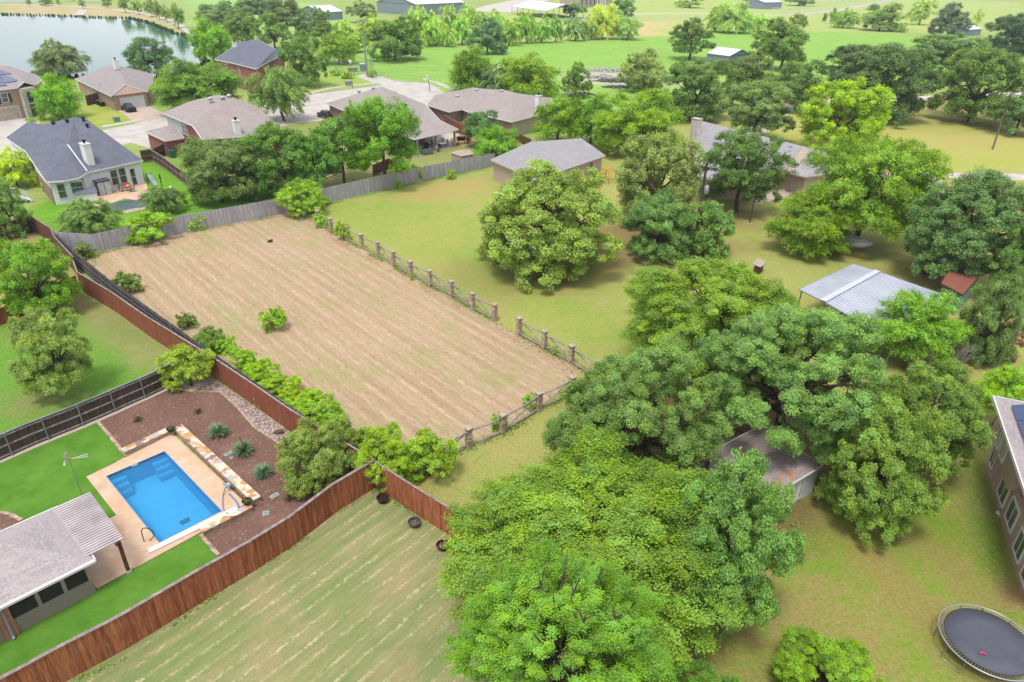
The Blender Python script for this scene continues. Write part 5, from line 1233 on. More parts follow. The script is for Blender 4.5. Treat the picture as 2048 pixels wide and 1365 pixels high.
TREES = [
 # foreground
 (1112, 1108, 1500, 420, 'pear', (104, 158, 58), 'bright green upright tree nearest the bottom edge, in front of the wide yellow-green elm', dict(z=6.6)),
 (1180, 908, 1290, 560, 'elm', (120, 156, 56), 'wide yellow-green elm overhanging the right end of the red fence', dict(z=4.2)),
 (1468, 922, 1240, 262, 'oak', (98, 134, 72), 'blue-green oak in front of the rusty roofed shed', dict(z=5.0)),
 (1275, 672, 1005, 352, 'oak', (102, 142, 70), 'spreading oak over the bare ground beside the lower post fence', dict(z=4.9)),
 (1592, 588, 895, 392, 'oak', (108, 144, 80), 'largest grey-green oak, left of the bare grey brush', dict(z=6.6)),
 (1782, 806, 1050, 232, 'oak', (106, 148, 66), 'round yellow-tipped oak right of the rusty roofed shed', dict(z=4.2)),
 (1868, 722, 930, 250, 'oak', (94, 132, 62), 'mid-green tree between the great oak and the two-storey house', dict(z=4.4)),
 (2020, 722, 830, 150, 'elm', (128, 176, 56), 'feathery lime tree behind the two-storey house roof', dict(z=3)),
 (1440, 516, 735, 368, 'elm', (118, 160, 54), 'bright elm left of the grey metal roof', dict(z=5.0)),
 (1668, 1255, 1470, 232, 'shrub', (116, 160, 52), 'rounded glossy bush at the bottom edge left of the trampoline', dict(z=1.4, name='bush', cat='bush')),
 (1410, 1328, 1520, 170, 'shrub', (92, 138, 62), 'small leafy tree at the bottom edge by the garden box', dict(z=1.8)),
 # paddock
 (1100, 334, 542, 272, 'oak', (122, 154, 66), 'lone oak with a thick trunk in the middle of the paddock', dict(base=537)),
 (1318, 262, 440, 195, 'oak', (118, 144, 76), 'tall oak behind the utility pole with the transformer', dict(z=5.6)),
 (1320, 385, 522, 140, 'oak', (96, 132, 70), 'low oak left of the foot of the transformer pole', dict(z=3.3)),
 (1415, 398, 512, 110, 'oak', (102, 136, 72), 'small oak hiding the foot of the transformer pole', dict(z=3.2)),
 (1490, 262, 400, 195, 'oak', (88, 122, 56), 'dark oak with a bare trunk in front of the ranch house', dict(base=424)),
 (1745, 276, 462, 272, 'elm', (112, 158, 52), 'large bright elm leaning over the boat', dict(z=6.8)),
 (1630, 380, 500, 168, 'elm', (108, 156, 50), 'smaller bright elm between the ranch house and the boat', dict(base=505)),
 (1690, 158, 292, 208, 'oak', (130, 160, 42), 'yellow-green oak behind the ranch house roof', dict(z=6.4)),
 (1772, 88, 228, 220, 'oak', (84, 114, 62), 'dark broad oak behind the yellow-green oak', dict(base=238)),
 (1965, 98, 232, 210, 'oak', (94, 130, 56), 'broad oak with a thick trunk near the leaning pole', dict(base=244)),
 (2050, 170, 260, 120, 'oak', (90, 120, 66), 'oak at the right edge beside the leaning pole', dict(z=5)),
 (1398, 120, 228, 150, 'oak', (96, 124, 66), 'oak left of the grey shed beyond the road', dict(z=6)),
 (1500, 105, 190, 120, 'oak', (92, 118, 64), 'oak partly hiding the small grey field shed', dict(z=5)),
 (1520, 160, 262, 165, 'oak', (104, 130, 76), 'grey-green oak overhanging the oak driveway', dict(z=6)),
 (1600, 120, 215, 110, 'oak', (84, 112, 58), 'dark oak between the tall field oak and the broad oak', dict(z=5.5)),
 (1720, 92, 160, 140, 'oak', (76, 104, 60), 'low dark oak behind the broad oak', dict(z=6)),
 (1895, 70, 140, 190, 'oak', (92, 124, 66), 'oak behind the broad oak with the thick trunk', dict(z=6.4)),
 (2035, 26, 110, 130, 'oak', (78, 108, 60), 'dark oak at the right edge high in the field', dict(z=7)),
 (1955, 350, 545, 270, 'oak', (98, 130, 66), 'sprawling oak with dead twigs above the parked truck', dict(z=6.2)),
 (2045, 440, 580, 130, 'oak', (92, 124, 66), 'oak at the right edge below the sprawling oak', dict(z=5)),
 (1845, 574, 718, 195, 'elm', (112, 162, 58), 'bright tree over the corner of the grey metal roof', dict(z=3.6)),
 (1992, 552, 725, 150, 'oak', (98, 128, 66), 'oak with bronze leaves below the brown shed roof', dict(z=3.6)),
 # field
 (1385, 36, 104, 96, 'oak', (84, 116, 54), 'round-headed field oak left of the small grey field shed', dict(base=119)),
 (1572, 30, 126, 116, 'oak', (90, 122, 58), 'tall field oak right of the small grey field shed', dict(base=141)),
 (787, 33, 116, 118, 'oak', (98, 130, 58), 'lone dark oak on the pasture beyond the tall mast', dict(base=121)),
 (1905, 6, 70, 86, 'oak', (92, 116, 76), 'tall oak beside the white field shed', dict(base=74)),
 (1765, 6, 60, 92, 'oak', (112, 146, 72), 'clump tree in the upper right field', dict(base=62)),
 (1845, -4, 48, 58, 'willow', (150, 180, 96), 'airy willow in the upper right field', dict(base=50)),
 (1960, 16, 44, 26, 'willow', (150, 180, 96), 'small willow left of the top right corner', dict(base=46)),
 (1690, 16, 55, 62, 'willow', (134, 168, 84), 'willow beside the gravel drive', dict(base=56)),
 (1668, 15, 46, 24, 'elm', (118, 160, 62), 'sapling left of the willow beside the gravel drive', dict(base=48)),
 (1650, 26, 44, 10, 'shrub', (90, 110, 60), 'tiny tree by the gravel drive', dict(base=46)),
 (1210, 98, 182, 96, 'oak', (96, 126, 66), None, None),
]
TREES = [t for t in TREES if t[7] is not None]
more = [
 (1291, 96, 186, 92, 'oak', (120, 146, 82), 'thin-leaved tree beside the rubble heaps', dict(base=184, bare=1)),
 (1466, 3, 64, 92, 'willow', WIL, 'willow clump right of the curved farm drive', dict(base=66)),
 (1432, 12, 62, 50, 'willow', (140, 176, 84), 'smaller willow left of the willow clump', dict(base=64)),
 (1520, 28, 62, 42, 'willow', (150, 182, 96), 'low willow behind the tall field oak', dict(base=64)),
 (1208, 8, 76, 68, 'willow', (164, 182, 84), 'yellowish willow in front of the stone farmhouse', dict(base=78)),
 (1255, 34, 78, 66, 'willow', (142, 176, 94), 'round willow right of the yellowish willow', dict(base=79)),
 (1152, 34, 80, 56, 'willow', (124, 160, 84), 'willow left of the yellowish willow', dict(base=82)),
 (1113, 26, 84, 30, 'willow', (120, 164, 72), 'willow at the right end of the dense willow row', dict(base=85)),
 (1085, 26, 84, 46, 'willow', (126, 170, 78), 'willow in the right half of the dense row', dict(base=86)),
 (1055, 26, 85, 46, 'willow', (122, 166, 78), 'willow in the middle of the dense row', dict(base=87)),
 (1032, 32, 86, 36, 'willow', (118, 162, 74), 'willow at the left end of the dense row', dict(base=88)),
 (975, 36, 106, 80, 'oak', (92, 122, 76), 'grey-green oak left of the dense willow row', dict(base=108)),
 (1018, 40, 90, 50, 'willow', (140, 178, 84), 'light willow touching the grey-green oak', dict(base=92)),
 (925, 30, 88, 50, 'willow', (136, 178, 84), 'willow with dark stems left of the grey-green oak', dict(base=90)),
 (872, 22, 88, 56, 'willow', (146, 182, 88), 'thin tall willow with several dark stems', dict(base=90)),
 (835, 12, 84, 60, 'willow', (140, 178, 84), 'willow right of the lone pasture oak', dict(base=88)),
 (938, 2, 60, 40, 'willow', (146, 182, 86), 'wispy willow in front of the big barn', dict(z=5)),
 (985, 12, 56, 40, 'willow', (154, 186, 78), 'low willow left of the white carport', dict(z=4)),
 (745, 12, 95, 70, 'willow', (140, 176, 80), 'pale thicket tree behind the tall mast', dict(z=4.5)),
 (708, 62, 100, 60, 'willow', (134, 174, 78), 'pale tree left of the tall mast', dict(z=3.5)),
 (722, 0, 44, 60, 'oak', (108, 132, 80), 'half-bare tree right of the white-roofed field shed', dict(base=46)),
 (675, 66, 124, 82, 'elm', (118, 160, 50), 'bright forked tree left of the street lamp', dict(base=128)),
 (606, 64, 165, 96, 'oak', (86, 130, 52), 'tall dense tree beside the far red brick house', dict(base=173)),
 (645, 42, 85, 70, 'oak', (92, 126, 60), 'dark thicket tree below the white-roofed field shed', dict(z=4)),
 (570, -8, 52, 90, 'oak', (92, 118, 66), 'large pale-stemmed tree left of the white-roofed field shed', dict(base=50)),
 (480, 18, 82, 90, 'oak', (98, 132, 66), 'dense tree behind the far red brick house', dict(z=6)),
 (545, 28, 90, 80, 'oak', (92, 132, 56), 'green tree above the far brick house roof', dict(z=6)),
 (430, 6, 52, 80, 'oak', (102, 130, 76), 'grey-green tree behind the bright lakeside tree', dict(z=6)),
 (500, -6, 32, 70, 'oak', (96, 122, 74), 'hazy tree at the top edge above the far brick house', dict(z=6)),
 (422, 36, 122, 98, 'elm', (116, 164, 44), 'bright tree at the right end of the lake', dict(base=126)),
 (291, 73, 146, 106, 'oak', (94, 120, 70), 'round grey-green tree on the near lake shore', dict(base=153)),
 (117, 78, 152, 128, 'willow', (108, 138, 86), 'feathery grey-green tree on the near lake shore', dict(z=4.5)),
 (113, 148, 236, 104, 'elm', (112, 168, 40), 'bright green tree left of the garage with the black car', dict(z=4)),
 (392, 118, 214, 190, 'elm', (106, 154, 50), 'wide bright tree in front of the far brick house', dict(z=5.5)),
 (330, 132, 205, 60, 'elm', (122, 156, 52), 'small tree at the left side of the wide bright tree', dict(z=3.5)),
 (560, 134, 232, 122, 'willow', (108, 140, 76), 'airy tree with a slanting trunk by the street', dict(base=243)),
 (762, 190, 332, 150, 'pear', (100, 150, 46), 'tall leaning green tree in front of the patio house', dict(base=372)),
 (680, 225, 345, 115, 'oak', (98, 132, 62), 'grey-green tree left of the tall leaning tree', dict(base=366)),
 (545, 248, 375, 165, 'oak', (84, 124, 60), 'dense dark tree left of the big vine bush', dict(base=390)),
 (432, 278, 398, 150, 'oak', (100, 130, 68), 'grey-green tree right of the white house lawn', dict(base=405)),
 (625, 262, 358, 100, 'oak', (94, 134, 56), 'tree above the garden pool of the red brick house', dict(base=384)),
 (500, 300, 392, 90, 'oak', (90, 124, 62), 'tree between two dark garden trees behind the grey fence', dict(z=3)),
 (965, 222, 284, 78, 'oak', (84, 116, 66), 'dark tree in front of the chimney house', dict(z=3.4)),
 (992, 252, 318, 92, 'elm', (112, 160, 56), 'bright low tree left of the beige garage roof', dict(z=2.8)),
 (940, 90, 182, 98, 'elm', (104, 150, 46), 'bright tree at the head of the street end', dict(z=5)),
 (990, 128, 185, 70, 'willow', (110, 138, 86), 'grey shrubby tree behind the chimney house', dict(z=3.5)),
 (1058, 108, 190, 122, 'elm', (116, 160, 42), 'yellow-green tree behind the chimney house', dict(z=4.8)),
 (1152, 122, 196, 62, 'oak', (90, 128, 54), 'ivy-clad tree with a broken dead top', dict(z=3.8)),
 (1118, 190, 282, 112, 'elm', (112, 158, 48), 'bright tree right of the white chimney', dict(z=4.2)),
 (1280, 180, 292, 190, 'elm', (118, 168, 44), 'wide bright tree behind the beige garage', dict(z=5.6)),
 (1185, 185, 275, 90, 'elm', (106, 152, 48), 'tree between the two bright trees behind the garage', dict(z=4.6)),
 # left gardens
 (58, 480, 622, 172, 'oak', (102, 146, 48), 'green tree left of the small gate in the red fence', dict(z=3.6)),
 (97, 618, 772, 165, 'oak', (118, 148, 70), 'young tree standing alone on the left lawn', dict(base=787)),
 (8, 355, 472, 105, 'oak', (104, 134, 70), 'grey-green tree at the left edge below the white house', dict(z=3.2)),
 (22, 296, 372, 108, 'willow', (146, 182, 50), 'lime weeping tree at the left edge beside the white house', dict(z=2.6)),
 (175, 392, 472, 140, 'willow', (108, 138, 74), 'small grey-green tree on the lawn behind the white house', dict(base=478)),
 (320, 374, 428, 88, 'willow', (98, 128, 68), 'dark low tree beside the pond of the white house', dict(z=1.6)),
 (372, 684, 776, 112, 'shrub', (142, 172, 58), 'yellow-green crape myrtle over the gravel bed', dict(z=1.7)),
 (628, 842, 985, 150, 'shrub', (124, 152, 72), 'multi-stemmed crape myrtle in the corner of the pool garden', dict(z=1.9)),
 (90, -4, 10, 30, 'oak', (98, 130, 62), 'small far tree beyond the lake, second from the left edge', dict(base=12)),
]
TREES += more
more2 = [
 (900, 10, 62, 44, 'lighter willow above the dark-stemmed willow'), (955, 18, 66, 40, 'pale willow between the barn and the grey-green oak'), (1000, 22, 60, 34, 'small pale willow above the light willow'),
 (860, 40, 92, 40, 'low willow at the foot of the thin tall willow'), (815, 46, 96, 46, 'pale willow beside the lone pasture oak'), (895, 50, 92, 36, 'low pale willow with bare stems'),
 (1185, 40, 78, 36, 'low pale willow left of the yellowish willow'), (1232, 14, 60, 44, 'taller willow behind the round willow'), (1490, 14, 64, 40, 'pale willow at the right of the willow clump'),
 (690, 40, 92, 56, 'pale thicket bush tree left of the pale thicket'), (640, 14, 60, 50, 'dark tree behind the small grey field shed'), (455, 2, 44, 64, 'grey tree behind the dense tree near the far brick house'), (535, -6, 40, 60, 'dark tree right of the hazy top tree'),
 (605, 26, 70, 60, 'green tree above the tall dense tree'), (1150, 4, 34, 46, 'round dark tree left of the stone farmhouse'), (1248, -2, 32, 50, 'dark green tree right of the stone farmhouse'), (1380, -6, 14, 60, 'far oak at the top edge left of the willow clump'), (1600, -8, 10, 60, 'far oak at the top edge behind the white rail fence')]
for i, q in enumerate(more2):
    TREES.append((q[0], q[1], q[2], q[3], 'willow' if 'willow' in q[4] or 'pale' in q[4] else 'oak', (142, 176, 88) if 'willow' in q[4] or 'pale' in q[4] else (96, 130, 68), q[4], dict(base=q[2] + 2)))
lake_trees = [(55, -8, 9, 14), (115, -9, 11, 12), (163, -4, 14, 16), (213, -8, 13, 24), (247, -10, 20, 30), (275, -2, 24, 26), (300, -4, 28, 30), (315, 0, 34, 26), (330, 8, 38, 24), (352, 6, 50, 34)]
for i, (x, a, b, w_) in enumerate(lake_trees):
    TREES.append((x, a, b, w_, 'elm' if i > 5 else 'oak', (118, 156, 72), 'young tree number %s from the left along the lake path' % ['one', 'two', 'three', 'four', 'five', 'six', 'seven', 'eight', 'nine', 'ten'][i], dict(base=b + (6 if i > 3 else 4), group='young trees along the lake path')))
for t in TREES:
    kw = dict(t[7]); kw.pop('bare', None)
    tree(t[0], t[1], t[2], t[3], t[4], t[5], t[6], **kw)
# shrubs and vines
SHR = [
 (545, 613, 664, 58, 'lone round bush in the middle of the mown field'),
 (300, 424, 486, 112, 'large vine bush over the grey fence'),
 (603, 356, 436, 100, 'big bright bush where the grey fence meets the post fence'),
 (255, 543, 590, 58, 'leafy sprout bush at the dark fence, nearest the grey fence'),
 (165, 485, 520, 50, 'sprawling vine in the corner of grey and dark fences'),
 (372, 622, 660, 44, 'small vine on the dark fence halfway along'),
 (412, 655, 712, 74, 'dark green bush on the dark fence above the crape myrtle'),
 (484, 692, 752, 66, 'lime bush on the far side of the red fence'),
 (556, 742, 800, 88, 'second lime bush along the red fence'),
 (618, 778, 840, 92, 'third lime bush along the red fence'),
 (690, 842, 925, 90, 'shadowy bush between the crape myrtle and the field'),
 (450, 668, 708, 46, 'lime sprig bush behind the red fence nearest the crape myrtle'),
 (520, 716, 776, 72, 'lime sapling bush between the first two lime bushes'),
 (588, 764, 822, 72, 'feathery lime bush between second and third'),
 (652, 800, 872, 86, 'green sapling bush behind the pool corner fence'),
 (718, 850, 925, 78, 'lime sapling beside the shadowy bush'),
 (775, 850, 975, 130, 'bright bush on the corner of the red fence'),
 (858, 850, 972, 110, 'bright bush at the end of the lower post fence'),
 (998, 820, 866, 36, 'ivy clump on the lower post fence'),
 (1060, 785, 822, 30, 'small ivy on a stone post of the lower fence'),
 (640, 422, 458, 30, 'ivy on the first stone post'),
 (686, 442, 484, 32, 'ivy covering the third stone post'),
 (648, 392, 412, 24, 'small bush at the foot of the grey fence by the big bush'),
 (797, 358, 380, 14, 'thin vine on the grey fence'),
 (830, 330, 356, 30, 'vine hanging over the grey fence top'),
 (902, 338, 360, 20, 'vine at the fence near the small garden shed'),
 (440, 425, 450, 28, 'thin vine on the grey fence left of the big bush'),
 (465, 418, 444, 24, 'vine sprig on the grey fence next to the big bush'),
 (390, 425, 462, 40, 'vine right of the large vine bush'),
 (120, 305, 330, 30, 'green shrub beside the brick wall of the white house'),
 (80, 380, 420, 0, ''),
 (672, 140, 152, 24, 'clipped hedge shrub below the pump enclosure'),
 (694, 144, 158, 26, 'clipped shrub left of the street lamp'),
 (744, 138, 156, 22, 'shrub beside the street gate'),
 (860, 150, 162, 0, ''),
 (1945, 45, 58, 24, 'scrub beside the white field shed'),
 (1805, 46, 66, 22, 'pale scrub in the upper right field'),
 (1590, 555, 590, 0, ''),
 (1432, 855, 905, 34, 'dark shrub on the bare ground behind the rusty shed'),
 (2005, 640, 720, 90, 'bronze bush below the oak with bronze leaves'),
 (1735, 640, 700, 0, ''),
 (100, 345, 385, 40, 'ivy against the brick side wall of the white house'),
 (60, 235, 246, 22, 'low bush by the arched entry'),
 (82, 229, 242, 18, 'round bush right of the arched entry'),
 (1110, 690, 712, 14, 'weedy growth on the last stone post'),
 (823, 548, 560, 10, 'weed at a stone post'),
]
for s_ in SHR:
    if s_[3] == 0: continue
    x, a, b, w_, lab = s_
    colr = (106, 142, 62) if ('dark' in lab or 'shadowy' in lab) else (140, 122, 84) if 'bronze' in lab else (132, 178, 52) if 'lime' in lab or 'lone' in lab else (132, 178, 56)
    h_ = max(.35, (b - a) / F_PX * depth(P(x, b)) * .42)
    tree(x, a, b, w_, 'shrub', colr, lab, z=h_, name='bush' if 'vine' not in lab and 'ivy' not in lab else 'vine', cat='bush' if 'vine' not in lab and 'ivy' not in lab else 'vine')
# weeds at the feet of fences and posts: one uncountable strip
def weeds(name, label, lines, dens, h_, spread, col):
    r = np.random.RandomState(len(label)); ps = []
    for ln in lines:
        c = [P(*p) for p in ln]
        for a, b in zip(c[:-1], c[1:]):
            L_ = (b - a).length; k = int(L_ * dens); t = r.uniform(0, 1, k); q = np.array(a)[None] * (1 - t[:, None]) + np.array(b)[None] * t[:, None]
            keep = (np.sin(q[:, 0] * 2.1) + np.sin(q[:, 1] * 1.7 + 1) + r.normal(0, .7, k)) > -.2; q = q[keep]
            q[:, :2] += r.normal(0, spread, (len(q), 2)); q[:, 2] = np.abs(r.normal(0, h_, len(q))) * .7 + .02; ps.append(q)
    p = np.concatenate(ps); n_ = len(p); nor = r.normal(0, .6, (n_, 3)) + [0, 0, .8]; nor /= np.linalg.norm(nor, axis=1)[:, None]
    tg = np.cross(nor, r.normal(0, 1, (n_, 3))); tg /= np.linalg.norm(tg, axis=1)[:, None]; bt = np.cross(nor, tg); s = (r.uniform(.04, .1, n_))[:, None]
    co = np.stack([p + tg * s, p + bt * s * .6, p - tg * s, p - bt * s * .6], 1).reshape(-1, 3)
    o = bpy.data.objects.new(name, np_mesh(name, co, 4, {'v': r.uniform(0, 1, n_), 'y': r.uniform(0, 1, n_)}, 'foliage')); C.objects.link(o); o.color = tuple(lin(col)) + (1,)
    tag(o, label, 'weeds', kind='stuff')
weeds('weeds', 'green weeds at the foot of the grey fence', [[(190, 510), (370, 468), (512, 442), (600, 424), (655, 410), (745, 388), (838, 365), (915, 350), (985, 336)]], 60, .16, .16, (112, 150, 60))
weeds('weeds', 'low green weeds along the stone post fences', [[(640, 452), (724, 500), (822, 556), (903, 597), (989, 645)], [(1038, 674), (1090, 702), (1142, 731), (1180, 752)], [(1140, 792), (1078, 826), (1005, 872), (938, 898), (870, 935)]], 55, .10, .14, (116, 150, 66))
weeds('weeds', 'thin weeds at the foot of the red fence on the striped lawn', [[(140, 1366), (260, 1314), (401, 1211), (590, 1093), (672, 1028), (752, 979), (900, 1076)]], 26, .04, .08, (120, 146, 70))
weeds('weeds', 'weeds between the red fence and the old grey fence', [[(165, 560), (300, 660), (430, 745), (560, 838), (700, 930)]], 60, .3, .22, (108, 146, 58))
weeds('weeds', 'ragged straw edge of the mown field', [[(200, 505), (180, 540), (300, 655), (400, 728), (560, 842), (680, 915)], [(600, 428), (700, 492), (788, 542), (905, 603), (1000, 655), (1140, 735), (1150, 755), (1005, 874)]], 40, .03, .35, (170, 156, 110))
# ------------------------------------------------------------------ loose things
plain('car_black', (34, 36, 44), .25, .2, var=.05, spec=.6); plain('rubber', (30, 30, 32), .8); plain('tail_red', (170, 24, 34), .4); plain('chrome', (190, 192, 198), .25, .7)
n = N('car_glass', .05, 0, .8); n.col(A((46, 54, 62))); M['car_glass'] = n.m
def mk(mb, name, mat, root, smooth=False, **k): return mb.build(name, mat, root, smooth, **k)
def body_loft(m, o, fx, sy, secs):
    """secs: (x along, half width, z bottom, z top) rings with softened shoulders"""
    vs = []; fs = []; NN = 10
    for x, hw, z0, z1 in secs:
        dz = z1 - z0
        for yy, zz in ((-hw * .94, z0), (-hw, z0 + dz * .25), (-hw, z0 + dz * .68), (-hw * .93, z0 + dz * .92), (-hw * .7, z1), (hw * .7, z1), (hw * .93, z0 + dz * .92), (hw, z0 + dz * .68), (hw, z0 + dz * .25), (hw * .94, z0)):
            vs.append(o + fx * x + sy * yy + Z * zz)
    for i in range(len(secs) - 1):
        for k in range(NN): fs.append([i * NN + k, i * NN + (k + 1) % NN, (i + 1) * NN + (k + 1) % NN, (i + 1) * NN + k])
    fs += [list(range(NN))[::-1], list(range((len(secs) - 1) * NN, len(secs) * NN))]; m.add(vs, fs)
def car(p, ang, label, paint, name='parked_car', sc=1.0, pickup=False, rack=False):
    root = empty(name, p, label, 'car' if not pickup else 'pickup truck'); fx = D(ang) * sc; sy = Vector((-fx.y, fx.x, 0)); o = p
    m = MB()
    body_loft(m, o, fx, sy, [(-2.3, .74, .42, .72), (-2.22, .84, .3, .92), (-1.5, .9, .26, .96), (0, .91, .24, .94), (1.3, .9, .26, .88), (2.05, .84, .3, .76), (2.28, .7, .4, .62)] if not pickup else [(-2.8, .9, .5, 1.1), (-2.7, .96, .45, 1.2), (0, .98, .42, 1.18), (1.6, .98, .42, 1.15), (2.6, .94, .45, 1.02), (2.75, .84, .55, .95)])
    mk(m, 'body', paint, root, False)
    m = MB(); body_loft(m, o, fx, sy, [(-1.75, .62, .9, .98), (-1.1, .66, .9, 1.36), (0.1, .66, .9, 1.42), (.55, .64, .9, 1.36), (1.25, .6, .86, .95)] if not pickup else [(-.3, .8, 1.1, 1.2), (-.1, .8, 1.1, 1.75), (1.1, .78, 1.1, 1.72), (1.7, .76, 1.08, 1.2)])
    o2 = mk(m, 'windows', 'car_glass', root)
    m = MB(); body_loft(m, o, fx, sy, [(-1.05, .56, 1.345, 1.39), (0.1, .58, 1.40, 1.45), (.5, .54, 1.35, 1.39)] if not pickup else [(-.05, .72, 1.74, 1.79), (1.05, .7, 1.71, 1.76)]); mk(m, 'car_roof', paint, root)
    for a in (-1.4, 1.42) if not pickup else (-1.8, 1.75):
        for b in (-.82, .82):
            c = o + fx * a + sy * b + Z * .33; m = MB(); vs = []; m.tube([c - sy * .11, c + sy * .11], .33, 14); w_ = mk(m, 'wheel', 'rubber', root); k = MB(); s_ = 1 if b > 0 else -1; k.tube([c + sy * s_ * .1, c + sy * s_ * .13], .19, 10); mk(k, 'rim', 'chrome', w_)
    for b in (-.68, .68):
        m = MB(); m.obox(o + fx * (-2.2 if not pickup else -2.78) + sy * b + Z * .78, fx * .09, sy * .14, Z * .07); mk(m, 'tail_light', 'tail_red', root)
        m = MB(); m.obox(o + fx * (2.15 if not pickup else 2.7) + sy * b * .9 + Z * .62, fx * .1, sy * .14, Z * .06); mk(m, 'headlight', 'chrome', root)
    if rack:
        m = MB()
        for b in (-.6, 0, .6): m.beam(o + fx * -1.5 + sy * b + Z * 1.9, o + fx * .9 + sy * b + Z * 1.9, .08, .06)
        for a in (-1.5, -.7, .1, .9): m.beam(o + fx * a - sy * .7 + Z * 1.95, o + fx * a + sy * .7 + Z * 1.95, .1, .05)
        mk(m, 'roof_rack', 'chrome', root)
    return root
car(P(258, 222), -48 + 180, 'black saloon parked nose-in at the white garage door', 'car_black')
car(P(652, 236), 130, 'dark car partly hidden beside the patio house', 'car_black')
car(P(1905, 538), 30, 'dark pickup truck with a pale rack under the sprawling oak', 'car_black', 'pickup_truck', pickup=True, rack=True)
plain('paint_red', (176, 40, 50), .4); plain('paint_navy', (40, 46, 70), .4); plain('paint_silver', (200, 206, 216), .35, .3)
car(P(1042, 32), 70, 'red tractor-like vehicle under the white carport', 'paint_red', 'parked_truck', 1.3, pickup=True)
car(P(1056, 33), 110, 'navy car under the white carport', 'paint_navy', sc=1.3)
car(P(1078, 34), 110, 'silver car under the white carport', 'paint_silver', sc=1.3)
# --- boat on trailer
plain('gel_white', (250, 252, 255), .3, var=.04, spec=.5); plain('boat_cover', (240, 243, 252), .7, var=.06); plain('blue_cloth', (46, 104, 176), .7)
p = P(1688, 495); root = empty('covered_boat', p, 'white covered boat on a trailer under the bright elm', 'boat'); fx = D(-38); sy = Vector((-fx.y, fx.x, 0))
m = MB(); m_secs = [(-2.6, .95, .55, 1.05), (-1, 1.05, .5, 1.08), (.8, 1.0, .5, 1.12), (2.0, .62, .62, 1.2), (2.7, .12, .95, 1.28)]
body_loft(m, p, fx, sy, m_secs); mk(m, 'hull', 'gel_white', root, True)
m = MB(); body_loft(m, p, fx, sy, [(-2.4, .8, 1.04, 1.2), (-1.2, .88, 1.05, 1.42), (0, .86, 1.06, 1.5), (1, .7, 1.08, 1.35), (1.9, .4, 1.14, 1.25)]); mk(m, 'cover', 'boat_cover', root, True)
m = MB(); m.obox(p - fx * 2.2 - sy * .1 + Z * 1.32, fx * .3, sy * .35, Z * .1); mk(m, 'blue_tarp', 'blue_cloth', root)
m = MB(); m.beam(p - fx * 2.4 - sy * .6 + Z * .42, p + fx * 2.2 + Z * .42, .09, .1); m.beam(p - fx * 2.4 + sy * .6 + Z * .42, p + fx * 2.2 + Z * .42, .09, .1); m.beam(p + fx * 2.2 + Z * .42, p + fx * 3.3 + Z * .4, .09, .1); mk(m, 'trailer_frame', 'galvanised', root)
for b in (-.95, .95): m = MB(); c = p - fx * .7 + sy * b + Z * .3; m.tube([c - sy * .09, c + sy * .09], .3, 12); mk(m, 'wheel', 'rubber', root)
# --- trampoline
c0 = P(1992, 1291, .9 * .9); cz = .9
pts9 = [(1876.5, 1240), (1928.5, 1207), (2048, 1261), (1893.5, 1215), (1986, 1222.5), (1887, 1280), (1926, 1320), (1961, 1342.5), (1976, 1351)]
Q = np.array([list(P(x, y, cz))[:2] for x, y in pts9]); sol = np.linalg.lstsq(np.c_[2 * Q, np.ones(len(Q))], (Q ** 2).sum(1), rcond=None)[0]
tcx, tcy = sol[0], sol[1]; TR = math.sqrt(sol[2] + sol[0] ** 2 + sol[1] ** 2)
o = Vector((tcx, tcy, 0)); root = empty('trampoline', o, 'large round trampoline with grey mat, springs and steel frame', 'trampoline')
plain('tramp_mat', (96, 98, 112), .75, var=.08, scale=1.2); plain('spring_tan', (206, 196, 160), .5, .2); plain('frame_steel', (196, 200, 214), .35, .5, var=.08)
def ring(r, z, t, n_=96): m = MB(); m.tube([o + Vector((r * math.cos(2 * math.pi * k / n_), r * math.sin(2 * math.pi * k / n_), z)) for k in range(n_ + 1)], t, 8, False); return m
mk(ring(TR - .03, cz, .032), 'frame_ring', 'frame_steel', root, True)
m = MB(); m.lathe(o, [(TR * .865, cz - .012), (TR * .865, cz - .002), (TR * .5, cz - .03), (0, cz - .04)], 72); mk(m, 'mat', 'tramp_mat', root, True)
mk(ring(TR * .868, cz - .005, .014), 'mat_edge', 'black_iron', root)
for k in range(96):
    t = 2 * math.pi * (k + .5) / 96; d_ = Vector((math.cos(t), math.sin(t), 0)); m = MB(); m.tube([o + d_ * TR * .865 + Z * (cz - .005), o + d_ * (TR - .05) + Z * (cz - .002)], .011, 5); mk(m, 'spring', 'spring_tan', root)
for k in range(6):
    t = R(20 + k * 60); u1, u2 = t - .24, t + .24; a = o + Vector((math.cos(u1), math.sin(u1), 0)) * TR * .97; b = o + Vector((math.cos(u2), math.sin(u2), 0)) * TR * .97
    m = MB(); m.tube([a + Z * cz, a * 1.0 + Z * .12, a.lerp(b, .08) + Z * .03, a.lerp(b, .92) + Z * .03, b + Z * .12, b + Z * cz], .022, 8); mk(m, 'leg', 'frame_steel', root, True)
p = P(1962, 1307, cz + .0); plain('pink', (232, 70, 130), .6); root = empty('toy_shoes', p, 'pair of small pink clogs lying on the trampoline mat', 'shoes')
for q, a in ((Vector((0, 0, 0)), .4), (Vector((.1, -.03, 0)), -.5)):
    m = MB(); dd = Vector((math.cos(a), math.sin(a), 0)); body_loft(m, p + q, dd, Vector((-dd.y, dd.x, 0)), [(-.09, .03, 0, .05), (-.02, .035, 0, .06), (.05, .045, 0, .07), (.1, .03, .0, .04)]); mk(m, 'shoe', 'pink', root, True)
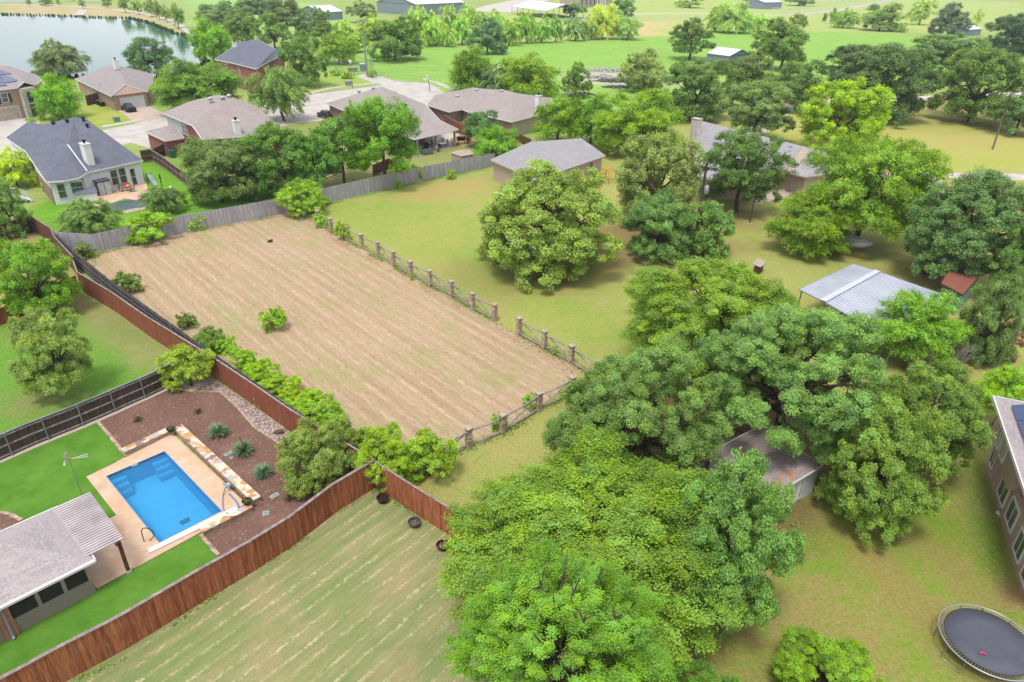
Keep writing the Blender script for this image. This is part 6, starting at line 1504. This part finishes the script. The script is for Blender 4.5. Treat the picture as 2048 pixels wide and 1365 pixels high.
# --- poles
plain('pole_wood', (140, 124, 116), .9, var=.3, scale=6)
def upole(base, top, label, arms, tr=False):
    b = P(*base); h_ = hgt(base[0], base[1], top[1]); t = b + Z * h_
    d = Vector((0, 0, CAM_H)); q = P(top[0], top[1], 0) - Vector((0, 0, CAM_H)); s_ = (t - Vector((0, 0, CAM_H))).dot(FW) / q.dot(FW); t = Vector((0, 0, CAM_H)) + q * s_
    root = empty('utility_pole', b, label, 'utility pole'); m = MB(); m.tube([b, b.lerp(t, .5), t], [.17, .145, .11], 10); mk(m, 'pole', 'pole_wood', root, True)
    for dz, l_, a in arms:
        m = MB(); c = t - Z * dz; m.beam(c - D(a) * l_, c + D(a) * l_, .12, .14); ar = mk(m, 'crossarm', 'cedar_pole', root)
        for k in (-.9, -.4, .4, .9): m = MB(); m.lathe(c + D(a) * l_ * k + Z * .07, [(.05, 0), (.07, .08), (.04, .2), (0, .22)], 8); mk(m, 'insulator', 'white_paint', ar)
    return root, b, t
r_, b_, t_ = upole((1386, 505), (1414, 326), 'wooden utility pole with crossarms and a grey transformer in the paddock', [(.3, 1.3, -35), (1.5, .8, -35)])
c = b_.lerp(t_, .72) + D(-35) * .38; m = MB(); m.lathe(c - Z * .45, [(0, 0), (.22, 0), (.24, .1), (.24, .8), (.14, .9), (0, .92)], 14); mk(m, 'transformer', 'galvanised', r_, True)
upole((1985, 299), (2022, 187), 'leaning wooden utility pole with one crossarm at the right edge of the lawn', [(.25, 1.3, -15)])
plain('mast_grey', (170, 178, 188), .5, .4)
p = P(734, 152); h_ = hgt(734, 152, 41); root = empty('light_mast', p, 'very tall slim grey mast near the street gate', 'mast'); m = MB(); m.tube([p, p + Z * h_], [.28, .14], 8); mk(m, 'mast', 'mast_grey', root); m = MB(); m.box(p + Z * h_, (2.6, .3, .25), .2); mk(m, 'head', 'mast_grey', root)
p = P(705, 176); h_ = hgt(705, 176, 128); root = empty('street_lamp', p, 'street lamp with white globe on a reddish pole', 'street lamp'); m = MB(); m.tube([p, p + Z * h_], [.11, .07], 8); mk(m, 'pole', plain('lamp_pole', (186, 132, 112), .7), root)
m = MB(); m.lathe(p + Z * h_, [(.1, 0), (.3, .25), (.34, .55), (.2, .85), (0, .95)], 14); mk(m, 'lantern', 'white_paint', root, True); m = MB(); m.lathe(p + Z * (h_ + .93), [(.2, 0), (.1, .12), (0, .3)], 10); mk(m, 'finial', 'black_metal', root)
for i, (x, y, yt_) in enumerate(((1499, 449, 388), (1623, 491, 455))):
    p = P(x, y); h_ = hgt(x, y, yt_); root = empty('wooden_post', p, 'slim wooden post on a white round base, %s' % ('by the patio of the ranch house', 'below the smaller bright elm')[i], 'post'); m = MB(); m.tube([p, p + Z * h_], .07, 8); mk(m, 'shaft', 'wood_post', root); m = MB(); m.lathe(p, [(.4, 0), (.4, .1), (.1, .12), (0, .12)], 14); mk(m, 'base', 'capstone', root)
p = P(859, 183); root = empty('basketball_hoop', p, 'portable basketball hoop at the street end', 'basketball hoop'); m = MB(); m.tube([p + Z * .1, p + Z * 1.6, p + Z * 3.1 + D(200) * .3], .07, 8); mk(m, 'pole', 'black_metal', root); m = MB(); m.box(p + Z * 3.2 + D(200) * .4, (.06, 1.4, .9), R(20)); mk(m, 'backboard', 'white_paint', root); m = MB(); m.box(p + Z * .12 + D(10) * .8, (1.4, .9, .24), R(10)); mk(m, 'weighted_base', 'pale_metal', root)
m = MB(); rc_ = p + Z * 2.95 + D(200) * .72; m.tube([rc_ + Vector((.23 * math.cos(k * .524), .23 * math.sin(k * .524), 0)) for k in range(13)], .02, 5); mk(m, 'rim', 'tail_red', root)
# --- windmill ornament
b = P(168, 1001); t = b + Z * 2.9; q = P(138, 918, 2.9)
t = Vector((q.x, q.y, 2.9)); root = empty('garden_windmill', b, 'garden windmill ornament on a steel pole over the turf', 'windmill'); m = MB(); m.tube([b, t], [.03, .02], 8); mk(m, 'pole', 'galvanised', root)
ax = (D(200) + Z * .25).normalized(); u_ = ax.cross(Z).normalized(); v_ = ax.cross(u_)
for k in range(12):
    a = k * math.pi / 6; d_ = u_ * math.cos(a) + v_ * math.sin(a); d2 = u_ * math.cos(a + .38) + v_ * math.sin(a + .38); c = t + ax * .18
    m = MB(); m.add([c + d_ * .1, c + d_ * .38 + ax * .04, c + d2 * .38 - ax * .04, c + d2 * .1], [[0, 1, 2, 3]]); mk(m, 'blade', 'white_paint', root)
m = MB(); m.tube([t + ax * .15 + (u_ * math.cos(k * .2618) + v_ * math.sin(k * .2618)) * .27 for k in range(25)], .008, 5); mk(m, 'blade_ring', 'galvanised', root)
m = MB(); e = D(25); c = t - ax * .1
for k in range(5): m.beam(c + e * (.25 + k * .13) - Z * (.06 + k * .02), c + e * (.25 + k * .13) + Z * (.06 + k * .02), .02, .015)
m.beam(c, c + e * .8 + Z * .08, .025, .015); m.beam(c, c + e * .8 - Z * .08, .025, .015); mk(m, 'tail_vane', 'white_paint', root)
m = MB(); m.box(t, (.16, .1, .1), .3); mk(m, 'hub', plain('orange', (230, 150, 70), .6), root)
# --- bins, boxes, units
def box_thing(name, label, cat, x, y, dims, ang, mat, lid=None, z=0):
    p = P(x, y, z); root = empty(name, p, label, cat); w_, l_, h_ = dims
    m = MB(); a = R(ang); u = Vector((math.cos(a), math.sin(a), 0)); v2 = Vector((-u.y, u.x, 0)); vs = []
    for z_, k in ((0, .84), (h_ * .9, 1)):
        for sx_, sy_ in ((-1, -1), (1, -1), (1, 1), (-1, 1)): vs.append(p + u * sx_ * w_ / 2 * k + v2 * sy_ * l_ / 2 * k + Z * z_)
    m.add(vs, [[3, 2, 1, 0], [4, 5, 6, 7], [0, 1, 5, 4], [1, 2, 6, 5], [2, 3, 7, 6], [3, 0, 4, 7]]); mk(m, 'body', mat, root)
    m = MB(); m.obox(p + Z * (h_ * .95), u * w_ * .54, v2 * l_ * .54, Z * h_ * .05); mk(m, 'lid', lid or mat, root); return root
plain('bin_green', (36, 138, 108), .5); plain('bin_navy', (44, 50, 84), .5); plain('box_green', (140, 178, 148), .6); plain('box_grey', (176, 178, 178), .6)
box_thing('wheelie_bin', 'green wheelie bin against the red brick wall', 'bin', 346, 316, (.8, .9, 1.15), 40, 'bin_green'); box_thing('wheelie_bin', 'navy wheelie bin next to the green one', 'bin', 361, 312, (.8, .9, 1.15), 40, 'bin_navy')
box_thing('wheelie_bin', 'dark bin at the corner of the white house', 'bin', 119, 403, (.7, .7, 1.0), 50, 'bin_navy')
box_thing('utility_box', 'small green utility box on the lawn by the driveway', 'utility box', 234, 244, (1, .9, .9), 50, 'box_green')
box_thing('utility_box', 'grey transformer box on the lawn by the street lamp', 'utility box', 697, 172, (1.3, 1.2, 1.1), 30, 'box_grey')
for x, y, l_ in ((199, 210, 'air conditioning unit beside the black car garage'), (920, 248, 'air conditioning unit beside the chimney house'), (205, 213, 'second small unit next to the garage wall')):
    p = P(x, y); root = empty('air_conditioner', p, l_, 'air conditioner'); m = MB(); m.box(p + Z * .45, (.9, .9, .8), .8); mk(m, 'case', 'black_metal', root); m = MB(); m.lathe(p + Z * .86, [(.36, 0), (.34, .05), (.1, .07), (0, .07)], 14); mk(m, 'fan_grille', 'galvanised', root)
p = P(2000, 1028); root = empty('stepping_lid', p, 'white sewer clean-out lid in the grass near the brick wall', 'lid'); m = MB(); m.lathe(p, [(.2, 0), (.2, .06), (.14, .08), (0, .08)], 12); mk(m, 'rim', 'white_paint', root); m = MB(); m.lathe(p + Z * .08, [(.1, 0), (.1, .015), (0, .015)], 10); mk(m, 'plug', 'galvanised', root)
# --- white house garden: cabinet, patio, pond, stairs, table with red and orange things
sheet('white_house_patio', [(160, 398), (205, 388), (292, 365), (298, 385), (275, 402), (250, 398), (215, 410), (205, 414), (170, 408)], 3, 'pool_deck', .04)
plain('pond_liner', (92, 118, 120), .3, var=.2, spec=.6); pd = [(208, 418), (230, 406), (258, 400), (286, 398), (300, 404), (292, 414), (262, 418), (240, 422), (218, 426)]
m = MB(); m.prism(wp(pd), 0, .03); tag(m.build('pond', 'pond_liner'), kind='structure')
sheet('pond_edge', [(245, 424), (262, 419), (292, 415), (292, 419), (262, 426), (248, 429)], 4, 'capstone', .04)
h = House('storage_cabinet', 'tall grey garden cabinet with pale double doors and a pitched lid', (208, 390), 'cabinet'); h.trim = 'shutter_brown'
b_ = P(200, 394); u = D(52); w_ = Vector((-u.y, u.x, 0)); plain('cabinet_grey', (96, 104, 124), .6); plain('cabinet_door', (214, 218, 220), .6)
h.v.update(a=b_ + Z * 1.85, b=b_ + u * 1.7 + Z * 1.85, c=b_ + u * 1.7 + w_ * 1.3 + Z * 1.95, d=b_ + w_ * 1.3 + Z * 1.95); h.roof(['a b c d'], 'cabinet_grey', .06); h.walls('a b c d', 'cabinet_grey', .05)
a, b, d_, nn = h.seg(0)
for k in (.25, .75): m = MB(); m.obox(a.lerp(b, k) + Z * .9 + nn * .03, d_ * (b - a).length * .22, nn * .02, Z * .8); mk(m, 'door', 'cabinet_door', h.root)
def table(x, y, label, mat, ang=50, s_=1.0, hgt_=.72):
    p = P(x, y); root = empty('garden_table', p, label, 'table'); m = MB(); m.box(p + Z * hgt_, (1.3 * s_, .8 * s_, .05), R(ang)); mk(m, 'tabletop', mat, root)
    for a in (-1, 1):
        for b in (-1, 1): q = p + D(ang) * a * .55 * s_ + D(ang + 90) * b * .33 * s_; m = MB(); m.tube([q, q + Z * hgt_], .025, 6); mk(m, 'leg', 'black_metal', root)
def chair(x, y, label, mat, ang=0, s_=1.0):
    p = P(x, y); root = empty('garden_chair', p, label, 'chair'); m = MB(); m.box(p + Z * .43 * s_, (.5 * s_, .5 * s_, .06), R(ang)); mk(m, 'seat', mat, root)
    m = MB(); m.obox(p + Z * .7 * s_ - D(ang) * .24 * s_, D(ang) * .03, D(ang + 90) * .25 * s_, Z * .28 * s_); mk(m, 'backrest', mat, root)
    for a in (-1, 1):
        for b in (-1, 1): q = p + D(ang) * a * .22 * s_ + D(ang + 90) * b * .22 * s_; m = MB(); m.tube([q, q + Z * .42 * s_], .02, 5); mk(m, 'leg', 'black_metal', root)
plain('cloth_red', (200, 40, 70), .7); plain('cloth_orange', (244, 160, 60), .7); plain('wicker_grey', (140, 146, 144), .85)
table(247, 378, 'grey garden table beside the white wall', 'wicker_grey'); chair(258, 381, 'dark metal chair on the white house patio', 'black_metal', 120); chair(266, 384, 'pale chair nearest the pond on the white house patio', 'wicker_grey', 200); chair(243, 384, 'grey chair left of the garden table', 'wicker_grey', 20)
p = P(252, 371, .75); m = MB(); m.lathe(p, [(.5, 0), (.42, .12), (.2, .22), (0, .25)], 10); tag(m.build('folded_umbrella', 'cloth_red', smooth=True), 'red cloth umbrella lying on the table by the white wall', 'umbrella')
p = P(257, 374, .75); m = MB(); m.lathe(p, [(.3, 0), (.34, .1), (.2, .3), (0, .34)], 10); tag(m.build('float_ring', 'cloth_orange', smooth=True), 'orange float beside the red umbrella', 'toy')
p = P(62, 402); root = empty('white_staircase', p, 'white wooden deck stair with railings beside the left edge trees', 'steps'); a = D(40); b = D(130)
for k in range(4): m = MB(); m.obox(p + a * (-.3 * k) + Z * (.12 + .18 * k), a * .16, b * .7, Z * .03); mk(m, 'step', 'white_paint', root)
m = MB(); m.obox(p - a * 2.0 + Z * .75, a * .9, b * .9, Z * .04); mk(m, 'landing', 'cedar_pole', root)
for s_ in (-1, 1):
    m = MB(); m.beam(p + b * s_ * .75 + Z * .9, p - a * 1.1 + b * s_ * .75 + Z * 1.6, .1, .12); m.beam(p - a * 1.1 + b * s_ * .85 + Z * 1.6, p - a * 2.9 + b * s_ * .85 + Z * 1.6, .1, .12)
    for k in range(5): q = p - a * (.6 * k) + b * s_ * .8; m.tube([q, q + Z * min(1.6, .9 + .4 * k)], .045, 5)
    mk(m, 'railing', 'white_paint', root)
p = P(307, 372); root = empty('play_slide', p, 'pale blue garden slide beside the white house', 'slide'); m = MB(); m.add([p + Vector((-.9, .6, 1.3)), p + Vector((-.5, .9, 1.3)), p + Vector((.6, .1, .1)), p + Vector((.2, -.2, .1))], [[0, 1, 2, 3]]); mk(m, 'chute', 'downpipe_grey', root); m = MB(); m.tube([p + Vector((-.9, .6, 0)), p + Vector((-.9, .6, 1.5))], .05, 6); m.tube([p + Vector((-.5, .95, 0)), p + Vector((-.5, .95, 1.5))], .05, 6); mk(m, 'ladder', 'black_metal', root)
p = P(324, 374); m = MB(); m.tube([p, p + Z * 1.7], .06, 6); m.box(p + Z * 1.2, (.2, .2, .2)); tag(m.build('lawn_post', 'black_metal'), 'dark post standing on the lawn beside the slide', 'post')
p = P(345, 392); root = empty('bird_feeder', p, 'orange bird feeder with a white dome on the lawn', 'bird feeder'); m = MB(); m.tube([p, p + Z * .9], .03, 6); m.lathe(p + Z * .9, [(.12, 0), (.12, .2)], 8); mk(m, 'stand', 'cloth_orange', root); m = MB(); m.lathe(p + Z * 1.1, [(.2, 0), (.16, .14), (0, .2)], 10); mk(m, 'dome', 'white_paint', root, True)
# --- patio of the patio house
sheet('house_patio', [(820, 318), (915, 294), (948, 290), (925, 272), (890, 262), (800, 290)], 3, 'sidewalk', .1)
chair(851, 305, 'dark armchair under the left part of the patio roof', 'black_metal', 250, 1.5); chair(847, 298, 'red chair deep under the patio roof', 'cloth_red', 300, 1.5); chair(860, 298, 'tan lounge chair under the patio roof', 'wood_post', 200, 1.5)
plain('sofa_grey', (120, 134, 132), .85)
p = P(853, 309); root = empty('garden_sofa', p, 'grey wicker sofa at the edge of the covered patio', 'sofa'); m = MB(); m.box(p + Z * .3, (2.0, .8, .45), R(35)); mk(m, 'seat', 'sofa_grey', root); m = MB(); m.box(p + Z * .6 + D(-55) * .4, (2.0, .16, .7), R(35)); mk(m, 'backrest', 'sofa_grey', root)
table(886, 296, 'glass patio table between two timber posts', 'window_glass', 30); chair(880, 299, 'black patio chair left of the glass table', 'black_metal', 40); chair(893, 291, 'black patio chair right of the glass table', 'black_metal', 200); chair(884, 289, 'white patio chair behind the glass table', 'white_paint', 240)
p = P(923, 289); root = empty('barbecue', p, 'black barrel barbecue at the end of the patio', 'barbecue'); m = MB(); m.tube([p + Z * .95 - D(20) * .7, p + Z * .95 + D(20) * .7], .36, 12); mk(m, 'barrel', 'black_metal', root, True)
for a in (-.5, .5):
    for b in (-.2, .2): q = p + D(20) * a + D(110) * b; m = MB(); m.tube([q, q + Z * .8], .03, 5); mk(m, 'leg', 'black_metal', root)
plain('pot_orange', (206, 128, 76), .8)
for i, (x, y, l_) in enumerate(((915, 292, 'terracotta pot left of the barbecue'), (930, 280, 'terracotta pot behind the barbecue'), (936, 287, 'terracotta pot right of the barbecue'), (862, 307, 'potted plant beside the middle patio post'), (877, 303, 'potted plant right of the middle patio post'))):
    lathe_pot('flower_pot', l_, x, y, .1, .28, .4, 'pot_orange', 'flower pot', 'plant', 'succulent')
plain('chip_orange', (206, 160, 110), .9, var=.3, scale=3); sheet('orange_gravel', [(905, 296), (955, 286), (960, 275), (925, 270), (900, 280)], 4, 'chip_orange', .11)
# --- ranch house patio
chair(1443, 390, 'dark tall chair at the left end of the ranch patio', 'black_metal', 230, 2.0)
p = P(1496, 404); root = empty('kettle_grill', p, 'black kettle grill on the ranch house patio', 'grill'); m = MB(); m.lathe(p + Z * .5, [(0, 0), (.3, .1), (.42, .35), (.3, .6), (0, .7)], 16); mk(m, 'kettle', 'black_metal', root, True)
for k in range(3): m = MB(); q = p + D(k * 120) * .3; m.tube([q, p + Z * .6], .03, 5); mk(m, 'leg', 'chrome', root)
table(1512, 398, 'wooden table on the ranch house patio', 'wood_post', -30, 1.4)
# --- play dome, well, crow, stump, stone
plain('play_yellow', (232, 190, 60), .5); plain('play_orange', (226, 140, 60), .5)
c = P(1214, 362); root = empty('climbing_dome', c, 'yellow and orange climbing frame right of the beige outbuilding', 'climbing frame')
m = MB(); m2 = MB(); rd = 2.0
for k in range(4):
    a = k * math.pi / 4; pts_ = [c + Vector((rd * math.cos(t) * math.cos(a), rd * math.cos(t) * math.sin(a), rd * .85 * math.sin(t))) for t in [math.pi * j / 10 for j in range(11)]]; (m if k % 2 else m2).tube(pts_, .055, 6)
for t in (.5, .95): r_ = rd * math.cos(t); m.tube([c + Vector((r_ * math.cos(u), r_ * math.sin(u), rd * .85 * math.sin(t))) for u in [2 * math.pi * j / 8 for j in range(9)]], .05, 6)
mk(m, 'yellow_bars', 'play_yellow', root); mk(m2, 'orange_bars', 'play_orange', root)
h = House('well_housing', 'small roofed well box behind the bright elm in the paddock', (1518, 535), 'well'); h.trim = 'trim_tan'
h.pts(a=(1507, 528, 1.0), b=(1521, 534, 1.0), c=(1531, 525, 1.0), d=(1517, 516, 1.0)); h.roof(['a b c d'], 'capstone', .06); h.walls('a b c d', 'wood_post', .12)
p = P(541, 485); m = MB(); dd = D(30); body_loft(m, p + Z * .05, dd, D(120), [(-.34, .04, .06, .1), (-.14, .1, .02, .2), (.08, .13, 0, .24), (.2, .08, .1, .28), (.32, .02, .16, .2)]); tag(m.build('dark_clod', 'dark_pot', smooth=True), 'dark clod of earth lying high in the mown field', 'clod')
p = P(1005, 103); m = MB(); m.lathe(p, [(.9, 0), (.8, .9), (.5, 1.6), (0, 1.8)], 7); tag(m.build('stone_marker', 'rough_stone'), 'upright grey stone on the pasture right of the bright tree', 'stone')
# --- pump enclosure and gate at the street end
p = P(690, 150); root = empty('pump_enclosure', p, 'galvanised mesh enclosure of pump equipment beside the street gate', 'enclosure')
cn = [P(668, 138), P(688, 147), P(735, 150), P(748, 140), P(700, 128)]
for a, b in zip(cn, cn[1:] + cn[:1]):
    m = MB(); k_ = max(2, int((b - a).length / 1.2))
    for i in range(k_): q = a.lerp(b, i / k_); m.tube([q, q + Z * 2.4], .035, 4)
    m.beam(a + Z * 2.35, b + Z * 2.35, .07, .07); m.beam(a + Z * 1.2, b + Z * 1.2, .05, .05); mk(m, 'mesh_panel', 'galvanised', root)
box_thing('pump_unit', 'grey pump housing left inside the mesh enclosure', 'pump', 705, 143, (2.4, 1.6, 1.0), 30, 'box_grey'); box_thing('pump_unit', 'white-topped pump cabinet by the foot of the tall mast', 'pump', 726, 143, (1.3, 1.1, 2.0), 30, 'barn_grey', 'white_paint')
p = P(714, 150); root = empty('street_gate', p, 'low steel gate across the concrete drive at the street end', 'gate'); a, b = P(708, 152), P(733, 148); m = MB()
for z_ in (.3, .8, 1.3): m.beam(a + Z * z_, b + Z * z_, .06, .06)
mk(m, 'gate_bars', 'galvanised', root)
for q in (a, b): m = MB(); m.tube([q, q + Z * 1.7], .08, 6); mk(m, 'gate_post', 'galvanised', root)
# --- dead wood
plain('dead_wood', (176, 162, 160), .9, var=.25, scale=4)
def brush(x, y, r, h_, label, nb=70, name='dead_brush', mat='dead_wood', lean=0):
    p = P(x, y); m = MB(); rnd = random.Random(int(x))
    for i in range(nb):
        t = rnd.uniform(0, 6.28); o_ = p + Vector((math.cos(t), math.sin(t), 0)) * r * rnd.uniform(0, .5); e = Vector((math.cos(t) * r * rnd.uniform(.3, 1) + lean, math.sin(t) * r * rnd.uniform(.3, 1), h_ * rnd.uniform(.6, 1)))
        md = o_ + e * .5 + Vector((rnd.uniform(-.2, .2), rnd.uniform(-.2, .2), .1)); m.tube([o_, md, o_ + e], [.05, .03, .008], 4, False)
        for _ in range(3): q = o_ + e * rnd.uniform(.4, .9); m.tube([q, q + Vector((rnd.uniform(-.4, .4), rnd.uniform(-.4, .4), rnd.uniform(.1, .5))) * r * .5], [.018, .005], 3, False)
    return tag(m.build(name, mat), label, 'dead bush')
brush(1830, 745, 1.4, 3.2, 'pale bare brush between the great oak and the bright tree', 80); brush(1880, 745, 1.3, 3.0, 'pale bare brush leaning right above the mid-green tree', 60, lean=.5); brush(1945, 700, 1.0, 2.8, 'bare grey brush below the brown shed', 60)
def snag(pts, r, label, mat='dead_wood'):
    c = [P(*q) for q in pts]; m = MB(); m.tube(c, [r * (1 - .6 * i / (len(c) - 1)) for i in range(len(c))], 8); return tag(m.build('snag', mat), label, 'dead tree')
snag([(1143, 188), (1136, 188, 3), (1144, 188, 6), (1143, 186, 7.2), (1146, 186, 8.6)], .45, 'broken dead trunk rising from the ivy-clad tree'); snag([(1158, 186), (1156, 186, 4), (1160, 184, 7), (1168, 186, 8), (1190, 190, 7.2), (1194, 196, 6.4)], .3, 'arching dead limb right of the broken trunk')
plain('logs', (150, 126, 104), .95, var=.35, scale=4)
p0 = P(1870, 548); m = MB(); rnd = random.Random(4)
for i in range(70): a = rnd.uniform(-.7, 1.0); q = p0 + Vector((rnd.uniform(-2.4, 2.2), rnd.uniform(-1.2, 1.2), rnd.uniform(.05, .45))); m.tube([q, q + Vector((math.cos(a), math.sin(a), rnd.uniform(-.08, .12))) * rnd.uniform(.5, 1.8)], rnd.uniform(.02, .06), 5)
tag(m.build('brush_pile', 'logs'), 'heap of cut branches between the metal barn and the brown shed', 'brush pile')
m = MB()
for i in range(60): a = rnd.uniform(-.4, .7); q = P(1440 + rnd.uniform(-26, 24), 838 + rnd.uniform(-18, 22), rnd.uniform(.04, .2)); m.beam(q, q + Vector((math.cos(a), math.sin(a), rnd.uniform(-.03, .05))) * rnd.uniform(.3, 1.3), .12, .03)
tag(m.build('plank_pile', 'logs'), 'scattered old planks on the bare ground behind the rusty shed', 'planks')
# rubble heaps in the pasture
plain('rubble_pale', (226, 220, 216), .95, var=.2, scale=2); plain('rubble_grey', (140, 138, 142), .95, var=.35, scale=2)
def heap(x, y, rx, ry, h_, mat, label, nn_=170):
    p = P(x, y); m = MB(); rnd = random.Random(int(x + y))
    for i in range(nn_):
        t, q = rnd.uniform(0, 6.28), math.sqrt(rnd.uniform(0, 1)); c = p + Vector((math.cos(t) * rx * q, math.sin(t) * ry * q, h_ * (1 - q * q) * rnd.uniform(.4, 1))); s_ = rnd.uniform(.2, .75); m.box(c, (s_ * 1.6, s_, s_ * .6), t)
    return tag(m.build('rubble_heap', mat), label, 'rubble')
heap(1215, 142, 7, 3.5, .7, 'rubble_pale', 'pale concrete rubble heap, farthest of the three'); heap(1200, 156, 5, 2.5, .8, 'rubble_pale', 'pale rubble heap nearest the ivy-clad tree'); heap(1250, 164, 8, 2.5, .8, 'rubble_grey', 'long dark grey stone heap left of the thin-leaved tree')
heap(1245, 176, 5, 1.5, .6, 'rubble_grey', 'small grey heap below the long dark one', 90); heap(565, 38, 9, 4, 2.2, 'rubble_grey', 'grey brushwood heap left of the white-roofed field shed', 150)
# stone garden edging and pond garden behind the grey fence
tag(edging([(608, 368), (640, 362), (666, 352), (668, 346), (655, 342)], .3, .15), 'curved pink stone edging of the garden behind the grey fence', 'edging')
plain('teal_cloth', (84, 170, 176), .6); p = P(606, 352); root = empty('paddling_pool', p, 'teal paddling pool seen between the garden trees', 'paddling pool'); m = MB(); m.lathe(p, [(1.5, 0), (1.6, .35), (1.45, .4), (1.4, .25), (0, .22)], 20); mk(m, 'wall', 'teal_cloth', root, True); m = MB(); m.lathe(p + Z * .24, [(1.38, 0), (0, 0.002)], 20); mk(m, 'water', 'pool_step', root)
# raised wooden planter at the bottom edge
p0, p1, p2 = P(1290, 1365), P(1343, 1328), P(1392, 1352); root = empty('wooden_enclosure', p0, 'dark red wooden enclosure corner with pale rails at the bottom edge', 'enclosure')
for a, b in ((p0, p1), (p1, p2)):
    m = MB(); m.beam(a + Z * .4, b + Z * .4, .06, .8); mk(m, 'board_side', 'red_boards_smooth', root); m = MB(); m.beam(a + Z * .84, b + Z * .84, .1, .05); m.beam(a + Z * .84 + (p1 - p0).cross(Z).normalized() * .2, b + Z * .84 + (p1 - p0).cross(Z).normalized() * .2, .06, .05); mk(m, 'rail', 'cap_wood', root)
# ------------------------------------------------------------------ haze
m = MB(); m.obox(Vector((250, 2400, 24)), Vector((3400, 0, 0)), Vector((0, 2550, 0)), Z * 27)
hz = bpy.data.materials.new('haze'); hz.use_nodes = True; t_ = hz.node_tree; t_.nodes.clear()
pv_ = t_.nodes.new('ShaderNodeVolumePrincipled'); pv_.inputs['Color'].default_value = (.80, .88, 1.0, 1); pv_.inputs['Density'].default_value = .0002; pv_.inputs['Anisotropy'].default_value = .2
oo = t_.nodes.new('ShaderNodeOutputMaterial'); t_.links.new(pv_.outputs[0], oo.inputs['Volume'])
tag(m.build('haze', hz), 'thin pale haze over the whole landscape', 'haze', kind='stuff')
